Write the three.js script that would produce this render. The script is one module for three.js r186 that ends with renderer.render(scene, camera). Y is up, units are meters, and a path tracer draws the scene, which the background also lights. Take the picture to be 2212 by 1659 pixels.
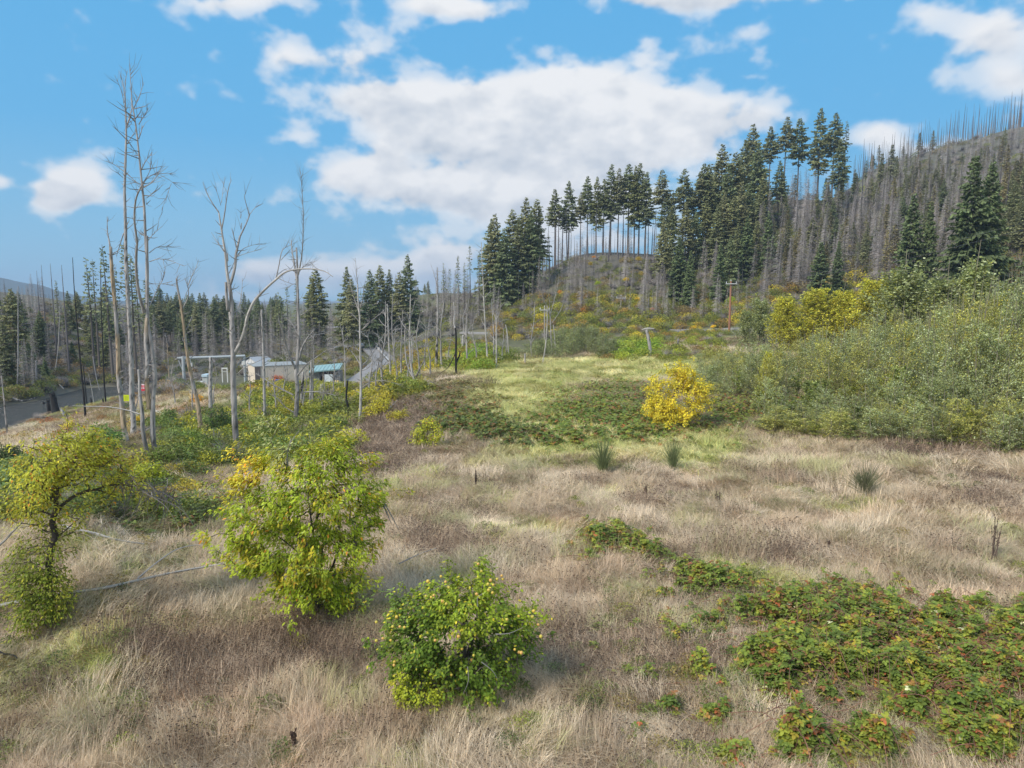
import * as THREE from 'three';
import { createNoise2D, createNoise3D } from 'simplex-noise';

// ---------- random numbers ----------
function rng(seed) { let s = seed >>> 0; return () => { s = (s + 0x6D2B79F5) | 0; let t = Math.imul(s ^ (s >>> 15), 1 | s); t = (t + Math.imul(t ^ (t >>> 7), 61 | t)) ^ t; return ((t ^ (t >>> 14)) >>> 0) / 4294967296; }; }
const R = rng(20251);
const rnd = (a, b, r = R) => a + (b - a) * r();
const gauss = (r = R) => (r() + r() + r() + r() - 2) * 0.866;
const n2 = createNoise2D(rng(7)), n3 = createNoise3D(rng(11));
const V = (x, y, z) => new THREE.Vector3(x, y, z);
const { clamp, lerp, smoothstep } = THREE.MathUtils;
const fbm2 = (x, y, o = 4) => { let s = 0, a = 0.5; for (let i = 0; i < o; i++) { s += a * n2(x, y); x = x * 2.03 + 17.1; y = y * 2.03 - 9.7; a *= 0.5; } return s; };

// ---------- camera, sky, sun, exposure ----------
const EYE = 8, FOV = 58.7, PITCH = THREE.MathUtils.degToRad(6.9);
const scene = new THREE.Scene();
const camera = new THREE.PerspectiveCamera(FOV, 4 / 3, 0.1, 9000);
camera.position.set(0, EYE, 0);
camera.rotation.x = -PITCH;
const renderer = new THREE.WebGLRenderer({ antialias: true });
renderer.setSize(1024, 768);
renderer.toneMapping = THREE.LinearToneMapping;
renderer.toneMappingExposure = 1.25;
renderer.shadowMap.enabled = true;
const SUN_DIR = V(-0.52, 0.66, 0.42).normalize();
const sun = new THREE.DirectionalLight(new THREE.Color(1.0, 0.93, 0.84), 3.1);
sun.name = 'sun';
sun.position.copy(SUN_DIR).multiplyScalar(400);
sun.castShadow = true;
sun.shadow.radius = 42;
sun.shadow.mapSize.set(4096, 4096);
Object.assign(sun.shadow.camera, { left: -250, right: 250, top: 250, bottom: -250, near: 10, far: 1200 });
scene.add(sun);
scene.fog = new THREE.FogExp2(new THREE.Color(0.52, 0.68, 0.9), 0.00025);

// measuring grid of the view: u 0..2212, v 0..1659
const F = 829.5 / Math.tan(THREE.MathUtils.degToRad(FOV / 2)), CP = Math.cos(PITCH), SP = Math.sin(PITCH);
function ray(u, v) { const x = (u - 1106) / F, y = (829.5 - v) / F; return V(x, y * CP - SP, -CP - y * SP); }
function at(u, v, D) { const r = ray(u, v), k = D / Math.hypot(r.x, r.z); return V(r.x * k, EYE + r.y * k, r.z * k); }
function project(x, y, z) { const dy = y - EYE, zf = -(z * CP) - dy * SP, yc = dy * CP - z * SP; return zf > 0.1 ? [1106 + F * x / zf, 829.5 - F * yc / zf, zf] : [1e5, 1e5, 0.1]; }
const depthOf = (p) => -(p.z * CP) - (p.y - EYE) * SP;
const mpp = (p) => depthOf(p) / F;                         // metres per grid unit at a point

// the sky: air and clouds in every direction
{
  const W = 4096, H = 2048, data = new Float32Array(W * H * 4);
  const blobs = [[1150, 235, 430, 80, 1], [840, 210, 170, 50, 1], [1250, 195, 170, 75, 1], [1470, 270, 140, 70, 1], [1010, 300, 230, 60, .9], [1270, 340, 300, 100, 1], [930, 405, 220, 48, .95], [1130, 430, 260, 48, .9],
    [745, 372, 95, 40, .9], [840, 340, 40, 40, .6], [600, 122, 70, 42, .8], [720, 130, 110, 40, .55], [800, 95, 120, 50, .55], [640, 292, 55, 28, .55], [520, 5, 190, 38, .95], [1000, 25, 110, 32, .9], [930, 5, 110, 25, .8], [150, 18, 45, 45, .5],
    [1420, 2, 190, 30, .95], [1620, -12, 220, 34, .95], [2140, 70, 150, 85, 1.05], [2190, 180, 110, 50, .8], [1990, 30, 55, 34, .5], [1400, 110, 62, 48, .6], [1600, 92, 95, 42, .48], [1630, 170, 40, 10, .4], [170, 392, 92, 62, 1.3], [130, 415, 70, 40, .8], [0, 385, 36, 26, .8],
    [690, 592, 200, 38, .95], [960, 562, 75, 46, 1.15], [860, 600, 130, 45, 1], [560, 590, 70, 34, .6], [470, 650, 75, 24, 1], [600, 672, 110, 34, 1.1], [330, 645, 70, 16, .5], [1250, 520, 330, 75, .85], [1900, 300, 70, 34, .95], [2030, 330, 150, 30, .7], [1650, 245, 70, 40, .5]];
  const lin = (r, g, b) => [r, g, b].map((c) => (c /= 255) <= 0.04045 ? c / 12.92 : ((c + 0.055) / 1.055) ** 2.4);
  const hi = lin(80, 168, 230), mid = lin(108, 184, 235), low = lin(158, 206, 232), wh = lin(243, 245, 248), gr = lin(198, 208, 221);
  const f3 = (x, y, z, o) => { let s = 0, a = 0.5; for (let i = 0; i < o; i++) { s += a * n3(x, y, z); x *= 2.1; y *= 2.1; z *= 2.1; a *= 0.52; } return s; };
  for (let row = H / 2 - 40; row < H; row++) {
    const el = ((row + 0.5) / H - 0.5) * Math.PI, sy = Math.sin(el), ce = Math.cos(el);
    for (let col = 0; col < W; col++) {
      const az = ((col + 0.5) / W - 0.5) * 2 * Math.PI, x = Math.cos(az) * ce, z = Math.sin(az) * ce;
      const e = clamp(el / 0.62, 0, 1.6);
      let c = [0, 1, 2].map((k) => e < 0.35 ? lerp(low[k], mid[k], Math.max(0, e) / 0.35) : lerp(mid[k], hi[k], Math.min(1, (e - 0.35) / 0.75)));
      // how much cloud stands here
      let d = -1, under = 0;
      const zf = -(z * CP) - sy * SP, u = zf > 0.15 ? 1106 + F * x / zf : 1e5, v = zf > 0.15 ? 829.5 - F * (sy * CP - z * SP) / zf : 1e5;
      const edge = zf > 0.15 ? Math.max(0, Math.abs(u - 1106) - 1180, -60 - v) / 260 : 9;
      if (edge < 1) {
        const wu = 34 * f3(x * 7, sy * 9, z * 7, 4), wv = 22 * f3(x * 7 + 5, sy * 9, z * 7 - 4, 4);
        let s = 0, below = 0;
        for (const [bu, bv, ru, rv, k] of blobs) {
          const du = (u + wu - bu) / ru, dv = (v + wv - bv) / rv, q = du * du + dv * dv;
          if (q < 4) { const w = k * Math.exp(-q * 1.15); s += w; below += w * clamp(dv * 0.55 + 0.35, 0, 1); }
        }
        under = s > 0 ? below / s : 0;
        d = s - 0.42;
      }
      if (edge > 0) {
        const px = x / (sy + 0.18), pz = z / (sy + 0.18), o = f3(px * 0.8, 3.3, pz * 0.8, 3) * 1.3 + 0.16;
        d = lerp(d, o, clamp(edge, 0, 1)); under = lerp(under, 0.4, clamp(edge, 0, 1));
      }
      const fine = f3(x * 13, sy * 21, z * 13, 6), puff = f3(x * 5 + 3, sy * 11, z * 5, 4), body = d + fine * 0.66 + puff * 0.2;
      let a = smoothstep(body, -0.16, 0.40);
      a = a * (0.62 + 0.38 * smoothstep(d, 0.05, 0.6));
      a *= smoothstep(el, -0.03, 0.05);
      const shade = clamp((under - .22) * 1.75 * smoothstep(d, 0.0, 0.7) - fine * 0.7 - puff * 0.55, 0, 1);
      const i = (row * W + col) * 4;
      for (let k = 0; k < 3; k++) data[i + k] = lerp(c[k], lerp(wh[k], gr[k], shade), a) / 1.25;
      data[i + 3] = 1;
    }
  }
  for (let row = 0; row < H / 2 - 40; row++) for (let col = 0; col < W; col++) { const i = (row * W + col) * 4; data[i] = 0.16; data[i + 1] = 0.15; data[i + 2] = 0.12; data[i + 3] = 1; }
  const sky = new THREE.DataTexture(data, W, H, THREE.RGBAFormat, THREE.FloatType);
  sky.mapping = THREE.EquirectangularReflectionMapping; sky.magFilter = THREE.LinearFilter; sky.minFilter = THREE.LinearFilter; sky.needsUpdate = true;
  scene.background = sky; scene.environment = sky;
}

// ---------- naming ----------
const used = {};
function numbered(name) { name = name.replace(/_\d{3}$/, ''); const k = used[name] = (used[name] ?? -1) + 1; return k ? name + '_' + String(k).padStart(3, '0') : name; }
function tag(o, label, category, group, kind) { if (label) o.userData.label = label; if (category) o.userData.category = category; if (group) o.userData.group = group; if (kind) o.userData.kind = kind; return o; }
function thing(name, pos, label, category, group) { const g = new THREE.Group(); g.name = numbered(name); g.position.copy(pos); scene.add(g); return tag(g, label, category, group); }
function shade(m) { m.castShadow = true; m.receiveShadow = true; return m; }
function copy(o, pos, turn, scale, label, group) {
  const c = o.clone(); c.name = numbered(o.name); c.position.copy(pos); c.rotation.y = turn; c.scale.set(scale[0], scale[1], scale[2] ?? scale[0]);
  c.userData = { ...o.userData }; if (label) c.userData.label = label; if (group) c.userData.group = group; scene.add(c); return c;
}
const ORD = ['', 'first', 'second', 'third', 'fourth', 'fifth', 'sixth', 'seventh', 'eighth', 'ninth', 'tenth', 'eleventh', 'twelfth', 'thirteenth', 'fourteenth', 'fifteenth', 'sixteenth', 'seventeenth', 'eighteenth', 'nineteenth', 'twentieth'];
const ord = (i, n, what) => i === 0 ? 'leftmost of the ' + what : i === n - 1 ? 'rightmost of the ' + what : (ORD[i + 1] ?? (i + 1) + 'th') + ' from the left of the ' + what;

// ---------- mesh building ----------
class MB {
  constructor() { this.p = []; this.c = []; this.i = []; this.uv = []; }
  get n() { return this.p.length / 3; }
  v(p, c, uu = 0, vv = 0) { this.p.push(p.x, p.y, p.z); this.c.push(c[0], c[1], c[2]); this.uv.push(uu, vv); return this.n - 1; }
  tri(a, b, c) { this.i.push(a, b, c); }
  quad(a, b, c, d) { this.i.push(a, b, c, a, c, d); }
  // tapered tube along points; rad(i, t) and col(point, t, angle) give radius and colour
  tube(pts, rad, sides, col, caps = true) {
    const N = pts.length; let prev = null, up = V(0.31, 0.2, 0.93), len = 0;
    const rings = [];
    for (let k = 0; k < N; k++) {
      const t = k / (N - 1), dir = V().subVectors(pts[Math.min(k + 1, N - 1)], pts[Math.max(k - 1, 0)]).normalize();
      if (k) len += pts[k].distanceTo(pts[k - 1]);
      const a = V().crossVectors(dir, up); if (a.lengthSq() < 1e-6) a.set(1, 0, 0); a.normalize(); const b = V().crossVectors(dir, a).normalize(); up = b.clone().negate();
      const ring = [];
      for (let s = 0; s <= sides; s++) {
        const th = s / sides * Math.PI * 2, r = typeof rad === 'function' ? rad(k, t, th % (Math.PI * 2)) : rad;
        const p = pts[k].clone().addScaledVector(a, Math.cos(th) * r).addScaledVector(b, Math.sin(th) * r);
        ring.push(this.v(p, typeof col === 'function' ? col(p, t, th) : col, s / sides, len));
      }
      rings.push(ring);
      if (prev) for (let s = 0; s < sides; s++) this.quad(prev[s], prev[s + 1], ring[s + 1], ring[s]);
      prev = ring;
    }
    if (caps) for (const [ring, p, t] of [[rings[0], pts[0], 0], [rings[N - 1], pts[N - 1], 1]]) { const c = this.v(p, typeof col === 'function' ? col(p, t, 0) : col); for (let s = 0; s < sides; s++) t ? this.tri(ring[s], ring[s + 1], c) : this.tri(ring[s + 1], ring[s], c); }
    return this;
  }
  box(cx, cy, cz, w, h, d, c, yaw = 0) {
    const co = Math.cos(yaw), si = Math.sin(yaw);
    const P = (x, y, z) => V(cx + x * co + z * si, cy + y, cz - x * si + z * co);
    const x = w / 2, y = h / 2, z = d / 2;
    for (const f of [[[-x, -y, z], [x, -y, z], [x, y, z], [-x, y, z]], [[x, -y, -z], [-x, -y, -z], [-x, y, -z], [x, y, -z]], [[x, -y, z], [x, -y, -z], [x, y, -z], [x, y, z]], [[-x, -y, -z], [-x, -y, z], [-x, y, z], [-x, y, -z]], [[-x, y, z], [x, y, z], [x, y, -z], [-x, y, -z]], [[-x, -y, -z], [x, -y, -z], [x, -y, z], [-x, -y, z]]]) {
      const q = f.map((a) => this.v(P(...a), c, a[0] + a[2], a[1])); this.quad(...q);
    }
    return this;
  }
  poly(pts, c) { const q = pts.map((p) => this.v(p, c)); for (let k = 1; k < q.length - 1; k++) this.tri(q[0], q[k], q[k + 1]); return this; }
  geo(o) {
    const g = new THREE.BufferGeometry(), p = new Float32Array(this.p);
    if (o) for (let k = 0; k < p.length; k += 3) { p[k] -= o.x; p[k + 1] -= o.y; p[k + 2] -= o.z; }
    g.setAttribute('position', new THREE.BufferAttribute(p, 3));
    g.setAttribute('color', new THREE.BufferAttribute(new Float32Array(this.c), 3));
    g.setAttribute('uv', new THREE.BufferAttribute(new Float32Array(this.uv), 2));
    g.setIndex(this.i); g.computeVertexNormals(); return g;
  }
  build(name, mat, parent, o) { const m = shade(new THREE.Mesh(this.geo(o), mat)); m.name = parent === scene ? numbered(name) : name; parent.add(m); return m; }
}
function smooth(pts, step) {          // Catmull-Rom through the points, about one point per step metres
  if (pts.length < 3 && pts[0].distanceTo(pts[pts.length - 1]) < step * 2) return pts;
  const c = new THREE.CatmullRomCurve3(pts, false, 'centripetal');
  return c.getPoints(Math.max(pts.length, Math.ceil(c.getLength() / step)));
}
// the copies of one geometry as one InstancedMesh
class Copies {
  constructor() { this.m = []; this.c = []; }
  add(mat4, col) { for (let k = 0; k < 16; k++) this.m.push(mat4.elements[k]); this.c.push(col[0], col[1], col[2]); }
  get n() { return this.c.length / 3; }
  build(name, geo, mat, parent) {
    const im = new THREE.InstancedMesh(geo, mat, this.n); im.instanceMatrix.array.set(this.m);
    im.instanceColor = new THREE.InstancedBufferAttribute(new Float32Array(this.c), 3);
    im.name = parent === scene ? numbered(name) : name; im.userData.kind = 'stuff'; shade(im); parent.add(im); return im;
  }
}
const M4 = new THREE.Matrix4(), QT = new THREE.Quaternion(), EU = new THREE.Euler();
function place(x, y, z, rx, ry, rz, s, sy = s) { QT.setFromEuler(EU.set(rx, ry, rz, 'YXZ')); return M4.compose(V(x, y, z), QT, V(s, sy, s)); }
const mixc = (a, b, t) => [lerp(a[0], b[0], t), lerp(a[1], b[1], t), lerp(a[2], b[2], t)];
const tint = (c, k) => [c[0] * k, c[1] * k, c[2] * k];
const pick = (arr, r = R) => arr[Math.floor(r() * arr.length)];
const SR = (r, g, b) => [r, g, b].map((c) => (c /= 255) <= 0.04045 ? c / 12.92 : ((c + 0.055) / 1.055) ** 2.4);

// ---------- materials ----------
const std = (o) => new THREE.MeshStandardMaterial({ vertexColors: true, roughness: 0.9, side: THREE.DoubleSide, ...o });
function noiseTex(size, fn, rep) { const d = new Uint8Array(size * size * 4); for (let y = 0; y < size; y++) for (let x = 0; x < size; x++) { const k = clamp(fn(x / size, y / size), 0, 1) * 255, i = (y * size + x) * 4; d[i] = d[i + 1] = d[i + 2] = k; d[i + 3] = 255; } const t = new THREE.DataTexture(d, size, size); t.wrapS = t.wrapT = THREE.RepeatWrapping; t.magFilter = THREE.LinearFilter; t.minFilter = THREE.LinearFilter; t.repeat.set(...rep); t.needsUpdate = true; return t; }
const wrapN = (x, y, s) => { const a = x * 6.2832, b = y * 6.2832; return n3(Math.cos(a) * s + 9, Math.sin(a) * s + Math.cos(b) * s * 1.3, Math.sin(b) * s * 1.3); };
const barkBump = noiseTex(256, (x, y) => 0.5 + 0.3 * wrapN(x, y * 0.999, 1.6) + 0.25 * wrapN(x, y, 4.2), [2, 0.6]);
const soilBump = noiseTex(256, (x, y) => 0.5 + 0.3 * wrapN(x, y, 1.4) + 0.3 * wrapN(x, y, 4.7), [0.4, 0.4]);
const rippleBump = noiseTex(512, (x, y) => 0.5 + 0.3 * wrapN(x, y, 2.1) + 0.3 * wrapN(x, y, 6.3), [0.12, 0.2]);
const MAT = {
  soil: std({ roughness: 1, bumpMap: soilBump, bumpScale: 0.06 }),
  bark: std({ roughness: 0.92, bumpMap: barkBump, bumpScale: 0.008 }),
  twig: std({ roughness: 0.95 }),
  wood: std({ roughness: 0.95 }),
  grass: std({ roughness: 0.85 }),
  leaf: new THREE.MeshPhysicalMaterial({ color: new THREE.Color(1.8, 1.68, 1.05), vertexColors: true, roughness: 0.75, side: THREE.DoubleSide, transmission: 0.42, thickness: 0, specularIntensity: 0.5 }),
  leafPale: new THREE.MeshPhysicalMaterial({ color: new THREE.Color(1.46, 1.38, 0.98), vertexColors: true, roughness: 0.7, side: THREE.DoubleSide, transmission: 0.4, thickness: 0, specularIntensity: 0.6 }),
  needle: new THREE.MeshPhysicalMaterial({ color: new THREE.Color(1.55, 1.5, 1.25), vertexColors: true, roughness: 0.85, side: THREE.DoubleSide, transmission: 0.3, thickness: 0, specularIntensity: 0.5 }),
  paint: std({ roughness: 0.6 }),
  road: std({ roughness: 0.9, bumpMap: soilBump, bumpScale: 0.01 }),
  water: std({ roughness: 0.2, bumpMap: rippleBump, bumpScale: 0.3 }),
  fruit: std({ roughness: 0.45 }),
};
// ---------- the land ----------
// control points of the ground: [u, D, height] with a height, or [u, D, null, v] where the ground seen at (u, v) lies D metres out
const WATER = -10;
const CTRL = [];
{
  const add = (u, D, h) => CTRL.push([Math.atan((u - 1106) / F), Math.log(D), h]);
  const seen = (u, v, D) => { const p = at(u, v, D); CTRL.push([Math.atan2(p.x, -p.z), Math.log(D), p.y]); };
  for (const u of [-700, 0, 600, 1106, 1600, 2212, 2900]) { add(u, 3, 0); add(u, 8, 0); }
  for (const u of [-300, 0, 300, 700, 1106, 1500, 1900, 2300, 2700]) add(u, 13, 0);
  for (const u of [0, 300]) add(u, 19, -0.1);
  for (const u of [600, 1000, 1400, 1800, 2212, 2700]) add(u, 22, 0);
  for (const [u, v, D] of [[-300, 1080, 34], [150, 1150, 24], [100, 1050, 37], [300, 1060, 34], [290, 960, 48], [330, 1000, 40], [60, 985, 52], [505, 985, 44], [434, 955, 50], [700, 950, 45], [640, 915, 58], [775, 912, 52], [560, 1060, 32]]) seen(u, v, D);
  for (const u of [850, 1000, 1250, 1500, 1800, 2212, 2700]) add(u, 36, 0);
  for (const u of [1000, 1250, 1500, 1900, 2212, 2700]) add(u, 50, 0.1);
  for (const [u, v, D] of [[897, 838, 64], [985, 812, 74], [1050, 795, 80], [1180, 786, 86], [1300, 784, 88], [1450, 786, 86]]) seen(u, v, D);
  for (const u of [1700, 2000, 2300, 2700]) add(u, 85, 0.4);
  // far side of the field, the road below the knoll
  for (const [u, v, D] of [[1083, 728, 165], [1200, 722, 160], [1420, 714, 152], [1550, 712, 148], [1660, 708, 142]]) seen(u, v, D);
  for (const [u, v, D] of [[1083, 760, 120], [1300, 752, 115], [1500, 745, 112]]) seen(u, v, D);
  for (const [u, h] of [[1850, 2.5], [2050, 4], [2212, 6], [2700, 12]]) add(u, 135, h);
  // river flats and both banks
  const wet = (u, v, y) => { const r = ray(u, v), k = (WATER - EYE) / r.y; CTRL.push([Math.atan2(r.x, -r.z), Math.log(Math.hypot(r.x, r.z) * k), WATER + y]); };
  const onWater = (u, v) => { const r = ray(u, v), k = (WATER - EYE) / r.y; return Math.hypot(r.x, r.z) * k; };
  for (const [u, v] of [[-300, 1000], [-120, 955], [16, 923], [94, 895], [182, 879], [226, 871], [262, 862], [300, 848]]) wet(u, v + 3, -0.1);
  for (const [u, v] of [[-300, 930], [-120, 903], [0, 881], [83, 868], [146, 850], [247, 838], [300, 832]]) wet(u, v - 2, 0.1);
  for (const [u, v] of [[-300, 962], [-120, 928], [40, 894], [120, 878], [200, 862], [262, 848]]) wet(u, v, -3);
  for (const [u, v, D] of [[450, 862, 90], [370, 890, 80], [150, 938, 74], [30, 958, 76], [250, 915, 76], [120, 914, 102], [200, 897, 102], [40, 932, 100], [262, 882, 100], [310, 866, 112], [-120, 985, 90], [600, 832, 112], [560, 880, 74], [700, 840, 95], [400, 832, 118]]) seen(u, v, D);
  for (const [u, h] of [[430, -8.6], [520, -8.2], [610, -7.8], [700, -7.4], [800, -6.9]]) { add(u, 130, h); add(u, 150, h + 0.1); }
  for (const [u, v, D] of [[786, 740, 225], [835, 790, 150], [700, 770, 180], [620, 745, 230], [900, 760, 140], [950, 728, 180]]) seen(u, v, D);
  // left hill beyond the river
  for (const [u, v, D] of [[-300, 660, 260], [0, 664, 245], [73, 672, 245], [156, 693, 245], [200, 703, 245], [260, 712, 255], [-300, 850, 165], [0, 805, 172], [100, 800, 180], [220, 790, 192], [320, 790, 195], [380, 735, 250]]) seen(u, v, D);
  // knoll crest and the ridges on the right
  for (const [u, v, D] of [[400, 690, 400], [640, 690, 420], [760, 668, 420], [860, 648, 420], [950, 636, 330], [1020, 634, 260], [1080, 627, 235], [1171, 592, 232], [1244, 555, 232], [1320, 549, 232], [1400, 552, 235], [1510, 536, 250], [1610, 458, 275], [1700, 434, 295], [1795, 428, 330], [1876, 380, 420], [1952, 351, 460], [2000, 334, 490], [2073, 310, 520], [2143, 299, 545], [2212, 281, 560], [2600, 200, 600]]) { seen(u, v, D); const p = at(u, v, D); add(u, D * 1.35, p.y - 1); add(u, 1500, Math.min(p.y * 0.4, 30)); }
  for (const [u, v, D] of [[1171, 650, 190], [1300, 628, 190], [1450, 640, 190], [1600, 600, 200], [1750, 560, 215], [1900, 500, 250], [2060, 450, 270], [2180, 400, 265], [2300, 350, 280], [2060, 360, 400], [2180, 340, 400]]) seen(u, v, D);
  for (const [u, h] of [[-300, 18], [0, 10], [200, 5]]) { add(u, 320, h); add(u, 1500, 0); }
}
const TPS = (() => {
  const n = CTRL.length, N = n + 3, A = [], SX = 3.2, phi = (r2) => r2 < 1e-9 ? 0 : r2 * Math.log(r2);
  const P = CTRL.map(([a, l]) => [a * SX, l]);
  for (let i = 0; i < N; i++) A.push(new Float64Array(N + 1));
  for (let i = 0; i < n; i++) {
    for (let j = 0; j < n; j++) A[i][j] = phi((P[i][0] - P[j][0]) ** 2 + (P[i][1] - P[j][1]) ** 2) + (i === j ? 0.0015 : 0);
    A[i][n] = A[n][i] = 1; A[i][n + 1] = A[n + 1][i] = P[i][0]; A[i][n + 2] = A[n + 2][i] = P[i][1]; A[i][N] = CTRL[i][2];
  }
  for (let c = 0; c < N; c++) {
    let b = c; for (let r = c + 1; r < N; r++) if (Math.abs(A[r][c]) > Math.abs(A[b][c])) b = r;
    [A[c], A[b]] = [A[b], A[c]];
    for (let r = c + 1; r < N; r++) { const k = A[r][c] / A[c][c]; if (k) for (let q = c; q <= N; q++) A[r][q] -= k * A[c][q]; }
  }
  const w = new Float64Array(N);
  for (let c = N - 1; c >= 0; c--) { let s = A[c][N]; for (let q = c + 1; q < N; q++) s -= A[c][q] * w[q]; w[c] = s / A[c][c]; }
  const A0 = -0.95, A1 = 0.95, L0 = Math.log(3), L1 = Math.log(1500), GA = 240, GL = 260, g = new Float32Array((GA + 1) * (GL + 1));
  for (let i = 0; i <= GA; i++) for (let j = 0; j <= GL; j++) {
    const x = lerp(A0, A1, i / GA) * SX, y = lerp(L0, L1, j / GL); let s = w[n] + w[n + 1] * x + w[n + 2] * y;
    for (let k = 0; k < n; k++) s += w[k] * phi((x - P[k][0]) ** 2 + (y - P[k][1]) ** 2);
    g[i * (GL + 1) + j] = s;
  }
  return (a, l) => {
    const x = clamp((a - A0) / (A1 - A0), 0, 0.99999) * GA, y = clamp((l - L0) / (L1 - L0), 0, 0.99999) * GL, i = Math.floor(x), j = Math.floor(y), fx = x - i, fy = y - j, o = i * (GL + 1) + j;
    return lerp(lerp(g[o], g[o + 1], fy), lerp(g[o + GL + 1], g[o + GL + 2], fy), fx);
  };
})();
function baseH(x, z) {
  const D = Math.hypot(x, z), a = Math.atan2(x, -z);
  if (D < 3) return 0;
  let h = TPS(clamp(a, -0.9, 0.9), Math.log(Math.min(D, 1500)));
  const back = clamp((Math.abs(a) - 0.9) / 1.4, 0, 1);
  h = lerp(h, 0, back * back * (3 - 2 * back));
  return h * smoothstep(D, 3, 9) * lerp(1, 0.2, smoothstep(D, 1500, 3500));
}
const H = (x, z) => { const D = Math.hypot(x, z); return baseH(x, z) + (0.10 * n2(x * 0.35, z * 0.35) + 0.16 * n2(x * 0.11 + 3, z * 0.11)) * smoothstep(D, 4, 14) * (D > 100 ? lerp(1, 0.35, smoothstep(D, 100, 130)) : 1) + (D > 230 ? 1.2 * n2(x * 0.03, z * 0.03) * smoothstep(D, 230, 320) : 0); };
function ground(u, v, far = 900) {
  const r = ray(u, v), k = 1 / Math.hypot(r.x, r.z); let a = 2.5, prev = 2.5;
  for (let i = 0; i < 260; i++) {
    const y = EYE + r.y * k * a;
    if (y < H(r.x * k * a, r.z * k * a)) { let lo = prev, hi = a; for (let q = 0; q < 9; q++) { const m = (lo + hi) / 2; if (EYE + r.y * k * m < H(r.x * k * m, r.z * k * m)) hi = m; else lo = m; } return V(r.x * k * hi, H(r.x * k * hi, r.z * k * hi), r.z * k * hi); }
    prev = a; a *= 1.025; if (a > far) return null;
  }
  return null;
}
function onLand(u, D) { const a = Math.atan((u - 1106) / F * 1.0); let x = Math.sin(a) * D, z = -Math.cos(a) * D; for (let i = 0; i < 4; i++) { const y = H(x, z), q = project(x, y, z); const aa = Math.atan2(x, -z) + (u - q[0]) / F * 0.8; x = Math.sin(aa) * D; z = -Math.cos(aa) * D; } return V(x, H(x, z), z); }

// what grows where: soft patches in view coordinates of the ground, kept as places on the land
// d dry grass, g green grass, f brown dead weeds, b bramble ground, o olive undergrowth, y grey burnt brush
const PATCH = [[1250, 800, 230, 22, 'g', 1], [1150, 850, 120, 34, 'g', 1], [1100, 885, 80, 28, 'g', .95], [1400, 790, 160, 22, 'g', 1], [1480, 965, 120, 30, 'g', .6], [1260, 925, 130, 34, 'g', .7], [1050, 792, 90, 18, 'g', .9], [1560, 960, 60, 26, 'g', .5], [1190, 975, 80, 20, 'g', .55],
  [1300, 980, 50, 40, 'g', .5], [1460, 1000, 60, 30, 'g', .5], [380, 1240, 40, 18, 'g', .45], [560, 1180, 40, 30, 'g', .4],
  [1050, 930, 120, 40, 'b', .9], [1310, 870, 150, 54, 'b', 1], [1180, 940, 170, 40, 'g', .7], [1100, 905, 140, 36, 'b', .5], [1430, 925, 130, 34, 'b', .8], [930, 838, 110, 36, 'b', .75], [1610, 885, 150, 36, 'b', .9], [1850, 905, 210, 26, 'b', .9], [2120, 915, 170, 24, 'b', .9], [420, 1115, 110, 55, 'b', .7], [300, 1130, 110, 60, 'b', .6], [1320, 1170, 110, 36, 'b', .5],
  [830, 950, 80, 60, 'f', .85], [880, 900, 80, 40, 'f', .8], [400, 1440, 150, 110, 'f', .6], [690, 1410, 130, 110, 'f', .6], [960, 1180, 90, 50, 'f', .55], [1480, 1065, 90, 26, 'f', .5], [1660, 1195, 90, 34, 'f', .6], [2150, 1050, 90, 40, 'f', .55], [2040, 975, 160, 22, 'f', .7], [1240, 1420, 120, 80, 'f', .45], [1500, 1480, 130, 80, 'f', .4], [1180, 1580, 200, 60, 'f', .35], [1720, 1230, 60, 30, 'f', .4],
  [520, 960, 200, 60, 'o', .8], [300, 1010, 200, 50, 'o', .7], [700, 880, 150, 50, 'o', .9], [60, 1080, 100, 70, 'o', .7], [250, 910, 250, 35, 'o', .35], [560, 840, 200, 14, 'o', .8]];
function landKind(x, z, y = H(x, z)) {
  const [u, v] = project(x, y, z), D = Math.hypot(x, z);
  const k = { d: 0.42, g: 0, f: 0, b: 0, o: 0, y: 0 };
  const wu = 30 * fbm2(x * 0.22, z * 0.22, 3) * 30 / Math.max(14, D), wv = 14 * fbm2(x * 0.2 + 9, z * 0.2, 3);
  for (const [pu, pv, ru, rv, kind, s] of PATCH) { const q = ((u + wu - pu) / ru) ** 2 + ((v + wv - pv) / rv) ** 2; if (q < 5) k[kind] += s * Math.exp(-(q ** 1.3) * 0.7); }
  if (D < 92 && k.o < .3) { k.f += .3 * smoothstep(fbm2(x * .15 + 40, z * .15, 3), .12, .42); k.g += .5 * smoothstep(fbm2(x * .19 - 30, z * .19 + 8, 3), .16, .45); }
  if (D > 92) {
    const t = smoothstep(D, 92, 112);
    k.d *= 1 - t; k.g *= 1 - t; k.b *= 1 - t; k.f *= 1 - t;
    if (u > 600 && u < 1750) { k.o += t * smoothstep(v, 585, 650) * (0.6 + 0.5 * n2(x * 0.05, z * 0.05)); k.y += t * (1 - smoothstep(v, 570, 660)); k.d += t * 0.25; }
    else if (u > 2120 && v < 480 && D < 300) { k.d += t * (1 + n2(x * .08, z * .08)); k.o += t * .35; }
    else if (u >= 1750) { k.y += t * (0.8 - 0.4 * smoothstep(v, 560, 640)); k.o += t * (0.3 + 0.3 * n2(x * 0.04, z * 0.04)); }
    else { k.y += t * 0.75; k.o += t * (0.35 + 0.35 * n2(x * 0.05, z * 0.05)); k.d += t * 0.2; }
  }
  return k;
}
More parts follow.
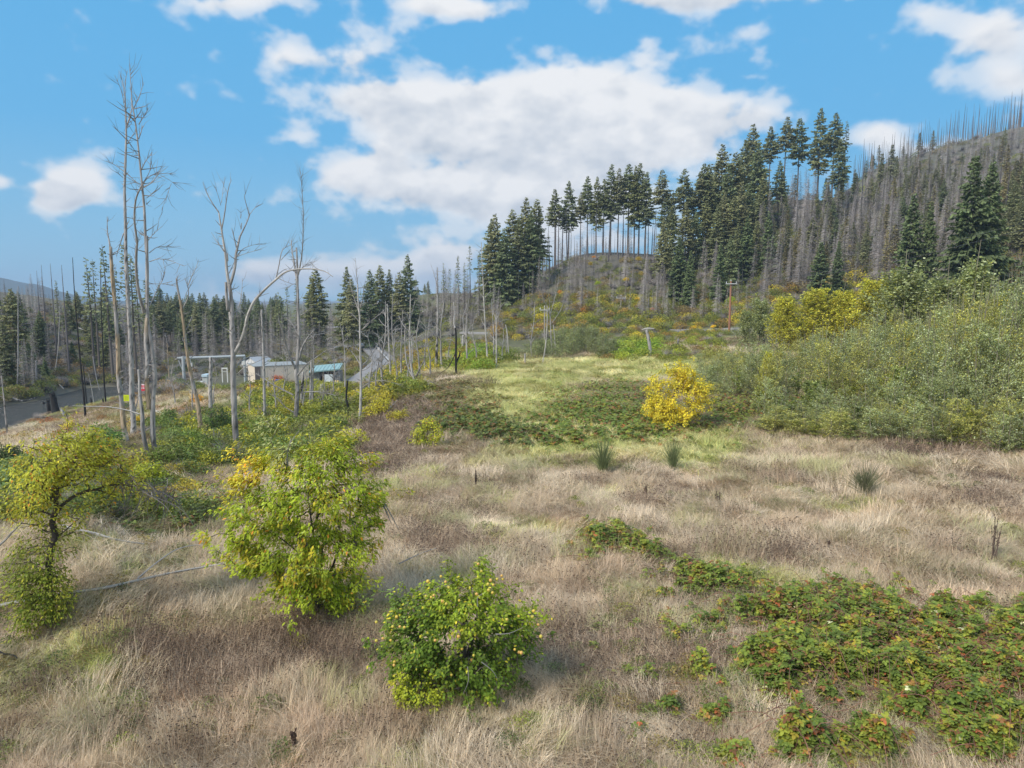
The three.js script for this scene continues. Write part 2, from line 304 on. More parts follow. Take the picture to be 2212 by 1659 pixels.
const SOILS = { d: [0.30, 0.235, 0.165], g: [0.20, 0.21, 0.075], f: [0.20, 0.15, 0.11], b: [0.10, 0.095, 0.045], o: [0.10, 0.11, 0.045], y: [0.145, 0.132, 0.1] };
{
  const m = new MB(), az = [], Ds = [];
  for (let i = 0; i <= 40; i++) az.push(-Math.PI + (Math.PI - 0.85) * i / 40); for (let i = 1; i <= 400; i++) az.push(-0.85 + 1.7 * i / 400); for (let i = 1; i <= 40; i++) az.push(0.85 + (Math.PI - 0.85) * i / 40);
  for (let j = 0; j <= 250; j++) Ds.push(Math.exp(lerp(Math.log(1), Math.log(2600), j / 250)));
  const c0 = m.v(V(0, 0, 0), SOILS.d);
  Ds.forEach((D, j) => az.forEach((a, i) => {
    const x = Math.sin(a) * D, z = -Math.cos(a) * D, y = H(x, z), k = landKind(x, z, y);
    let c = [0, 0, 0], s = 0; for (const q in k) { const w = Math.max(0, k[q]) ** 2; s += w; for (let e = 0; e < 3; e++) c[e] += SOILS[q][e] * w; }
    c = s > 1e-6 ? tint(c, 1 / s) : SOILS.y; c = tint(c, 1 + 0.35 * fbm2(x * 0.3, z * 0.3, 3));
    m.v(V(x, y, z), c, x, z);
  }));
  const A = az.length;
  for (let i = 0; i < A - 1; i++) m.tri(c0, 1 + i + 1, 1 + i);
  for (let j = 0; j < Ds.length - 1; j++) for (let i = 0; i < A - 1; i++) { const o = 1 + j * A + i; m.quad(o, o + 1, o + A + 1, o + A); }
  tag(m.build('ground', MAT.soil, scene), 'rolling open ground running from dry field to hillside', null, null, 'structure');
}
// river
{
  const m = new MB(), c = [0.055, 0.058, 0.055], N = 60, near = -320, far = 60;
  for (let i = 0; i <= N; i++) for (let j = 0; j <= N; j++) { const x = lerp(near, far, i / N), z = lerp(-40, -230, j / N); m.v(V(x, WATER, z), c, x, z); }
  for (let i = 0; i < N; i++) for (let j = 0; j < N; j++) {
    const x = lerp(near, far, (i + .5) / N), z = lerp(-40, -230, (j + .5) / N), [u] = project(x, WATER, z);
    if (u > 330 || baseH(x, z) > WATER + 2.5) continue;
    const o = i * (N + 1) + j; m.quad(o, o + 1, o + N + 2, o + N + 1);
  }
  tag(m.build('river', MAT.water, scene), 'dark grey rippled river below the left hillside', null, null, 'structure');
}
// roads: slabs laid along the land
const ROADS = [];
function road(name, pts, width, label, col = [0.27, 0.26, 0.255]) {
  const m = new MB(), c = smooth(pts, 3), rows = []; for (const p of c) ROADS.push([p.x, p.z, width]);
  c.forEach((p, i) => {
    const d = V().subVectors(c[Math.min(i + 1, c.length - 1)], c[Math.max(0, i - 1)]).setY(0).normalize(), s = V(-d.z, 0, d.x);
    let top = -1e9; for (const k of [-.5, -.25, 0, .25, .5]) { const q = p.clone().addScaledVector(s, k * width); top = Math.max(top, H(q.x, q.z)); }
    rows.push([top, s, p]);
  });
  for (let k = 0; k < 3; k++) rows.forEach((r, i) => { r[0] = (rows[Math.max(0, i - 1)][0] + r[0] * 2 + rows[Math.min(rows.length - 1, i + 1)][0]) / 4; });
  const strip = (a, b) => { const ids = rows.map(([top, s, p], i) => [a, b].map(([k, y]) => m.v(V(p.x + s.x * k * width, top + y, p.z + s.z * k * width), tint(col, 1 + 0.12 * n2(p.x * .2 + k, p.z * .2)), k * width, i * 3))); for (let i = 0; i < ids.length - 1; i++) m.quad(ids[i][0], ids[i][1], ids[i + 1][1], ids[i + 1][0]); };
  strip([-.5, -.4], [-.5, .05]); strip([-.5, .05], [0, .12]); strip([0, .12], [.5, .05]); strip([.5, .05], [.5, -.4]);
  return tag(m.build(name, MAT.road, scene), label, null, null, 'structure');
}
road('access_road', [[640, 126], [740, 128], [800, 136], [829, 150], [822, 170], [804, 195], [788, 225], [770, 255], [720, 280]].map(([u, D]) => onLand(u, D)), 5.2, 'grey paved access road climbing away past the tan building');
road('side_road', [[672, 212], [730, 216], [785, 220]].map(([u, D]) => onLand(u, D)), 5, 'short level road joining the access road from the left');
road('parking_apron', [[655, 121], [720, 119], [775, 121]].map(([u, D]) => onLand(u, D)), 7, 'grey paved strip in front of the green roofed shelter');
road('river_road', [[330, 122], [400, 119], [470, 120]].map(([u, D]) => onLand(u, D)), 5, 'grey paved strip beneath the steel gantry');
road('valley_road', [[1000, 176], [1060, 170], [1120, 166], [1200, 161], [1320, 156], [1440, 152], [1560, 147], [1640, 142], [1720, 138], [1900, 132], [2200, 128], [2600, 122]].map(([u, D]) => onLand(u, D)), 2.6, 'pale two lane road along the foot of the wooded knoll', [0.34, 0.33, 0.32]);
// far hill fading to blue
{
  const m = new MB(), prof = [[-900, 560], [-500, 575], [-200, 590], [0, 600], [52, 610], [86, 615], [122, 628], [167, 638], [200, 640], [240, 646], [330, 660], [420, 672], [560, 682], [700, 690], [820, 700]], rows = [];
  for (let i = 0; i <= 120; i++) {
    const u = lerp(-900, 820, i / 120); let k = 0; while (k < prof.length - 2 && prof[k + 1][0] < u) k++;
    const v = lerp(prof[k][1], prof[k + 1][1], clamp((u - prof[k][0]) / (prof[k + 1][0] - prof[k][0]), 0, 1)) + 2.5 * fbm2(u * 0.02, 1, 4);
    const top = at(u, v, 3200), foot = at(u, 690, 2300), back = at(u, 690, 3700);
    rows.push([0, .25, .5, .75, .9, 1].map((t) => { const q = V().lerpVectors(foot, top, t); q.y = lerp(-30, top.y, t ** 1.2) + (t < 1 ? 9 * n2(q.x * .01, q.z * .01 + t) : 0); return q; }).concat([V(back.x, -30, back.z)]));
  }
  const ids = rows.map((r) => r.map((p) => m.v(p, [0.05, 0.07, 0.05], p.x, p.z)));
  for (let i = 0; i < 120; i++) for (let q = 0; q < 6; q++) m.quad(ids[i][q], ids[i + 1][q], ids[i + 1][q + 1], ids[i][q + 1]);
  tag(m.build('distant_hill', MAT.soil, scene), 'hazy blue forested hill on the far left horizon', null, null, 'structure');
}
// ---------- conifers ----------
function barkCol(base, k = 0.3, s = 3) { return (p) => tint(base, 1 + k * n3(p.x * s, p.y * 0.8, p.z * s)); }
// one fir of height h with its crown from fraction c0 up; r is the crown's widest radius
function makeFir(seed, h, c0, r, o = {}) {
  const q = rng(seed), tr = new MB(), cr = new MB(), db = new MB();
  const r0 = h * 0.0105, lean = V(gauss(q) * 0.01 * h, 0, gauss(q) * 0.01 * h), kink = q() * 9;
  const axis = (t) => V(lean.x * t * t + 0.05 * Math.sin(t * 7 + kink), h * t, lean.z * t * t);
  const pts = []; for (let i = 0; i <= 14; i++) pts.push(axis(i / 14)); pts[0].y = -1;
  tr.tube(pts, (i, t) => Math.max(0.03, r0 * (1 - t) ** 0.8 * (1 + 0.5 * Math.exp(-t * 40))), 7, barkCol(o.bark ?? [0.14, 0.12, 0.105]));
  const hue = o.hue ?? [0.155, 0.172, 0.088], spacing = o.spacing ?? 0.5;
  for (let y = c0 * h; y < h - 0.3; y += spacing * rnd(0.75, 1.2, q) * (0.6 + 0.4 * (1 - y / h))) {
    const t = (y / h - c0) / (1 - c0), prof = (o.wide ? (1 - t) ** 0.85 : Math.min(1, 0.42 + t * 2.6) * (1 - t) ** 0.72) * (0.9 + 0.1 * Math.sin(y * 2.1));
    const n = 4 + Math.floor(q() * 3), a0 = q() * 6.28, body = tint(hue, 0.75 + 0.6 * q());
    for (let b = 0; b < n; b++) {
      if (q() < (o.gaps ?? 0.14) + (o.wide ? 0 : 0.55 * Math.max(0, 1 - t * 5))) continue;
      const a = a0 + b / n * 6.283 + gauss(q) * 0.3, L = Math.max(0.35, r * prof * rnd(0.5, 1.3, q)), droop = lerp(0.38, -0.35, t) + gauss(q) * 0.12, ca = Math.cos(a), sa = Math.sin(a), o0 = axis(y / h), jy = gauss(q) * 0.28;
      const along = (s) => V(o0.x + ca * L * s, y + jy - droop * L * s * (1.15 - 0.45 * s), o0.z + sa * L * s);
      const c1 = tint(body, 0.75 + 0.5 * q()), bark = o.bark ?? [0.12, 0.1, 0.08];
      const e = along(0.9), w0 = 0.035; cr.quad(cr.v(V(o0.x - sa * w0, y, o0.z + ca * w0), bark), cr.v(V(o0.x + sa * w0, y, o0.z - ca * w0), bark), cr.v(e, bark), cr.v(e, bark));
      const ns = Math.max(3, Math.round(L * (o.fine ?? 4.6)));
      for (let s = 0; s < ns; s++) {
        const f = lerp(0.18, 1, (s + q()) / ns), p = along(f), side = s % 2 ? 1 : -1, sw = (1 - f * 0.75) * L * 0.42 + 0.22, ang = side * rnd(0.35, 1.05, q);
        const dx = ca * Math.cos(ang) - sa * Math.sin(ang), dz = sa * Math.cos(ang) + ca * Math.sin(ang), len = sw * rnd(0.7, 1.2, q), hang = rnd(0.15, 0.8, q) * len, wid = rnd(0.16, 0.3, q) * (o.fat ?? 1), tw = rnd(-1.3, 1.3, q);
        const tip = V(p.x + dx * len, p.y - hang, p.z + dz * len), mx = V(p.x + dx * len * .5, p.y - hang * .25, p.z + dz * len * .5);
        const cc = tint(c1, 0.75 + 0.5 * q()), i0 = cr.v(p, cc), i1 = cr.v(V(mx.x - dz * wid, mx.y + tw * wid, mx.z + dx * wid), cc), i2 = cr.v(tip, cc), i3 = cr.v(V(mx.x + dz * wid, mx.y - tw * wid - 0.05, mx.z - dx * wid), cc);
        cr.quad(i0, i1, i2, i3);
      }
    }
  }
  for (let y = h * (o.dead0 ?? 0.25); y < c0 * h + h * 0.08; y += rnd(0.35, 1, q)) {
    const a = q() * 6.28, L = rnd(0.4, 2.2, q) * r * 0.35, p = axis(y / h), e = V(p.x + Math.cos(a) * L, y - L * rnd(-0.1, 0.4, q), p.z + Math.sin(a) * L);
    db.tube([p, e], (i, t) => 0.045 * (1 - t) + 0.008, 3, [0.16, 0.14, 0.13], false);
  }
  const g = new THREE.Group(); g.name = 'fir_tree';
  tr.build('trunk', MAT.bark, g); cr.build('crown', MAT.needle, g); if (db.n) db.build('dead_branch', MAT.twig, g).userData.kind = 'stuff';
  g.userData.h = h; return g;
}
const FIRS = {
  tall: [0, 1, 2, 3, 4].map((k) => makeFir(100 + k, 32, [0.55, 0.38, 0.6, 0.47, 0.33][k], [5.2, 5.6, 4.6, 6.0, 5.0][k], { hue: [[0.155, 0.172, 0.088], [0.14, 0.165, 0.09], [0.17, 0.175, 0.1], [0.135, 0.16, 0.08], [0.165, 0.18, 0.085]][k] })),
  full: [0, 1, 2, 3].map((k) => makeFir(200 + k, 28, [0.2, 0.28, 0.14, 0.24][k], [6.4, 5.8, 7.0, 6.2][k], { hue: [[0.155, 0.172, 0.088], [0.18, 0.185, 0.1], [0.135, 0.165, 0.085], [0.165, 0.175, 0.085]][k], wide: k % 2 === 0, dead0: 0.05 })),
  low: [0, 1, 2].map((k) => makeFir(300 + k, 20, 0.03, [5.2, 4.5, 4.8][k], { wide: true, fine: 8, spacing: 0.36, gaps: 0.08, dead0: 9, hue: [0.105, 0.14, 0.066], fat: .82 })),
  thin: [0, 1, 2].map((k) => makeFir(400 + k, 28, [0.3, 0.42, 0.5][k], [2.2, 1.9, 2.4][k], { gaps: 0.4, fine: 2.6, spacing: 0.85 })),
  dull: [0, 1].map((k) => makeFir(500 + k, 26, [0.22, 0.34][k], [3.0, 2.6][k], { hue: [0.165, 0.175, 0.10], gaps: 0.15, dead0: 0.05, fine: 2.8 })),
};
const firSeen = {};
function fir(kind, u, vtop, D, label, group, wide = 1) {
  const set = FIRS[kind], k = firSeen[kind] = (firSeen[kind] ?? -1) + 1, src = set[k % set.length];
  const p = onLand(u, D), top = at(u, vtop, D).y, h = Math.max(3, top - p.y), s = h / src.userData.h; p.y -= 0.2;
  const c = copy(src, p, rnd(0, 6.28), [s * wide * rnd(0.9, 1.1), s, s * wide * rnd(0.9, 1.1)], label, group); delete c.userData.h; c.userData.category = 'tree'; return c;
}
function firRow(kind, list, what, D, group, wide) { const L = [...list].sort((a, b) => a[0] - b[0]); L.forEach(([u, v, d, w], i) => fir(kind, u, v, (d ?? D) + rnd(-2, 2), ord(i, L.length, what), group, w ?? wide)); }
firRow('tall', [[1198, 406], [1228, 388], [1253, 412], [1268, 378], [1287, 379], [1303, 384], [1318, 352], [1334, 361], [1356, 352], [1369, 355], [1379, 350], [1393, 369]], 'tall bare trunked firs on the knoll top', 229, 'tall firs along the knoll top', 0.95);
firRow('full', [[1062, 470, 205], [1071, 460, 200], [1088, 492, 196], [1106, 449, 206], [1120, 470, 200], [1135, 425, 206], [1147, 452, 202], [1157, 427, 208]], 'thick green firs on the left shoulder of the knoll', 205, 'firs on the left shoulder of the knoll');
firRow('tall', [[1428, 364], [1436, 420], [1451, 414], [1473, 362], [1490, 403], [1511, 367], [1516, 351], [1527, 352]], 'dark firs right of the gap on the knoll', 226, 'firs right of the gap on the knoll', 1.05);
firRow('full', [[1541, 372, 236], [1554, 311, 240], [1568, 352, 226], [1586, 326, 244], [1604, 300, 250], [1622, 267, 258], [1632, 306, 236], [1646, 372, 230]], 'big dense firs at the right end of the knoll', 245, 'dense firs at the right end of the knoll', 1.05);
firRow('tall', [[1659, 271], [1680, 345, 240], [1691, 250], [1721, 254], [1764, 232], [1795, 242], [1807, 300, 262]], 'highest firs standing against the blue sky', 278, 'highest firs against the sky', 1.0);
fir('thin', 1818, 260, 282, 'gaunt half bare fir with long bent branches at the end of the highest firs');
firRow('low', [[1464, 508, 182], [1489, 538, 178], [1552, 523, 180], [1610, 463, 196], [1656, 453, 198]], 'dark bushy firs low on the knoll face', 190, 'bushy firs low on the knoll face', 0.85);
firRow('full', [[1446, 448, 205], [1478, 440, 208], [1500, 455, 212], [1524, 430, 214], [1546, 440, 212], [1562, 412, 218], [1580, 420, 216], [1596, 396, 222], [1614, 392, 226], [1638, 400, 226], [1590, 480, 200], [1632, 475, 205], [1575, 505, 190]], 'mid height firs covering the knoll face', 215, 'mid height firs on the knoll face', 1.0);
fir('full', 1430, 470, 190, 'slim dark fir with drooping skirt low on the knoll face above the valley road', undefined, 0.8);
fir('low', 1768, 520, 170, 'small rounded dark fir above the yellow saplings', undefined, 1.1);
fir('low', 1806, 517, 176, 'narrow small fir touching the small rounded fir on its right', undefined, 0.6);
fir('low', 1958, 414, 150, 'dark green fir left of the biggest fir on the right slope', undefined, 0.95);
fir('low', 1996, 432, 150, 'slender fir squeezed between the two dark firs of the right slope', undefined, 0.6);
fir('low', 2082, 332, 146, 'biggest dark green fir on the right slope', undefined, 0.95);
fir('low', 2122, 346, 150, 'duller fir pressed against the right side of the biggest fir', undefined, 0.85);
fir('low', 2216, 500, 132, 'dark fir cut by the right edge below the crossarm', undefined, 1.0);
firRow('dull', [[1700, 398, 262], [1752, 430, 250], [1868, 345, 330], [1900, 330, 300], [1921, 311, 305], [1952, 374, 270], [1700, 500, 210], [1830, 470, 230], [1850, 520, 200], [1732, 470, 225], [1775, 455, 235], [1810, 420, 260], [1905, 430, 250], [1985, 340, 380], [2010, 400, 300], [2050, 345, 330], [1890, 390, 280], [1765, 400, 290], [2075, 330, 340], [2030, 380, 300], [2142, 330, 320], [2114, 318, 330]], 'scorched brownish firs on the right slope', 280, 'scorched firs on the right slope', 1.35);
firRow('thin', [[960, 567, 205], [973, 578, 212], [990, 549, 205], [1016, 528, 215], [1004, 566, 200], [1035, 541, 195]], 'sparse firs below the left end of the knoll', 205, 'sparse firs below the knoll');
firRow('full', [[688, 577, 200], [676, 600, 206], [754, 574, 195], [765, 600, 190], [802, 580, 200], [823, 570, 205], [844, 580, 205], [866, 586, 200], [883, 547, 204]], 'mid green firs behind the paved access road', 200, 'firs behind the access road', 1.0);
firRow('thin', [[607, 629, 190], [625, 618, 196], [644, 600, 205]], 'thin firs left of the road firs', 200, 'thin firs beside the road firs');
firRow('full', [[360, 650, 255], [373, 647, 262], [391, 655, 250], [410, 634, 250], [424, 650, 258], [436, 631, 262], [452, 660, 250], [466, 638, 255], [480, 668, 262], [496, 660, 270], [521, 681, 300], [540, 690, 310], [553, 692, 320], [574, 690, 320]], 'far firs in the hazy wood across the valley', 260, 'far firs across the valley');
firRow('thin', [[206, 556, 178], [216, 558, 182], [245, 527, 170], [262, 570, 180], [284, 522, 172], [296, 545, 178], [307, 566, 182], [324, 600, 190]], 'gaunt high crowned firs behind the tall snags', 148, 'gaunt firs behind the tall snags', 1.1);
fir('thin', 130, 603, 205, 'lopsided sparse fir on the left hill');
fir('full', 39, 621, 172, 'green conical fir on the left hillside above the river', undefined, 1.1);
fir('low', 66, 738, 170, 'dark low fir on the river slope at the far left', undefined, 1.2);
fir('low', 100, 770, 168, 'dark low fir second from the left on the river slope', undefined, 1.1);
fir('low', 158, 735, 192, 'small dark fir in the middle of the river slope');
fir('low', 228, 722, 200, 'small black green fir below the house on the left hill');
fir('full', 3, 640, 215, 'dark fir cut by the left edge of the picture');
firRow('full', [[890, 622, 380], [903, 618, 390], [918, 612, 400], [925, 606, 395]], 'hazy firs far behind the cleared ridge', 390, 'hazy firs far behind the ridge');

// ---------- burnt conifers ----------
function makeBurnt(seed, h, o = {}) {
  const q = rng(seed), tr = new MB(), db = new MB(), r0 = h * (o.thick ?? 0.009), lean = gauss(q) * 0.02 * h, lz = gauss(q) * 0.02 * h;
  const col = o.col ?? [0.16, 0.145, 0.14], axis = (t) => V(lean * t, h * t, lz * t);
  tr.tube([0, .25, .5, .75, 1].map((t) => axis(t)).map((p, i) => (i ? p : p.setY(-1))), (i, t) => Math.max(0.025, r0 * (1 - t * 0.85)), 6, barkCol(col, 0.4, 2));
  for (let y = h * (o.from ?? 0.3); y < h * 0.99; y += rnd(0.5, 1.2, q) * (o.gap ?? 0.8)) for (let b = 0; b < (o.n ?? 2); b++) {
    const a = q() * 6.28, t = y / h, L = rnd(0.4, 1, q) * (o.reach ?? 1.2) * (1.15 - t), p = axis(t), dn = rnd(-0.1, 0.6, q), w = 0.03;
    const e = V(p.x + Math.cos(a) * L, y - dn * L, p.z + Math.sin(a) * L), m = V((p.x + e.x) / 2, y - dn * L * .2, (p.z + e.z) / 2), sx = -Math.sin(a) * w, sz = Math.cos(a) * w, c = tint(col, 0.8 + 0.6 * q());
    db.quad(db.v(V(p.x + sx, y + w, p.z + sz), c), db.v(V(p.x - sx, y - w, p.z - sz), c), db.v(V(m.x - sx * .7, m.y - w * .7, m.z - sz * .7), c), db.v(V(m.x + sx * .7, m.y + w * .7, m.z + sz * .7), c));
    db.quad(db.v(V(m.x + sx * .7, m.y + w * .7, m.z + sz * .7), c), db.v(V(m.x - sx * .7, m.y - w * .7, m.z - sz * .7), c), db.v(e, c), db.v(e, c));
    for (let s = 0; s < (o.sub ?? 0); s++) { const f = rnd(0.35, 0.95, q), g = V().lerpVectors(p, e, f), aa = a + rnd(-1.1, 1.1, q), l = L * rnd(.25, .5, q), k = V(g.x + Math.cos(aa) * l, g.y - l * rnd(0, 0.9, q), g.z + Math.sin(aa) * l); db.quad(db.v(V(g.x, g.y + .018, g.z), c), db.v(V(g.x, g.y - .018, g.z), c), db.v(k, c), db.v(k, c)); }
  }
  const g = new THREE.Group(); g.name = 'burnt_tree'; tr.build('trunk', MAT.bark, g); if (db.n) db.build('dead_branch', MAT.twig, g).userData.kind = 'stuff'; g.userData.h = h; return g;
}
const merged = (g) => { const m = new MB(); for (const c of g.children) { const p = c.geometry.attributes.position.array, k = c.geometry.attributes.color.array, o = m.n; for (let i = 0; i < p.length; i++) { m.p.push(p[i]); m.c.push(k[i]); } for (let i = 0; i < p.length / 3; i++) m.uv.push(0, 0); for (const i of c.geometry.index.array) m.i.push(i + o); } return m.geo(); };
const BURNT = [0, 1, 2, 3, 4].map((k) => makeBurnt(700 + k, 28, { n: 2, reach: [1.2, 0.8, 1.6, 1, 1.3][k], col: [[0.13, 0.12, 0.125], [0.15, 0.135, 0.135], [0.12, 0.11, 0.115], [0.17, 0.155, 0.15], [0.1, 0.09, 0.095]][k] }));
function burnt(src, u, vtop, D, label, group, thick = 1) { const p = onLand(u, D), h = Math.max(2, at(u, vtop, D).y - p.y), s = h / src.userData.h; const c = copy(src, p, rnd(0, 6.28), [s * thick, s, s * thick], label, group); delete c.userData.h; c.userData.category = 'dead tree'; return c; }
// the row of burnt trunks along the right ridge: alike, thin and close together
{
  const crest = [[1840, 405, 400], [1876, 377, 430], [1952, 350, 465], [2000, 332, 495], [2073, 308, 525], [2143, 298, 548], [2216, 280, 562]];
  const q = rng(31);
  for (let u = 1842; u < 2216; u += rnd(1.6, 4.4, q)) {
    let k = 0; while (k < crest.length - 2 && crest[k + 1][0] < u) k++;
    const t = (u - crest[k][0]) / (crest[k + 1][0] - crest[k][0]), v = lerp(crest[k][1], crest[k + 1][1], t), D = lerp(crest[k][2], crest[k + 1][2], t) * rnd(0.94, 1.02, q);
    burnt(pick(BURNT, q), u, v - rnd(40, 92, q) * lerp(0.75, 1, (u - 1842) / 370), D, 'thin burnt grey trunk in the row along the right ridge skyline', 'burnt trunks along the right ridge', rnd(1.1, 1.9, q));
  }
  burnt(BURNT[2], 2204, 214, 545, 'tallest burnt trunk of the ridge row with stubby branches at the right edge', undefined, 1.8);
  burnt(BURNT[0], 1862, 300, 300, 'bare spindly burnt tree standing right of the gaunt half bare fir', undefined, 1.2);
  burnt(BURNT[4], 2150, 318, 210, 'blackened bare trunk on the grassy spur at the right, left one of two', undefined, 1.2);
  burnt(BURNT[4], 2169, 350, 212, 'blackened bare trunk on the grassy spur at the right, right one of two', undefined, 1.2);
  // dead trunks between the firs on the knoll top
  const L = []; for (let u = 1160; u < 1445; u += rnd(3, 9, q)) L.push([u, rnd(440, 540, q)]);
  L.forEach(([u, v]) => burnt(pick(BURNT, q), u, v, rnd(218, 236, q), 'short dead trunk without a top among the bare trunked firs of the knoll', 'dead trunks among the knoll firs', rnd(1.2, 2.2, q)));
  const M = []; for (let u = 1120; u < 1640; u += rnd(10, 26, q)) M.push([u, rnd(560, 640, q), rnd(170, 205, q)]);
  M.forEach(([u, v, D]) => burnt(BURNT[3], u, v, D, 'pale thin dead trunk on the brushy knoll face', 'pale dead trunks on the knoll face', 1.0));
  // standing in the left valley
  for (const [u, v, D, l] of [[23, 604, 190, 'bare dark spire of a dead conifer at the far left skyline'], [52, 622, 195, 'short dead spire beside the green conical fir'], [92, 585, 190, 'dead spire left of the tallest pair on the left skyline'], [102, 572, 195, 'tall dead spire with whiskery branches on the left skyline'], [124, 570, 190, 'straight dead spire just left of the lopsided sparse fir'], [150, 573, 180, 'dead spire second from the leaning black trunk']]) burnt(BURNT[1], u, v, D, l, undefined, 1.1);
}
// hillsides of grey dead trees: too many and too fine to count
{
  const src = [0, 1, 2, 3].map((k) => merged(makeBurnt(800 + k, 18, { n: 7, gap: 0.4, reach: 2.7, sub: 4, from: 0.04, thick: 0.0036, col: [[0.33, 0.305, 0.295], [0.38, 0.35, 0.335], [0.28, 0.26, 0.25], [0.32, 0.29, 0.265]][k] })));
  const fill = (n, box, kk, hmin, hmax, name, label, seed, ok) => {
    const q = rng(seed), C = src.map(() => new Copies());
    for (let i = 0; i < n; i++) {
      const u = lerp(box[0], box[2], q()), v = lerp(box[1], box[3], q()), p = ground(u, v); if (!p) continue; const D = Math.hypot(p.x, p.z); if (D < kk[0] || D > kk[1] || (ok && !ok(u, v, D))) continue;
      const s = rnd(hmin, hmax, q) / 18, c = tint([1, 0.97, 0.95], rnd(0.7, 1.2, q));
      C[i % 4].add(place(p.x, p.y - 0.3, p.z, gauss(q) * 0.04, q() * 6.28, gauss(q) * 0.04, s * rnd(.8, 1.2, q), s), c);
    }
    const g = new THREE.Group(); g.name = numbered(name); scene.add(g); tag(g, label, 'dead trees', null, 'stuff');
    C.forEach((k, i) => k.n && k.build('dead_tree', src[i], MAT.twig, g));
  };
  fill(540, [1640, 300, 2300, 640], [150, 600], 7, 17, 'burnt_forest', 'mass of grey leafless trees covering the right mountainside', 41, (u, v, D) => !(u > 2130 && D < 300 && v > 350) && D < (u > 1840 ? 400 + (u - 1840) * .43 : 300 + (u - 1700) * .6) * .86);
  fill(150, [1060, 560, 1660, 690], [150, 260], 5, 12, 'burnt_brush', 'grey leafless brush on the steep face of the knoll', 42);
  fill(175, [-120, 655, 330, 850], [100, 260], 5, 12, 'burnt_forest', 'grey leafless trees crowding the hillside across the river', 43, (u) => u < 150 || u > 240);
  fill(150, [330, 690, 720, 790], [160, 420], 7, 13, 'burnt_forest', 'grey leafless trees in the valley below the far firs', 44);
  fill(110, [700, 650, 1080, 720], [170, 420], 6, 14, 'burnt_forest', 'grey leafless trees on the cleared ridge left of the knoll', 45);
}
// woods too far off to count
{
  const src = [...FIRS.full.slice(0, 3), FIRS.tall[1]].map(merged), DULL = FIRS.dull.map(merged);
  const wood = (n, box, kk, hmin, hmax, label, seed) => { const q = rng(seed), C = src.map(() => new Copies()); for (let i = 0; i < n; i++) { const u = lerp(box[0], box[2], q()), v = lerp(box[1], box[3], q()), p = ground(u, v); if (!p) continue; const D = Math.hypot(p.x, p.z); if (D < kk[0] || D > kk[1] || p.y < WATER + 1) continue; const k = i % 4, s = rnd(hmin, hmax, q) / (k === 3 ? 32 : 28), w = rnd(.9, 1.3, q); C[k].add(place(p.x, p.y - .3, p.z, 0, q() * 6.28, 0, s * w, s), tint([1, 1, 1], rnd(.7, 1.1, q))); }
    const g = new THREE.Group(); g.name = numbered('far_wood'); scene.add(g); tag(g, label, 'wood', null, 'stuff'); C.forEach((k, i) => k.n && k.build('fir', src[i], MAT.needle, g)); };
  wood(80, [320, 690, 620, 768], [215, 420], 9, 16, 'dark hazy fir wood filling the valley across from the buildings', 61);
  { const q = rng(64), C = DULL.map(() => new Copies()); for (let i = 0; i < 210; i++) { const p = ground(rnd(1640, 2280, q), rnd(330, 620, q)); if (!p) continue; const D = Math.hypot(p.x, p.z); if (D < 165 || D > 440) continue; const s = rnd(6, 13, q) / 26, w = rnd(1.1, 1.7, q); C[i % 2].add(place(p.x, p.y - .3, p.z, 0, q() * 6.28, 0, s * w, s), tint(q() < .5 ? [1.25, 1.05, .95] : [1, 1, 1], rnd(.75, 1.2, q))); } const g = new THREE.Group(); g.name = numbered('far_wood'); scene.add(g); tag(g, 'scorched brown green conifers mixed into the right mountainside', 'wood', null, 'stuff'); C.forEach((k, i) => k.n && k.build('fir', DULL[i], MAT.needle, g)); }
  wood(24, [-60, 690, 300, 840], [150, 260], 7, 13, 'scattered dark firs on the hillside across the river', 62);
  wood(60, [1640, 330, 2260, 600], [170, 480], 7, 14, 'young green firs scattered through the grey trees of the right mountainside', 63);
}
// ---------- grey snags near the river bank, limb by limb ----------
const cA = (x, y) => [x / 3.84, y / 3.84 + 144], cB = (x, y) => [x / 3.84, y / 3.84 + 504], cC = (x, y) => [x / 4.608 + 360, y / 4.608 + 360], cD = (x, y) => [x / 4.608 + 360, y / 4.608 + 612];
const cE = (x, y) => [x / 3.84 + 684, y / 3.84 + 432], cF = (x, y) => [x / 3.2917 + 1080, y / 3.2917 + 288], cL = (x, y) => [x / 2.88, y / 2.88 + 864], cQ = (x, y) => [x / 6.583 + 828, y / 6.583 + 576], cU = (x, y) => [x, y], cM = (x, y) => [x / 3.84 + 432, y / 3.84 + 900];
const mapPts = (list) => { const out = []; let f = cU; for (const e of list) { if (typeof e === 'function') f = e; else out.push(f(e[0], e[1])); } return out; };
const GREY = [0.37, 0.345, 0.325], PALE = [0.47, 0.44, 0.405], BIRCH = [0.42, 0.395, 0.37], CHAR = [0.022, 0.021, 0.021], TAN = [0.42, 0.32, 0.21];
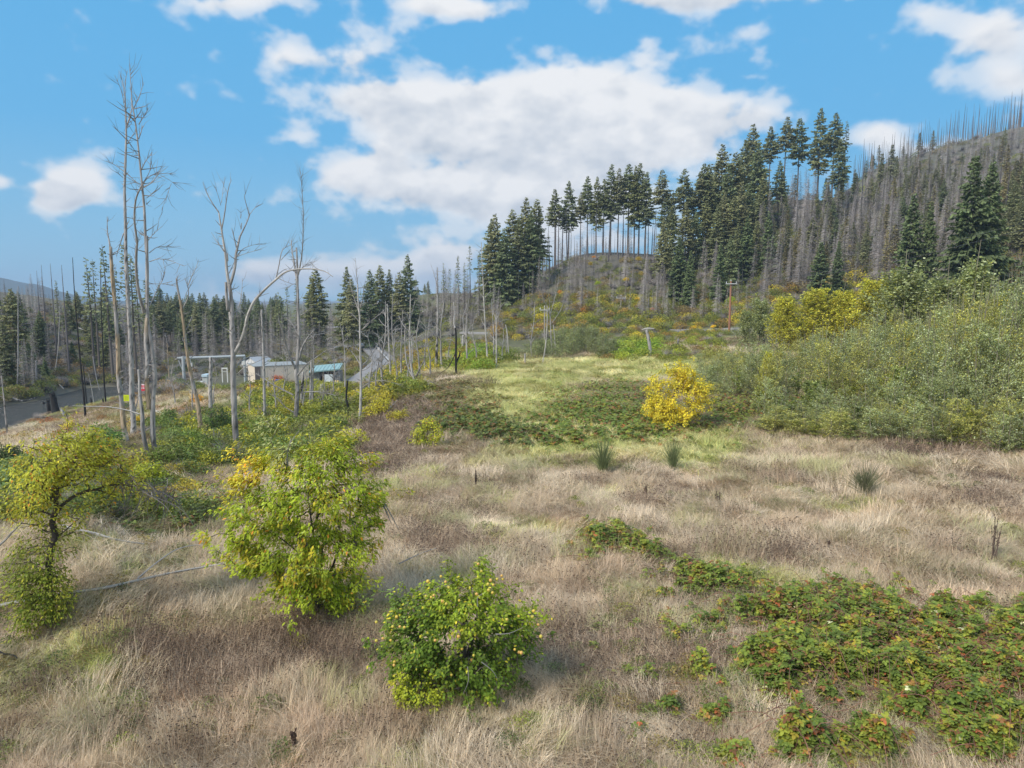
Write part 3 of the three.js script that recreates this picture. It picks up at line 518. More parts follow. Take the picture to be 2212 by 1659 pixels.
const woodCol = (kind, seed, y0 = 0) => (p, t, th = 0) => {
  let c = kind === 'char' ? CHAR : kind === 'pale' ? PALE : kind === 'tan' ? mixc(GREY, TAN, smoothstep(n3(p.x * .7 + seed, p.y * 0.32, seed), -0.1, 0.3)) : GREY;
  c = tint(c, Math.max(.3, 1 + 0.38 * n3(Math.cos(th) * 2.2 + seed, p.y * 0.7, Math.sin(th) * 2.2) + 0.3 * n3(Math.cos(th) * 5, p.y * 2.1 + seed, Math.sin(th) * 5))); if (kind !== 'char' && n3(Math.cos(th) * 2 + seed, p.y * 3.1, Math.sin(th) * 2) > .72) c = tint(c, .35); if (kind === 'grey' && y0 && p.y - y0 < 2.2 + 1.5 * n2(th, seed)) c = tint(c, .55 + .3 * n2(th * 2, p.y));
  if (kind === 'birch') { c = tint(BIRCH, 1 + 0.2 * n3(p.x * 5, p.y * 2, p.z * 5)); const d = n3(Math.cos(th) * 1.6 + seed, p.y * 2.6, Math.sin(th) * 1.6); if (d > 0.42) c = tint(c, 0.28); }
  if (kind === 'tan' && n3(Math.cos(th) * 1.3 + seed * 2, p.y * 1.7, Math.sin(th) * 1.3) > 0.6) c = tint(c, 0.4);
  if (kind === 'half') { const d = smoothstep(n3(p.x * 2 + seed, p.y * 0.8, p.z * 2) + (p.y - y0 < 3.2 ? 0.35 : -0.5), 0.2, 0.35); c = mixc(c, CHAR, d); }
  return c;
};
// limbs: [[points in view units..], base width, tip width, 'trunk' or 'branch', colour kind]; D metres out; twigs adds fine twigs
function snag(label, D, limbs, o = {}) {
  const q = rng(o.seed ?? 1), first = mapPts(limbs[0][0]), hit = ground(first[0][0], first[0][1]); if (hit) { const dh = Math.hypot(hit.x, hit.z); if (Math.abs(dh - D) < 0.45 * D) D = dh; }
  const foot = at(first[0][0], first[0][1], D), px = mpp(foot);
  foot.y = H(foot.x, foot.z); const g = thing(o.name ?? 'dead_snag', foot, label, o.category ?? 'dead tree', o.group); const tw = new MB(); let nt = 0;
  limbs.forEach(([list, w0, w1, part = 'branch', kind = o.kind ?? 'grey'], li) => {
    const uv = mapPts(list), sgn = (li % 2 ? 1 : -1) * rnd(0.15, 0.5, q); let run = 0;
    const pts = uv.map(([u, v], i) => { if (i) run += Math.hypot(u - uv[i - 1][0], v - uv[i - 1][1]) * px; return at(u, v, D + (part === 'trunk' ? (o.z ?? 0) * run : (limbs[0][0] === list ? 0 : sgn * run))); });
    if (part === 'trunk' && li === 0) { const b = pts[0].clone(); b.y = Math.min(b.y, H(b.x, b.z)) - 0.4; pts.unshift(b); }
    const c = smooth(pts, part === 'trunk' ? 0.16 : 0.22), m = new MB(), th0 = part === 'trunk' ? .84 : 1, a = w0 * px / 2 * th0, b = w1 * px / 2 * th0, sd = q() * 50;
    const ro = part === 'trunk' ? (k, t, th) => lerp(a, b, t ** 0.9) * (1 + 0.10 * n3(Math.cos(th) * 1.2 + sd, c[k].y * 0.9, Math.sin(th) * 1.2) + 0.05 * n3(Math.cos(th) * 3, c[k].y * 3.3 + sd, Math.sin(th) * 3)) : (k, t) => Math.max(0.007, lerp(a, b, t ** 0.8));
    m.tube(c, ro, part === 'trunk' ? 12 : 6, woodCol(kind, sd, foot.y)); m.build(part, MAT.wood, g, foot);
    if (part === 'trunk' && kind !== 'char') for (let k = 0; k < c.length * .3; k++) { const i = Math.floor(rnd(.15, .98, q) * (c.length - 1)), p = c[i], an = q() * 6.283, L = rnd(.12, .5, q) + (o.twigs ?? 1) * rnd(0, .9, q) * (i / c.length), r0 = lerp(a, b, i / c.length), d = V(Math.cos(an), rnd(-.1, .8, q), Math.sin(an)).normalize(), s = p.clone().addScaledVector(d, r0 * .7); tw.tube([s, s.clone().addScaledVector(d, L * .6 + r0 * .3), s.clone().addScaledVector(d, L + r0 * .3).add(V(gauss(q) * L * .15, L * .12, gauss(q) * L * .15))], (z, t) => (.022 * (1 - t) + .006), 4, tint(GREY, rnd(.5, .95, q)), false); nt++; }
    if ((o.twigs ?? 1) && part === 'branch') for (let k = 0; k < c.length * 0.9 * (o.twigs ?? 1); k++) {
      const i = Math.floor(rnd(0.25, 1, q) * (c.length - 1)), p = c[i], d = V().subVectors(c[Math.min(i + 1, c.length - 1)], c[Math.max(0, i - 1)]).normalize(), L = rnd(0.3, 1.1, q) * (o.twigL ?? 1);
      const e = d.multiplyScalar(0.7).add(V(gauss(q), gauss(q) * 0.8 + 0.25, gauss(q))).normalize(), mid = p.clone().addScaledVector(e, L * .5).add(V(gauss(q), gauss(q), gauss(q)).multiplyScalar(L * .08)), end = p.clone().addScaledVector(e, L).add(V(0, rnd(-.1, .25, q) * L, 0));
      tw.tube([p, mid, end], (z, t) => 0.011 * (1 - t) + 0.0035, 3, tint(GREY, 0.75), false); nt++;
    }
  });
  if (nt) tw.build('twig', MAT.twig, g, foot).userData.kind = 'stuff';
  return g;
}
const tw = 'trunk';
snag('pale bark stripped snag with a snapped top, left of the yellow sign', 49, [[[cL, [790, 270], [775, 200], cB, [1010, 1400], [985, 1200], [977, 900], [955, 600], [930, 350], [918, 110]], 15, 7, tw, 'tan'], [[cB, [916, 130], [905, 60], cA, [892, 1380], [889, 1245]], 4, 1]], { seed: 3 });
snag('tallest straight knobbly grey snag behind the yellow sign', 51, [[[cL, [825, 240], cB, [1108, 1600], [1095, 1400], [1090, 1100], [1078, 800], [1060, 500], [1045, 200], cA, [1042, 1350], [1034, 1000], [1044, 700], [1047, 500], [1036, 230]], 16, 3, tw, 'birch'],
  [[cA, [1048, 500], [1080, 400], [1095, 330], [1085, 260]], 3.2, 1], [[cA, [1044, 600], [980, 535], [930, 488]], 2, .7], [[cA, [1030, 870], [960, 820], [880, 780]], 2, .7], [[cA, [1048, 880], [1110, 940], [1175, 1000]], 2.2, .7], [[cA, [1050, 600], [1100, 670], [1140, 730]], 2, .8], [[cA, [1056, 640], [1100, 570], [1130, 530]], 2, .8], [[cA, [1036, 240], [1040, 130], [1058, 30]], 2, .6], [[cA, [1030, 300], [1000, 180], [950, 70]], 1.6, .6], [[cA, [1030, 240], [1020, 150], [985, 30]], 1.4, .6], [[cA, [1020, 920], [960, 870]], 1.4, .6], [[cB, [1025, 0], [990, 110], [965, 190]], 2.4, 1], [[cA, [1035, 1330], [1060, 1300]], 2.5, 1], [[cB, [1115, 1500], [1150, 1300], [1120, 1275], [1060, 1265]], 2.5, 1]], { seed: 4, twigs: 0.7 });
snag('tallest forked grey snag with spreading top branches, right of the red sign', 47, [[[cL, [980, 380], [955, 250], cB, [1268, 1450], [1272, 1350], [1285, 1200], [1272, 1050], [1250, 900], [1226, 750], [1221, 600], [1220, 300], [1216, 20], cA, [1214, 1550], [1204, 1350], [1195, 1150], [1180, 1000], [1160, 800], [1140, 600], [1118, 430], [1093, 290]], 14, 2.5, tw, 'grey'],
  [[cB, [1238, 1460], [1215, 1200], [1225, 1050], [1212, 900], [1220, 700]], 11, 10, tw, 'tan'], [[cB, [1195, 660], [1150, 480], [1130, 300], [1135, 100], cA, [1138, 1470], [1115, 1270], [1130, 1090], [1178, 980]], 6.5, 2.6], [[cA, [1095, 300], [1085, 130], [1072, -20]], 2.4, .7], [[cA, [1170, 860], [1210, 780], [1265, 712]], 2.5, .8], [[cA, [1185, 965], [1240, 910], [1300, 890], [1460, 888]], 3, .8], [[cA, [1192, 1000], [1260, 960], [1310, 890], [1342, 832]], 3, .8], [[cA, [1150, 600], [1172, 540], [1185, 488]], 2.2, .9], [[cA, [1150, 480], [1200, 400], [1230, 342]], 2, .7], [[cA, [1112, 340], [1150, 260], [1195, 130]], 2.2, .7], [[cA, [1110, 430], [1165, 410], [1210, 380]], 1.4, .6], [[cA, [1090, 400], [1060, 470], [1048, 500]], 2, 1], [[cA, [1230, 1440], [1270, 1390], [1325, 1342]], 1.8, .7], [[cA, [1215, 1142], [1250, 1106]], 1.8, .7], [[cA, [1215, 1090], [1270, 1050], [1330, 1000]], 1.6, .6], [[cA, [1238, 1545], [1300, 1500], [1350, 1492], [1500, 1490]], 2, .6], [[cB, [1240, 235], [1320, 212], [1420, 230], [1530, 275]], 2, .6], [[cB, [1240, 600], [1300, 480], [1340, 400], [1372, 318]], 2.6, .9], [[cA, [1185, 985], [1130, 960], [1070, 975]], 1.8, .7], [[cA, [1200, 950], [1240, 870], [1258, 790]], 1.8, .7], [[cB, [1240, 420], [1340, 420], [1460, 432]], 1.4, .6], [[cA, [1330, 900], [1420, 950], [1470, 1000]], 1, .5], [[cA, [1420, 970], [1380, 1080], [1340, 1190]], 1, .5], [[cB, [1275, 1390], [1230, 1380], [1215, 1360]], 3, 2]], { seed: 5, twigs: 1.1 });
snag('grey leaning snag with a broken top, the one the red sign hangs on', 45, [[[cL, [925, 385], [890, 200], cB, [1180, 1500], [1162, 1350], [1156, 1200], [1148, 1130]], 12, 6, tw, 'grey'], [[cB, [1158, 1500], [1060, 1470], [900, 1440], [760, 1436], [600, 1432]], 3.4, 1.4, 'branch', 'pale']], { seed: 6, twigs: 0 });
snag('bent pale snag with a pointed broken top and curled side branch', 50, [[[cD, [345, 1545], [328, 1350], [300, 1150], [262, 1000], [225, 830], [190, 600], [165, 380], [140, 200], [104, 20], cC, [98, 1110]], 14, 3.5, tw, 'tan'], [[cC, [195, 1625], [225, 1560], [250, 1490]], 2.6, .8], [[cC, [165, 1400], [210, 1310], [215, 1220], [180, 1105]], 3, 1], [[cC, [213, 1180], [250, 1090], [290, 1010], [318, 925]], 2.4, .7], [[cC, [170, 1330], [205, 1240], [260, 1130]], 1.5, .6], [[cC, [100, 1110], [130, 1060]], 1.2, .5], [[cC, [262, 1060], [262, 990]], 1, .5]], { seed: 7, twigs: 0.6 });
snag('thick short birch trunk with a burnt lower half and snapped top', 56, [[[cD, [442, 1290], [440, 1250], [436, 1100], [435, 950], [440, 800], [436, 735]], 12, 7, tw, 'birch']], { seed: 8, twigs: 0 });
snag('big silvery forked snag with a long limb arching to the right', 43, [[[cL, [1482, 350], cD, [695, 1620], [680, 1400], [670, 1200], [661, 900], [662, 700], [652, 500], [650, 400], [640, 285], cC, [652, 1500], [640, 1290], [622, 1170]], 17, 9, tw, 'grey'],
  [[cC, [622, 1180], [600, 1050], [590, 900], [566, 750], [546, 630], [520, 460]], 8, 3, tw, 'pale'], [[cC, [630, 1180], [655, 1100], [680, 1000], [690, 880], [710, 780], [730, 690]], 8, 4.5, tw, 'grey'], [[cC, [520, 455], [480, 400], [430, 320], [390, 240], [360, 155]], 3, .9], [[cC, [546, 630], [575, 480], [600, 300], [625, 180], [645, 130]], 3, .8], [[cC, [728, 700], [765, 625], [795, 560], [825, 485]], 3.4, 2], [[cC, [825, 485], [800, 400], [775, 290], [790, 260]], 2, .8], [[cC, [825, 480], [860, 430], [905, 390], [965, 367]], 1.4, .6], [[cC, [612, 1430], [598, 1300], [590, 1150]], 7, 5], [[cC, [570, 845], [500, 740], [445, 655]], 1.8, .6],
  [[cD, [672, 690], [705, 650], [740, 580], [790, 420], cC, [798, 1520], [865, 1350], [960, 1240], [1085, 1125], [1180, 1050], [1290, 1022], [1480, 1020], [1580, 1045], [1655, 1095]], 10, 1.4, 'branch', 'pale'], [[cC, [1090, 1112], [1120, 970], [1152, 830], [1190, 800], [1238, 780]], 3, .9], [[cC, [1110, 1110], [1150, 1130], [1250, 1172]], 1.8, .6], [[cC, [1092, 1085], [1150, 1040], [1225, 1005]], 1.6, .6], [[cC, [1140, 930], [1190, 870], [1230, 845]], 1.6, .6], [[cC, [870, 1340], [930, 1290], [1020, 1258]], 2.4, .8], [[cC, [880, 1320], [878, 1300]], 2.5, 1.5],
  [[cC, [690, 1490], [715, 1400], [742, 1310], [750, 1210], [755, 1110]], 2.6, .7], [[cC, [695, 810], [670, 700], [648, 612]], 2.4, 1], [[cC, [710, 875], [760, 820], [810, 795], [900, 770], [990, 765]], 2, .6], [[cC, [700, 895], [800, 860], [950, 820]], 1.6, .6], [[cC, [622, 1060], [650, 1000], [672, 950]], 2, 1], [[cC, [608, 940], [605, 860]], 3, 2], [[cC, [740, 620], [745, 560]], 2.6, 1.4], [[cC, [540, 385], [510, 280], [472, 185]], 1.2, .5], [[cC, [545, 360], [560, 240], [575, 100]], 1.2, .5], [[cC, [745, 470], [735, 520], [742, 400]], 1, .5],
  [[cD, [690, 840], [735, 780], [790, 745], [880, 720], [1030, 705], [1190, 678]], 2.8, .9], [[cD, [698, 912], [760, 850], [820, 815], [920, 770], [1010, 725]], 2.6, .8], [[cD, [700, 915], [780, 930], [870, 915]], 1.6, .6]], { seed: 9, twigs: 0.35 });
snag('thin branchless grey pole of a snag between the two big forked snags', 52, [[[cD, [978, 1380], [970, 1000], [966, 800], [956, 500], [945, 260]], 8, 5, tw, 'birch']], { seed: 10, twigs: 0 });
snag('many branched grey snag with crooked low limbs, in front of the tan building', 55, [[[cD, [1285, 1400], [1295, 1200], [1302, 1050], [1292, 900], [1308, 700], [1318, 450], [1306, 200], cC, [1308, 1350], [1302, 1150], [1302, 1040], [1292, 805]], 13, 4, tw, 'grey'],
  [[cC, [1300, 1140], [1275, 1000], [1248, 830], [1240, 730]], 5, 1.5], [[cC, [1310, 1075], [1340, 920], [1355, 750], [1358, 450], [1345, 200], [1335, 60]], 3.4, .6], [[cC, [1262, 850], [1285, 830]], 2, 1], [[cD, [1282, 850], [1240, 760], [1200, 650], [1150, 470], [1112, 350]], 6, 1.6], [[cD, [1200, 620], [1120, 600], [1050, 580]], 1.8, .7], [[cD, [1315, 760], [1350, 640], [1390, 560], [1470, 460]], 6, 2], [[cD, [1380, 580], [1460, 520], [1560, 500], [1620, 480]], 2, .8], [[cD, [1285, 935], [1340, 870], [1400, 800], [1500, 730], [1600, 665], [1680, 640]], 4, 1.2], [[cD, [1262, 1112], [1180, 1070], [1100, 1030], [1000, 970], [890, 895]], 3.4, 1.1], [[cD, [1325, 1090], [1400, 1082], [1500, 1080], [1600, 1095], [1680, 1120]], 3.2, 1], [[cD, [1265, 1285], [1180, 1230], [1110, 1150], [1050, 1100]], 2.6, .9], [[cD, [1320, 700], [1340, 600], [1335, 540]], 2.2, 1], [[cD, [1345, 650], [1420, 520], [1470, 440]], 2.4, .9], [[cD, [1310, 330], [1380, 290], [1440, 230]], 1.6, .6], [[cD, [1310, 520], [1260, 420], [1180, 330]], 1.6, .6], [[cC, [1310, 1060], [1380, 980], [1440, 960], [1460, 1010]], 1.2, .5], [[cC, [1320, 1035], [1360, 1000], [1430, 985]], 1.2, .5], [[cC, [1290, 1160], [1240, 1180], [1200, 1210]], 1.4, .6]], { seed: 11, twigs: 1.5, twigL: 1.2 });
snag('dark burnt trunk just behind the many branched snag', 60, [[[cD, [1340, 1300], [1345, 1100], [1360, 880]], 9, 6, tw, 'half']], { seed: 12, twigs: 0 });
snag('mottled birch pole right of the many branched snag', 62, [[[cD, [1422, 1290], [1432, 1100], [1440, 900], [1440, 780]], 8, 5, tw, 'birch']], { seed: 13, twigs: 0 });
snag('slim upright snag with a forked crown and drooping side limbs, left of the access road', 54, [[[cU, [777, 912], cE, [366, 1650], [366, 1400], [360, 1150], [356, 950], [345, 850], [340, 700]], 8, 3, tw, 'pale'], [[cE, [358, 945], [335, 880], [300, 780], [270, 650]], 3, .8], [[cE, [362, 900], [385, 800], [390, 720]], 2.6, .8], [[cE, [342, 720], [335, 650], [320, 480]], 2, .6], [[cE, [376, 1080], [420, 1030], [470, 990], [560, 915]], 2.4, .8], [[cE, [370, 1380], [430, 1320], [500, 1210], [580, 1080]], 2.6, .8], [[cE, [366, 1420], [430, 1390], [470, 1340], [475, 1290]], 2.2, .8], [[cE, [358, 1360], [300, 1270], [240, 1220], [120, 1140]], 2.2, .7], [[cE, [372, 1560], [450, 1510], [540, 1498], [720, 1535]], 2.2, .6], [[cE, [352, 1010], [310, 960], [290, 940]], 1.6, .6], [[cE, [375, 1570], [440, 1520], [490, 1450]], 1.6, .6], [[cE, [362, 1260], [320, 1230], [180, 1200]], 1.5, .6], [[cE, [370, 1080], [430, 1030], [440, 980]], 1.4, .6]], { seed: 14, twigs: 1.1, twigL: 1.1 });
snag('thin spotted snag with a bare stub top, right of the access road', 70, [[[cE, [618, 1500], [608, 1350], [598, 1150], [590, 950], [585, 862]], 6, 3.4, tw, 'birch'], [[cE, [594, 1060], [550, 1030], [515, 985]], 1.8, .7], [[cE, [598, 1340], [550, 1290], [520, 1260]], 2.6, 1.4]], { seed: 15, twigs: 0.6 });
snag('white multi stemmed snag rising from one thick foot at the field edge', 64, [[[cE, [822, 1560], [812, 1500], [790, 1420], [775, 1250], [770, 1150], [775, 950], [778, 780]], 9, 1.6, tw, 'pale'], [[cE, [806, 1490], [760, 1390], [740, 1300], [732, 1150], [735, 1025]], 5, 1.6, tw, 'pale'], [[cE, [825, 1470], [860, 1390], [892, 1330], [902, 1205]], 4, 1.4], [[cE, [895, 1345], [950, 1430]], 2, 1.2], [[cE, [736, 1200], [690, 1150], [620, 1100]], 2, .6], [[cE, [772, 1100], [720, 1040], [680, 960]], 2.4, .8], [[cE, [738, 1170], [790, 1130], [840, 1080]], 1.6, .6], [[cE, [775, 1000], [800, 900], [815, 840]], 1.6, .6]], { seed: 16, twigs: 0.8 });
snag('dark sided hollow snag with woodpecker holes and a spindly top', 84, [[[cE, [990, 1415], [996, 1250], [1002, 1100], [1003, 850], [1000, 720], [1004, 560]], 10, 1.4, tw, 'half'], [[cE, [1000, 730], [985, 650], [950, 540]], 1.6, .5], [[cE, [1010, 990], [1040, 940], [1060, 905]], 1.8, .7]], { seed: 17, twigs: 0.5 });
snag('charred black trunk with a pale bent tip, left of the mown strip of green grass', 76, [[[cE, [1157, 1460], [1155, 1300], [1156, 1120], [1150, 1060]], 7, 4, tw, 'char'], [[cE, [1150, 1070], [1138, 1020], [1142, 940], [1136, 850]], 3, 1.2, 'branch', 'pale'], [[cE, [1150, 1190], [1120, 1160], [1062, 1155]], 2, .9, 'branch', 'pale'], [[cE, [1160, 1340], [1185, 1290], [1190, 1255]], 4, 2.5, 'branch', 'char'], [[cE, [1155, 1260], [1120, 1340], [1080, 1400], [1020, 1440]], 2.4, .9, 'branch', 'char']], { seed: 18, twigs: 0 });
snag('jagged pale split stump right of the charred black trunk', 88, [[[cE, [1212, 1270], [1212, 1200], [1215, 1130], [1218, 1120]], 8, 3.5, tw, 'pale'], [[cE, [1203, 1230], [1198, 1130]], 3, 1.5], [[cE, [1226, 1200], [1232, 1110]], 3.4, 2], [[cE, [1228, 1130], [1215, 970], [1240, 900], [1245, 860]], 2.6, 1]], { seed: 19, twigs: 0.3 });
snag('slender white snag left of the utility pole at the field end', 80, [[[cE, [1416, 1390], [1412, 1230], [1402, 1100], [1390, 900], [1382, 700], [1372, 520], [1366, 350]], 6, 1.6, tw, 'pale'], [[cE, [1388, 820], [1365, 780]], 1.8, .8], [[cE, [1395, 815], [1430, 770], [1450, 755]], 1.6, .6], [[cE, [1398, 920], [1360, 910], [1320, 910]], 1.6, .6], [[cE, [1380, 640], [1345, 540], [1335, 480]], 1.6, .6], [[cE, [1402, 1060], [1375, 1010], [1360, 970]], 1.6, .6], [[cE, [1386, 720], [1430, 660]], 1.2, .5]], { seed: 20, twigs: 0.8 });
snag('branchy grey snag with upright forks at the far end of the field', 82, [[[cE, [1490, 1405], [1492, 1250], [1490, 1100], [1492, 990]], 5, 3, tw, 'pale'], [[cE, [1492, 1000], [1460, 920], [1445, 860]], 2, .8], [[cE, [1492, 995], [1522, 920], [1528, 845]], 2.4, .9], [[cE, [1490, 990], [1488, 850]], 1.8, .6], [[cE, [1520, 900], [1550, 860], [1595, 845]], 1.4, .5], [[cE, [1488, 1170], [1440, 1120], [1420, 1080]], 2, .8], [[cE, [1520, 1010], [1560, 995], [1590, 993]], 1.4, .6], [[cE, [1495, 1220], [1520, 1340]], 1.4, .9]], { seed: 21, twigs: 0.9 });
snag('pale stub snag with twin stems behind the field end', 90, [[[cE, [1592, 1330], [1588, 1200], [1578, 1090], [1566, 1035]], 4, 2, tw, 'pale'], [[cE, [1574, 1290], [1572, 1120]], 2.6, 1.4]], { seed: 22, twigs: 0 });
snag('clump of pale stripped trunks among grey shrubs at the field end', 88, [[[cF, [375, 1600], [365, 1480], [357, 1300], [350, 1180]], 5, 1.4, tw, 'tan'], [[cF, [395, 1600], [392, 1500], [380, 1360]], 4, 1.4, tw, 'pale'], [[cF, [358, 1300], [300, 1150], [280, 1060]], 1.6, .5], [[cF, [360, 1280], [400, 1130], [420, 1030]], 1.6, .5], [[cF, [355, 1250], [345, 1100], [360, 1000]], 1.6, .5], [[cF, [370, 1350], [440, 1240], [470, 1120]], 1.5, .5]], { seed: 23, twigs: 2.2, twigL: 1.5 });
snag('crooked white sapling trunk leaning right at the field end', 86, [[[cF, [302, 1650], [325, 1500], [335, 1350], [336, 1225]], 3.6, 2, tw, 'pale']], { seed: 24, twigs: 0 });
snag('knee high pale broken stub in the grass at the field end', 84, [[[cF, [176, 1650], [178, 1565]], 6, 4, tw, 'tan']], { seed: 25, twigs: 0, name: 'tree_stump', category: 'stump' });
snag('charred black post of a trunk below the small yellow bush', 57, [[[cD, [1796, 1390], cU, [751, 905], [752, 880], [748, 860], [751, 822]], 6, 4.5, tw, 'char']], { seed: 26, twigs: 0 });
snag('leaning black burnt trunk by the river', 95, [[[cB, [702, 1430], [690, 1300], [665, 1050], [645, 820], [628, 620], [612, 400], [602, 200]], 6, 1.2, tw, 'char']], { seed: 27, twigs: 0 });
snag('thin black burnt stem touching the leaning burnt trunk by the river', 96, [[[cB, [722, 1430], [708, 1300], [698, 1180], [690, 1100]], 4, 2, tw, 'char']], { seed: 28, twigs: 0 });
snag('black burnt trunk by the river with a live crown behind it', 97, [[[cB, [878, 1410], [865, 1250], [855, 1000], [845, 780], [838, 560], [835, 300]], 5, 1.6, tw, 'char']], { seed: 29, twigs: 0 });
snag('black and white charred stem at the far left river edge', 92, [[[cB, [55, 1610], [40, 1450], [25, 1300], [12, 1180]], 5, 2, tw, 'half'], [[cB, [25, 1360], [-10, 1350]], 1.4, .8]], { seed: 30, twigs: 0 });
snag('bare whitish stem slanting over the river', 118, [[[cB, [780, 1420], [760, 1290], [735, 1170]], 2.4, 1, tw, 'pale']], { seed: 31, twigs: 0 });
snag('thin pale slanting trunk on the slope across the river', 128, [[[cB, [840, 1350], [800, 1200], [770, 1020]], 2.4, 1.2, tw, 'pale']], { seed: 32, twigs: 0 });
snag('straight grey trunk on the slope at the far left', 140, [[[cB, [145, 1310], [150, 1000], [150, 700], [150, 440]], 4, 1.6, tw, 'grey']], { seed: 33, twigs: 0 });
snag('thick short grey trunk at the water edge on the left', 132, [[[cB, [300, 1290], [300, 1180], [298, 1060]], 5, 3.6, tw, 'grey']], { seed: 34, twigs: 0 });
snag('tilted pale trunk rising from the river slope', 138, [[[cB, [455, 1170], [475, 1020], [488, 850], [495, 600]], 3, 1.2, tw, 'pale']], { seed: 35, twigs: 0 });
snag('pale slim trunk right of the bent snag by the gantry', 112, [[[cB, [1410, 1285], [1400, 1150], [1392, 1000], [1385, 900], [1370, 830]], 3.4, 1, tw, 'tan'], [[cB, [1390, 1010], [1340, 970], [1295, 940]], 1.4, .7], [[cB, [1395, 1080], [1340, 1060], [1300, 1045]], 1.4, .7]], { seed: 36, twigs: 0.2 });

// slim dead saplings among the shrubs beyond the big snags
{
  const make = (seed) => { const q = rng(seed), g = new THREE.Group(), t = new MB(), b = new MB(); g.name = 'dead_sapling'; const pts = [0, .3, .6, 1].map((f) => V(gauss(q) * .12 * f * 6, 6 * f - (f ? 0 : .5), gauss(q) * .3 * f)), c = smooth(pts, .5); t.tube(c, (i, f) => .075 * (1 - f) + .012, 7, woodCol('grey', seed)); for (let k = 0; k < 16; k++) { const p = c[Math.floor(rnd(.25, 1, q) * (c.length - 1))], a = q() * 6.28, L = rnd(.4, 1.6, q), e = V(p.x + Math.cos(a) * L * .7, p.y + L * rnd(.1, .9, q), p.z + Math.sin(a) * L * .7); b.tube(smooth([p, p.clone().lerp(e, .5).add(V(0, .1 * L, 0)), e], .4), (i, f) => .02 * (1 - f) + .005, 4, tint(GREY, rnd(.7, 1.1, q)), false); for (let s = 0; s < 3; s++) { const m = p.clone().lerp(e, rnd(.4, 1, q)); b.tube([m, m.clone().add(V(gauss(q) * .4, rnd(.05, .5, q), gauss(q) * .4))], (i, f) => .009 * (1 - f) + .003, 3, tint(GREY, .8), false); } } t.build('trunk', MAT.wood, g); b.build('branch', MAT.twig, g).userData.kind = 'stuff'; tag(g, '', 'dead tree'); return g; };
  const src = [1, 2, 3, 4].map((k) => make(1700 + k)), q = rng(1710);
  for (const [u, v, h] of [[540, 905, 120], [598, 900, 150], [612, 870, 110], [655, 900, 130], [676, 880, 175], [700, 900, 120], [722, 870, 150], [796, 870, 170], [812, 850, 130], [830, 845, 190], [858, 840, 150], [868, 820, 170], [880, 830, 110], [908, 820, 190], [918, 805, 150], [930, 815, 120], [955, 800, 180], [968, 795, 120], [1010, 795, 150], [1030, 790, 120], [1066, 785, 140], [1085, 785, 110], [1150, 775, 130], [380, 880, 130], [416, 890, 150], [462, 880, 110], [620, 840, 100], [745, 850, 160], [850, 800, 160], [890, 795, 150]]) { const p = ground(u, v); if (!p) continue; const s = h * mpp(p) / 6 * rnd(.8, 1.1, q); copy(pick(src, q), p, q() * 6.28, [s * 1.1, s], 'slim bare grey sapling trunk among the shrubs beyond the big snags', 'slim dead saplings beyond the big snags'); }
}
// ---------- leafy plants ----------
function leafGeo(L, w, fold = 0.25) {         // one leaf along +z, folded along its midrib, drooping a little at the tip
  const m = new MB(), W = [1, 1, 1], b = m.v(V(0, 0, 0), W), t = m.v(V(0, -0.12 * L, L), W), mid = m.v(V(0, 0.02 * L, L * .5), W);
  const l1 = m.v(V(-w * .5, fold * w * .5, L * .33), W), l2 = m.v(V(-w * .42, fold * w * .4 - .05 * L, L * .68), W), r1 = m.v(V(w * .5, fold * w * .5, L * .33), W), r2 = m.v(V(w * .42, fold * w * .4 - .05 * L, L * .68), W);
  m.tri(b, l1, mid); m.tri(l1, l2, mid); m.tri(l2, t, mid); m.tri(b, mid, r1); m.tri(r1, mid, r2); m.tri(r2, mid, t);
  const g = m.geo(); return g;
}
const LEAF = { lance: leafGeo(0.095, 0.036), oval: leafGeo(0.075, 0.048), big: leafGeo(0.11, 0.08), small: leafGeo(0.05, 0.03) };
const triLeaf = (() => { const m = new MB(); for (const a of [-1.15, 0, 1.15]) { const g = LEAF.oval, p = g.attributes.position.array, o = m.n, ca = Math.cos(a), sa = Math.sin(a), k = a === 0 ? 1.25 : 1; for (let i = 0; i < p.length; i += 3) m.v(V((p[i] * ca + p[i + 2] * sa) * k, p[i + 1] * k + 0.004, (-p[i] * sa + p[i + 2] * ca) * k + (a === 0 ? 0.03 : 0.01)), [1, 1, 1]); for (const i of g.index.array) m.i.push(i + o); } return m.geo(); })();
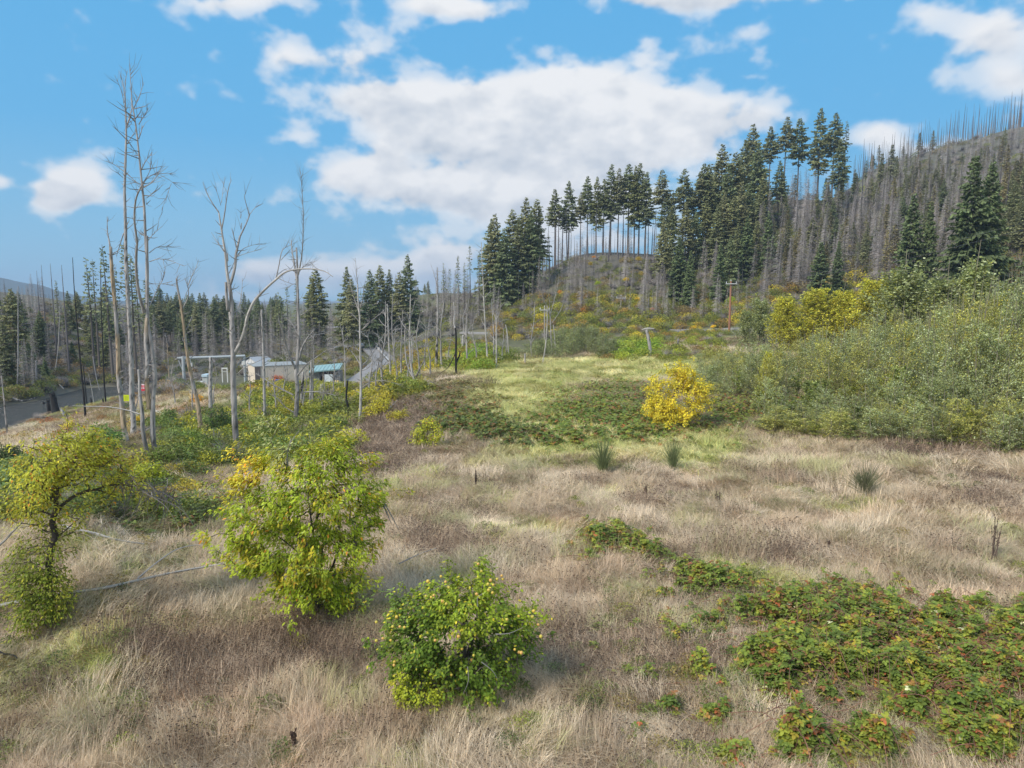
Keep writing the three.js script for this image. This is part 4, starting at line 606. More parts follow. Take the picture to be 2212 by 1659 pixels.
// a shrub or small tree: limbs grown from the trunk to points spread through its crown, leaves round the outer limbs
// blobs: [u, v, ru, rv, share, depth offset in metres, palette] in view units at the plant's own distance
function plant(o) {
  const q = rng(o.seed), foot = o.foot, px = mpp(foot), D0 = Math.hypot(foot.x, foot.z), g = thing(o.name, foot, o.label, o.category, o.group);
  const nodes = []; const trunks = o.trunks.map((t) => smooth(mapPts(t.pts).map(([u, v], i, a) => at(u, v, D0 + (t.dz ?? 0) * i / Math.max(1, a.length - 1))), 0.2));
  trunks.forEach((c, ti) => { if (ti === 0 || o.trunks[ti].foot) { c[0].y = H(c[0].x, c[0].z) - 0.15; } c.forEach((p, i) => nodes.push({ p, par: i ? nodes.length - 1 : ti ? -2 : -1, w: 0 })); });
  let s0 = 0; trunks.forEach((c, ti) => { if (ti && !o.trunks[ti].foot) { let best = 0, bd = 1e9; for (let k = 0; k < s0; k++) { const d = nodes[k].p.distanceTo(c[0]); if (d < bd) { bd = d; best = k; } } nodes[s0].par = best; } else nodes[s0].par = -1; s0 += c.length; });
  const total = o.blobs.reduce((a, b) => a + b[4], 0), T = [];
  for (const [u, v, ru, rv, share, dz = 0, pal] of o.blobs) {
    const c = at(u, v, D0 + dz), s = mpp(c), right = V(1, 0, 0), n = Math.round(o.limbs * share / total);
    for (let k = 0; k < n; k++) { let a, b, c2, r; do { a = rnd(-1, 1, q); b = rnd(-1, 1, q); c2 = rnd(-1, 1, q); r = a * a + b * b + c2 * c2; } while (r > 1 || (r < 0.12 && q() < 0.7)); T.push({ p: V(c.x + a * ru * s, Math.max(H(c.x, c.z) + 0.08, c.y + b * rv * s), c.z + c2 * (ru + rv) * .5 * s * (o.deep ?? 1)), pal }); }
  }
  { const outer = T.slice(), cx = at(o.blobs[0][0], o.blobs[0][1], D0); for (let k = 0; k < (o.shoots ?? 0); k++) { const t = outer[Math.floor(q() * outer.length)], d = V().subVectors(t.p, cx); if (d.length() < .5 * o.blobs[0][2] * px) { k -= .8; continue; } d.normalize().add(V(0, .35, 0)).normalize(); T.push({ p: t.p.clone().addScaledVector(d, rnd(.25, .75, q) * (o.shootL ?? 1)), pal: t.pal, shoot: 1 }); } }
  const base = trunks[0][Math.min(trunks[0].length - 1, Math.floor(trunks[0].length * (o.start ?? 0.3)))];
  T.sort((a, b) => a.p.distanceTo(base) - b.p.distanceTo(base));
  const L = new Copies(), pals = [].concat(o.leaves), leafGeom = o.leafGeo ?? LEAF.oval;
  for (const t of T) {
    let best = 0, bd = 1e9; for (let k = 0; k < nodes.length; k++) { const n = nodes[k]; const d = n.p.distanceTo(t.p) + (n.p.y > t.p.y ? 0.25 : 0) * (o.droop ? 0 : 1); if (d < bd && n.p.y > foot.y + (o.clear ?? 0.05)) { bd = d; best = k; } }
    const a = nodes[best].p, n = Math.max(2, Math.round(a.distanceTo(t.p) / 0.28)); let par = best; const seg = [];
    for (let k = 1; k <= n; k++) { const f = k / n, p = V().lerpVectors(a, t.p, f); p.y += Math.sin(f * Math.PI) * a.distanceTo(t.p) * (o.arch ?? 0.08); p.add(V(gauss(q), gauss(q), gauss(q)).multiplyScalar(k < n ? 0.04 : 0)); nodes.push({ p, par, w: 0 }); par = nodes.length - 1; seg.push(p); }
    nodes[par].tip = true;
    const tone = 0.8 + 0.4 * q(), patch = n3(t.p.x * 0.9 + o.seed, t.p.y * 0.9, t.p.z * 0.9);
    const pal = t.pal ?? pals[0];
    for (let k = 0; k < o.perLimb * rnd(.5, 1.5, q); k++) {
      const f = Math.sqrt(q()), i = Math.min(seg.length - 1, Math.floor(f * seg.length)), s = seg[i], sp = o.spread ?? 0.13;
      const p = V(s.x + gauss(q) * sp, s.y + gauss(q) * sp, s.z + gauss(q) * sp); if (p.y < H(p.x, p.z) + 0.03) continue;
      let c = patch > 0.25 && q() < 0.5 ? pal[1] : q() < (o.odd ?? 0.06) ? pick(pal[2] ? pal.slice(2) : pal, q) : pal[0];
      c = tint(c, tone * rnd(0.7, 1.3, q));
      const away = Math.atan2(p.x - foot.x, p.z - foot.z);
      L.add(place(p.x - foot.x, p.y - foot.y, p.z - foot.z, rnd(-0.3, 1.1, q), away + gauss(q) * 1.3, gauss(q) * 0.7, (o.leafSize ?? 1) * rnd(.7, 1.25, q)), c);
    }
  }
  for (let k = nodes.length - 1; k >= 0; k--) { if (nodes[k].tip || nodes[k].w === 0) nodes[k].w += 1; if (nodes[k].par >= 0) nodes[nodes[k].par].w += nodes[k].w; }
  const rad = (w) => (o.tip ?? 0.006) * Math.pow(w, o.pipe ?? 0.42), bc = o.bark ?? [0.13, 0.105, 0.085], big = new MB(), tr = new MB();
  nodes.forEach((n, k) => { if (n.par < 0) return; const P = nodes[n.par]; const m = k < s0 ? big : tr; m.tube([P.p, n.p], (i) => rad(i ? n.w : (k < s0 || P.w < n.w * 2.5) ? P.w : n.w), k < s0 ? 9 : 4, barkCol(bc, 0.35, 5), false); });
  if (big.n) big.build(o.trunkName ?? 'trunk', MAT.bark, g, foot); if (tr.n) tr.build('branch', MAT.twig, g, foot).userData.kind = 'stuff';
  if (L.n) L.build('foliage', leafGeom, MAT.leaf, g);
  return { g, T, q, foot, px };
}
const YG = [0.265, 0.335, 0.035], YGO = [0.37, 0.33, 0.04], GR = [0.12, 0.20, 0.035], YEL = [0.49, 0.44, 0.06], YEL2 = [0.40, 0.39, 0.055], ORG = [0.55, 0.24, 0.05], DKG = [0.06, 0.11, 0.025], OLV = [0.17, 0.19, 0.05], SAGE = [0.19, 0.25, 0.12], PALEG = [0.36, 0.40, 0.27], RED = [0.42, 0.09, 0.04], BRN = [0.26, 0.15, 0.08];
// yellow green fruit tree in the middle left
{
  const foot = ground(712, 1322);
  const r = plant({ name: 'fruit_tree', label: 'bushy yellow green fruit tree with long leafy shoots, left of the apple bush', category: 'tree', seed: 51, foot, limbs: 760, perLimb: 52, leafGeo: LEAF.lance, leafSize: 1.12, spread: 0.15, shoots: 90, shootL: 1.1, arch: 0.1, start: 0.3, odd: 0.08, tip: 0.005,
    trunks: [{ pts: [[712, 1330], [704, 1290], [690, 1220], [676, 1150], [668, 1090], [664, 1040]] }, { pts: [[700, 1270], [730, 1190], [745, 1110]], dz: 0.5 }, { pts: [[696, 1250], [640, 1190], [590, 1150]], dz: -0.4 }, { pts: [[690, 1220], [620, 1130], [575, 1090]], dz: 0.6 }],
    blobs: [[645, 1075, 125, 85, 3.2], [560, 1110, 85, 65, 1.6, -.3], [745, 1090, 80, 85, 1.9, .3], [600, 1190, 105, 60, 2.0, -.5], [720, 1215, 85, 75, 1.7, -.2], [690, 1000, 55, 40, .7, .4], [520, 1050, 38, 24, .35, 0, [YEL2, YGO, ORG]], [545, 1020, 30, 28, .3, .3, [YEL, YGO, ORG]], [525, 1190, 55, 18, .4, -.2], [720, 965, 40, 28, .4, .3], [775, 1000, 42, 22, .35, .2], [800, 1065, 32, 35, .4], [600, 975, 26, 30, .22, .2, [PALEG, YG, YEL2]], [580, 1000, 38, 28, .3, .2, [YEL2, YG, PALEG]], [790, 1150, 38, 50, .4], [720, 1290, 55, 32, .5, -.4], [650, 1255, 70, 35, .9, -.6], [700, 1265, 90, 45, 1.2, .2], [580, 1225, 60, 30, .5, -.2]],
    leaves: [[YG, YGO, ORG, GR, PALEG, GR]] });
  const dead = new MB(), f = r.foot; for (const pts of [[[622, 1010], [620, 985], [626, 960], [646, 930]], [[626, 965], [628, 946]], [[824, 1075], [838, 1100], [862, 1145]], [[828, 1090], [845, 1130]]]) { const c = smooth(pts.map(([u, v]) => at(u, v, Math.hypot(f.x, f.z) + .2)), .15); dead.tube(c, (i, t) => 0.022 * (1 - t) + 0.006, 5, tint(GREY, .8)); }
  dead.build('dead_branch', MAT.twig, r.g, f).userData.kind = 'stuff';
}
// bush with yellow apples
{
  const foot = ground(1000, 1500);
  const A = [[0.20, 0.27, 0.03], YG, YEL2, YEL, GR], Bm = [[0.10, 0.165, 0.025], [0.17, 0.22, 0.03], GR, YG, YEL2];
  const r = plant({ name: 'apple_bush', label: 'rounded apple bush hung with small yellow apples, in front of the fruit tree', category: 'bush', seed: 61, foot, limbs: 620, perLimb: 40, leafGeo: LEAF.oval, leafSize: 0.94, spread: 0.12, shoots: 70, shootL: .7, arch: 0.12, start: 0.2, droop: true, odd: 0.1,
    trunks: [{ pts: [[1000, 1505], [1004, 1440], [1000, 1380], [1010, 1310]] }, { pts: [[1002, 1470], [930, 1400], [880, 1370]], dz: -.3 }, { pts: [[1004, 1450], [1080, 1370], [1130, 1350]], dz: .2 }, { pts: [[1002, 1440], [1040, 1330], [1070, 1290]], dz: .5 }],
    blobs: [[990, 1385, 135, 95, 3.4, 0, Bm], [900, 1375, 85, 72, 1.5, -.2, Bm], [1085, 1385, 75, 75, 1.4, 0, Bm], [1015, 1285, 95, 45, 1.5, .2, A], [940, 1310, 70, 40, .8, 0, A], [1040, 1235, 26, 28, .25, .2, A], [1115, 1345, 42, 32, .4, 0, A], [870, 1330, 40, 36, .45, -.1, [[0.13, 0.2, 0.05], YG, YEL]], [1000, 1465, 120, 40, 1.1, -.4, Bm], [890, 1440, 50, 40, .5, -.3, Bm], [1010, 1330, 80, 30, .6, -.5, A]],
    leaves: [Bm] });
  const q = rng(62), sp = new THREE.SphereGeometry(0.031, 12, 9), D0 = Math.hypot(foot.x, foot.z); sp.setAttribute('color', new THREE.BufferAttribute(new Float32Array(sp.attributes.position.count * 3).fill(1), 3));
  const fm = [[0.66, 0.46, 0.07], [0.68, 0.4, 0.1], [0.58, 0.47, 0.07]].map((c) => { const m = MAT.fruit.clone(); m.color.setRGB(...c); return m; });
  const spots = [[825, 330], [860, 372], [885, 415], [725, 368], [835, 520], [865, 540], [965, 515], [1098, 465], [1190, 435], [1225, 395], [1205, 360], [1255, 350], [1300, 350], [1290, 325], [1185, 390], [1220, 455], [1110, 235], [1135, 290], [750, 490], [770, 475], [710, 480], [485, 640], [510, 715], [455, 715], [545, 720], [575, 740], [330, 822], [440, 820], [380, 805], [330, 680], [985, 884], [960, 790], [1000, 850], [905, 1085], [1060, 970], [1075, 935], [470, 985], [465, 1010], [600, 920], [630, 880], [780, 820], [1525, 640], [1535, 595], [1570, 700], [1590, 790], [1390, 890], [1420, 910], [1330, 660], [1420, 635], [1440, 915]];
  spots.forEach(([x, y], i) => { const p = at(x / 3.5457 + 720, y / 3.5457 + 1152, D0 - rnd(0.35, 1.15, q)), m = shade(new THREE.Mesh(sp, fm[i % 3])); m.name = 'apple'; m.position.copy(p).sub(foot); m.scale.setScalar(rnd(.8, 1.15, q)); r.g.add(m); });
  const dead = new MB(); for (const pts of [[[1070, 1370], [1100, 1368], [1130, 1355]], [[1040, 1430], [1065, 1450], [1075, 1468]], [[1010, 1440], [1012, 1470], [1000, 1500]], [[1032, 1310], [1032, 1290], [1048, 1280]]]) dead.tube(smooth(pts.map(([u, v]) => at(u, v, D0 - 1.2)), .1), (i, t) => 0.007 * (1 - t) + 0.003, 5, tint(GREY, .7));
  dead.build('dead_branch', MAT.twig, r.g, foot).userData.kind = 'stuff';
}
plant({ name: 'shrub', label: 'small yellow green shrub nestled against the front of the apple bush', category: 'shrub', seed: 65, foot: ground(912, 1546), limbs: 110, perLimb: 26, leafGeo: LEAF.oval, leafSize: 0.75, spread: 0.09, trunks: [{ pts: [[912, 1548], [910, 1515], [908, 1490]] }], trunkName: 'stem', blobs: [[905, 1478, 58, 42, 1.4], [930, 1510, 36, 28, .7, -.1], [885, 1505, 34, 26, .5]], leaves: [[[0.30, 0.35, 0.04], YEL2, GR]] });
// old apple tree with its curved dark trunk
{
  const foot = ground(112, 1352), P = [[0.33, 0.35, 0.055], [0.42, 0.41, 0.06], ORG, YEL, GR], Q = [[0.17, 0.21, 0.035], [0.25, 0.26, 0.04], YEL2, GR];
  const r = plant({ name: 'apple_tree', label: 'old leaning apple tree with a curved dark trunk and thin yellowing leaves', category: 'tree', seed: 71, foot, limbs: 620, perLimb: 36, leafGeo: LEAF.lance, leafSize: .88, spread: 0.18, shoots: 80, shootL: .9, arch: 0.04, start: 0.7, odd: 0.12, clear: 0.5, bark: [0.075, 0.06, 0.05], tip: 0.0055,
    trunks: [{ pts: [cL, [345, 1410], [318, 1300], [304, 1180], [302, 1080], [308, 1000], [322, 900], [345, 850], [335, 800], [326, 750], [350, 690], [392, 650], [450, 605], [530, 570], [600, 556]] }, { pts: [cL, [345, 700], [352, 640], [330, 590], [340, 520], [360, 450]], dz: .3 }, { pts: [cL, [350, 850], [410, 810], [450, 770], [495, 738]], dz: -.4 }, { pts: [cL, [590, 556], [660, 575], [740, 598], [800, 602]], dz: .2 }, { pts: [cL, [600, 556], [680, 530], [780, 530], [900, 560]], dz: -.2 }],
    blobs: [[125, 1000, 85, 62, 3, 0, P], [200, 975, 62, 42, 1.8, .2, P], [235, 1010, 36, 40, .9, 0, P], [90, 1040, 50, 55, 1.2, -.2, P], [160, 950, 40, 26, .6, .2, P], [60, 1110, 48, 48, .8, .3, P], [235, 1065, 26, 22, .3, 0, P], [85, 1210, 65, 60, 1.7, .1, Q], [55, 1260, 45, 50, 1.1, 0, Q], [110, 1290, 46, 52, 1.5, -.3, Q], [70, 1325, 36, 32, .8, -.3, Q], [140, 1130, 50, 40, .6, .3, Q], [170, 1100, 50, 36, .35, 0, P]],
    leaves: [P] });
  const q = rng(72), D0 = Math.hypot(foot.x, foot.z), tg = new MB();
  for (let k = 0; k < 120; k++) { const u = rnd(245, 375, q), v = lerp(1040, 1085, Math.abs(u - 275) / 120) + gauss(q) * 12, p = at(u, v, D0 + gauss(q) * .8 + .3), L = rnd(.3, 1.3, q), e = V(p.x + rnd(-.7, .9, q) * L, p.y - rnd(-.5, 1.1, q) * L, p.z + gauss(q) * L * .4), m = p.clone().lerp(e, .5).add(V(.1, .12, 0).multiplyScalar(L)); tg.tube(smooth([p, m, e], .2), (i, t) => .011 * (1 - t) + .004, 3, tint([0.25, 0.22, 0.2], rnd(.7, 1.3, q)), false); }
  tg.build('dead_twig', MAT.twig, r.g, foot).userData.kind = 'stuff';
}
// shrubs in the field
plant({ name: 'shrub', label: 'bright golden yellow shrub standing alone in the upper field', category: 'shrub', seed: 81, foot: ground(1456, 924), limbs: 460, perLimb: 30, leafGeo: LEAF.big, leafSize: 1.05, spread: 0.2, shoots: 60, shootL: 1, arch: .1, start: .2, trunks: [{ pts: [[1456, 928], [1455, 890], [1457, 850], [1462, 810]] }, { pts: [[1456, 915], [1425, 880], [1410, 850]] }, { pts: [[1456, 915], [1490, 880], [1510, 850]] }], trunkName: 'stem', blobs: [[1458, 855, 66, 58, 3], [1470, 808, 30, 28, .7], [1425, 875, 36, 34, .8], [1502, 850, 34, 42, .9], [1450, 900, 48, 24, .8, -.6]], leaves: [[YEL, YEL2, YGO, YG, BRN]] });
plant({ name: 'shrub', label: 'small round lime shrub on the brown bank, left of the bramble carpet', category: 'shrub', seed: 82, foot: ground(922, 972), limbs: 180, perLimb: 18, leafGeo: LEAF.oval, leafSize: 1.3, spread: 0.16, start: .2, trunks: [{ pts: [[922, 974], [922, 950], [925, 925]] }], trunkName: 'stem', blobs: [[922, 940, 36, 30, 2], [930, 915, 20, 16, .6], [905, 950, 22, 22, .6]], leaves: [[[0.27, 0.31, 0.04], YEL2, GR, ORG]] });
plant({ name: 'shrub', label: 'low amber shrub at the bank edge beside the slim upright snag', category: 'shrub', seed: 83, foot: ground(812, 903), limbs: 150, perLimb: 17, leafGeo: LEAF.oval, leafSize: 1.6, spread: 0.22, start: .2, trunks: [{ pts: [[812, 904], [812, 890], [815, 880]] }], trunkName: 'stem', blobs: [[800, 888, 26, 15, 1.2], [825, 872, 20, 15, 1]], leaves: [[YEL2, YEL, OLV]] });
plant({ name: 'shrub', label: 'little dull yellow shrub on the brown bank above the lime shrub', category: 'shrub', seed: 84, foot: ground(860, 912), limbs: 90, perLimb: 16, leafGeo: LEAF.oval, leafSize: 1.4, spread: 0.18, start: .2, trunks: [{ pts: [[860, 913], [860, 900]] }], trunkName: 'stem', blobs: [[860, 899, 24, 12, 1]], leaves: [[[0.33, 0.29, 0.05], YEL2, OLV]] });
plant({ name: 'shrub', label: 'yellow topped weed sprig beside the red bush on the river flat', category: 'shrub', seed: 85, foot: ground(168, 935), limbs: 50, perLimb: 16, leafGeo: LEAF.oval, leafSize: 2, spread: 0.25, start: .2, trunks: [{ pts: [[150, 948], [150, 930], [151, 918]] }], trunkName: 'stem', blobs: [[150, 925, 10, 18, 1]], leaves: [[YEL, YEL2, OLV]] });
plant({ name: 'shrub', label: 'russet red bush on the river flat', category: 'shrub', seed: 86, foot: ground(103, 920), limbs: 70, perLimb: 16, leafGeo: LEAF.oval, leafSize: 2.2, spread: 0.3, start: .2, trunks: [{ pts: [[103, 921], [103, 908]] }], trunkName: 'stem', blobs: [[101, 911, 14, 9, 1]], leaves: [[[0.24, 0.085, 0.055], BRN, ORG]] });
for (const [u, v, ru, rv, col, label, sd] of [[545, 838, 12, 9, [0.42, 0.12, 0.05], 'scarlet bush on the flat below the tan building, left one', 91], [600, 820, 14, 10, [0.38, 0.12, 0.06], 'scarlet bush on the flat below the tan building, right one', 92], [424, 864, 14, 12, [0.45, 0.28, 0.05], 'orange yellow bush left of the burnt birch stub', 93], [296, 915, 9, 16, [0.38, 0.30, 0.05], 'narrow mustard shrub between the sign trees', 94], [276, 880, 9, 10, [0.10, 0.14, 0.04], 'dark green tuft under the yellow sign', 95], [366, 905, 14, 24, [0.10, 0.16, 0.05], 'upright dark green sapling on the flat between the snags', 96], [12, 985, 40, 22, [0.05, 0.085, 0.03], 'dark green round shrub at the left edge', 97], [228, 950, 34, 34, [0.10, 0.18, 0.06], 'fresh green leafy sapling behind the old apple tree', 98], [322, 1030, 32, 28, [0.26, 0.30, 0.03], 'lime yellow shrub at the foot of the tallest snags', 99], [470, 905, 26, 34, [0.05, 0.09, 0.025], 'very dark shrub left of the big silvery snag', 100], [1166, 752, 16, 12, [0.3, 0.3, 0.06], 'rusty low bush by the pale stub', 101]])
  plant({ name: 'shrub', label, category: 'shrub', seed: sd, foot: ground(u, v + rv), limbs: 70 + ru * 2, perLimb: 18, leafGeo: LEAF.oval, leafSize: 1.7, spread: 0.26, start: .2, trunks: [{ pts: [[u, v + rv + 1], [u, v]] }], trunkName: 'stem', blobs: [[u, v, ru, rv, 1]], leaves: [[col, tint(col, 1.5), OLV, tint(col, .6)]] });
// broom: sheaves of thin green rods
for (const [u, v, w, h, label, n, sd] of [[1303, 1026, 36, 84, 'fan shaped green broom shrub in the field, left of its two neighbours', 300, 1], [1453, 1020, 30, 78, 'slender upright green broom shrub below the golden shrub', 200, 2], [1866, 1074, 50, 78, 'dark wide broom shrub on the right side of the field', 320, 3]]) {
  const q = rng(900 + sd), foot = ground(u, v), px = mpp(foot), g = thing('broom_shrub', foot, label, 'shrub'), m = new MB(), st = new MB();
  for (let k = 0; k < n; k++) { const a = q() * 6.283, s = Math.sqrt(q()), L = h * px * rnd(.35, 1.08, q), e = V(Math.cos(a) * s * w * px * rnd(.5, 1.1, q), L * (1 - .2 * s * s), Math.sin(a) * s * w * px * rnd(.5, 1.1, q)), c = tint(sd === 3 ? [0.16, 0.17, 0.085] : [0.19, 0.23, 0.09], rnd(.6, 1.5, q)); const b = V(e.x * .1, 0.02, e.z * .1); (k < 14 ? st : m).tube([b, V(e.x * .38, e.y * .55, e.z * .38), e].map((p) => p.add(V(gauss(q), 0, gauss(q)).multiplyScalar(.03))), (i, t) => .008 * (1 - t) + .003, 3, c, false); }
  st.build('stem', MAT.twig, g); m.build('foliage', MAT.twig, g).userData.kind = 'stuff';
}
// ---------- poplar thicket ----------
function makeSapling(seed, h, pal, o = {}) {
  const q = rng(seed), st = new MB(), lf = new MB();
  st.tube([0, .3, .6, 1].map((t) => V(gauss(q) * .15 * t * h * .3, h * t - (t ? 0 : .5), gauss(q) * .15 * t * h * .3)), (i, t) => 0.045 * (1 - t) + .008, 5, [0.27, 0.24, 0.17], false);
  const N = o.n ?? 34;
  for (let b = 0; b < N; b++) {
    const t = rnd(o.from ?? 0.08, 1, q), a = q() * 6.283, L = (1 - t * .72) * h * rnd(.16, .3, q) * (o.wide ?? 1), up = rnd(.5, 1.4, q) * (o.up ?? 1), p = V(gauss(q) * (o.multi ?? 0) * h * .1, h * t * .97 * (o.up ? .8 : 1), gauss(q) * (o.multi ?? 0) * h * .1), e = V(Math.cos(a) * L, p.y + up * L * .7, Math.sin(a) * L);
    st.tube([p, e], (i, f) => .012 * (1 - f) + .004, 3, [0.17, 0.15, 0.11], false);
    const tone = rnd(.75, 1.25, q);
    for (let k = 0; k < (o.leaves ?? 34); k++) {
      const f = rnd(.1, 1.08, q), c0 = V().lerpVectors(p, e, f).add(V(gauss(q), gauss(q), gauss(q)).multiplyScalar(.17)), s = rnd(.05, .1, q) * (o.size ?? 1), r1 = V(gauss(q), gauss(q) * .9 - .2, gauss(q)).normalize(), r2 = V().crossVectors(r1, V(gauss(q), gauss(q), gauss(q))).normalize();
      const c = tint(q() < .16 ? pal[1] : q() < .12 ? pal[2] : pal[0], tone * rnd(.65, 1.35, q));
      lf.quad(lf.v(c0.clone().addScaledVector(r1, -s), c), lf.v(c0.clone().addScaledVector(r2, s * .62), c), lf.v(c0.clone().addScaledVector(r1, s), c), lf.v(c0.clone().addScaledVector(r2, -s * .62), c));
    }
  }
  return { st: st.geo(), lf: lf.geo() };
}
const POP = [0, 1, 2, 3].map((k) => makeSapling(1000 + k, 7, [[0.25, 0.285, 0.14], [0.48, 0.53, 0.42], [0.36, 0.34, 0.09]], { n: 36, leaves: 42, size: .78, from: .14, up: 1.5, multi: .7 }));
const YPOP = [0, 1].map((k) => makeSapling(1010 + k, 7, [[0.34, 0.35, 0.06], [0.44, 0.41, 0.1], [0.22, 0.27, 0.07]], { n: 190, leaves: 60, wide: .8, size: .9, from: .0, up: 2.2, multi: 1 }));
const BPOP = [0, 1].map((k) => makeSapling(1030 + k, 7, [[0.22, 0.26, 0.12], [0.44, 0.5, 0.38], [0.28, 0.29, 0.07]], { n: 150, leaves: 56, wide: .9, size: .85, from: 0, up: 1.8, multi: .8 }));
const DPOP = [0, 1].map((k) => makeSapling(1020 + k, 4, [[0.15, 0.19, 0.045], [0.34, 0.38, 0.2], [0.27, 0.28, 0.06]], { wide: 1.5, from: 0, n: 44 }));
{
  const q = rng(1100), g = new THREE.Group(); g.name = numbered('poplar_thicket'); scene.add(g); tag(g, 'dense thicket of grey green poplar saplings filling the right side behind the field', 'thicket', null, 'stuff');
  const sets = [...POP, ...DPOP], S = sets.map(() => [new Copies(), new Copies()]);
  const topAt = (u) => { const P = [[1490, 795], [1530, 772], [1580, 748], [1640, 734], [1700, 722], [1800, 702], [1900, 668], [2000, 638], [2100, 610], [2212, 596], [2600, 560]]; let k = 0; while (k < P.length - 2 && P[k + 1][0] < u) k++; return lerp(P[k][1], P[k + 1][1], (u - P[k][0]) / (P[k + 1][0] - P[k][0])); };
  for (let i = 0; i < 640; i++) {
    const u = rnd(1505, 2560, q), D = lerp(u < 1640 ? 56 : 42, u < 1640 ? 90 : 96, q() ** 1.3), p = onLand(u, D);
    const h = lerp(.35, 1, smoothstep(D, 43, 54)) * clamp(at(u, topAt(u) + (q() < .22 ? rnd(-26, 0, q) : rnd(-4, 75, q)), D).y - p.y, 2, 11), k = q() < (D < 52 ? .34 : .06) ? 4 + Math.floor(q() * 2) : Math.floor(q() * 4);
    const hh = k >= 4 ? h * .55 : h, s = hh / (k >= 4 ? 4 : 7), w = Math.max(.75, s * .55 + .4), c = mixc([1, 1, 1], n2(p.x * .12, p.z * .12) > .2 ? [1.15, 1.05, .6] : [.95, 1, 1.1], .8), m = place(p.x, p.y - .1, p.z, gauss(q) * .05, q() * 6.28, gauss(q) * .05, w, s);
    S[k][0].add(m, [1, 1, 1]); S[k][1].add(m, tint(c, rnd(.8, 1.25, q)));
  }
  sets.forEach((s, k) => { if (S[k][0].n) { S[k][0].build('stem', s.st, MAT.twig, g); S[k][1].build('foliage', s.lf, MAT.leafPale, g); } });
}
function sapling(set, u, vtop, D, wide, label, name = 'sapling', category = 'young tree') { const p = onLand(u, D), h = at(u, vtop, D).y - p.y, g = thing(name, p, label, category), s = set; const hh = s === DPOP[0] ? 4 : 7; for (const [geo, nm, mt] of [[s.st, 'trunk', MAT.twig], [s.lf, 'crown', YPOP.includes(s) ? MAT.leaf : MAT.leafPale]]) { const m = shade(new THREE.Mesh(geo, mt)); m.name = nm; g.add(m); } g.scale.set(wide * h / hh, h / hh, wide * h / hh); g.rotation.y = rnd(0, 6.28); return g; }
sapling(YPOP[0], 1655, 742, 55, .8, 'yellow green sapling in front of the poplar thicket');
sapling(YPOP[1], 1692, 622, 104, 1.5, 'bright yellow young tree behind the thicket, left of three');
sapling(YPOP[0], 1758, 600, 106, 1.7, 'bright yellow young tree behind the thicket, tallest of three');
sapling(YPOP[1], 1815, 606, 106, 1.5, 'bright yellow young tree behind the thicket, right of three');
sapling(BPOP[1], 2090, 518, 86, 1.3, 'tallest grey green poplar sapling rising from the thicket');
sapling(BPOP[0], 1940, 538, 94, 1.6, 'olive round headed young tree below the dark firs on the right');
sapling(YPOP[1], 1880, 575, 104, 1.6, 'yellowing young tree left of the olive round headed one');
sapling(BPOP[0], 2035, 560, 92, 1.5, 'grey green young tree left of the tallest poplar sapling');
sapling(BPOP[1], 2170, 570, 84, 1.4, 'grey green young tree near the right edge');
sapling(BPOP[1], 1640, 628, 118, 1.5, 'olive willow like tree right of the reddish power pole');
sapling(BPOP[0], 1612, 655, 112, 1.4, 'grey green willow like tree close to the reddish power pole');
// willow scrub at the far end of the field
{
  const q = rng(1150), g = new THREE.Group(); g.name = numbered('willow_scrub'); scene.add(g); tag(g, 'grey green willow scrub behind the far end of the field', 'scrub', null, 'stuff'); const S = POP.map(() => [new Copies(), new Copies()]);
  for (let i = 0; i < 130; i++) { const u = rnd(1085, 1335, q), D = rnd(91, 116, q), p = onLand(u, D), vt = lerp(742, 672, Math.max(0, 1 - Math.abs(u - 1250) / 130)) + rnd(0, 45, q), h = clamp(at(u, vt, D).y - p.y, 1.5, 8), k = i % 4, w = .75 + h * .07, m = place(p.x, p.y - .1, p.z, gauss(q) * .06, q() * 6.28, gauss(q) * .06, w, h / 7); S[k][0].add(m, [1, 1, 1]); S[k][1].add(m, tint([.8, .84, .85], rnd(.75, 1.2, q))); }
  POP.forEach((s, k) => { S[k][0].build('stem', s.st, MAT.twig, g); S[k][1].build('foliage', s.lf, MAT.leafPale, g); });
}
// ---------- undergrowth on slopes and banks ----------
const clumpGeo = (seed, n, size, twiggy) => { const q = rng(seed), m = new MB(); for (let k = 0; k < n; k++) { const a = q() * 6.28, b = Math.acos(rnd(-.2, 1, q)), r = Math.cbrt(rnd(.15, 1, q)), p = V(Math.cos(a) * Math.sin(b) * r, Math.cos(b) * r * .9, Math.sin(a) * Math.sin(b) * r), c = tint([1, 1, 1], rnd(.6, 1.4, q)); if (twiggy) { const e = p.clone().multiplyScalar(1.25).add(V(gauss(q) * .1, .12, gauss(q) * .1)), o = p.clone().multiplyScalar(.15), s = .011; m.quad(m.v(V(o.x - s, o.y, o.z + s), c), m.v(V(o.x + s, o.y, o.z - s), c), m.v(e, c), m.v(e, c)); } else { const s = size * rnd(.6, 1.3, q), r1 = V(gauss(q), gauss(q), gauss(q)).normalize(), r2 = V().crossVectors(r1, V(gauss(q), gauss(q), gauss(q))).normalize(); m.quad(m.v(p.clone().addScaledVector(r1, -s), c), m.v(p.clone().addScaledVector(r2, s * .6), c), m.v(p.clone().addScaledVector(r1, s), c), m.v(p.clone().addScaledVector(r2, -s * .6), c)); } } return m.geo(); };
const CLUMP = [0, 1, 2].map((k) => clumpGeo(1200 + k, 420, 0.075)), BRUSH = [0, 1].map((k) => clumpGeo(1210 + k, 260, 0, true));
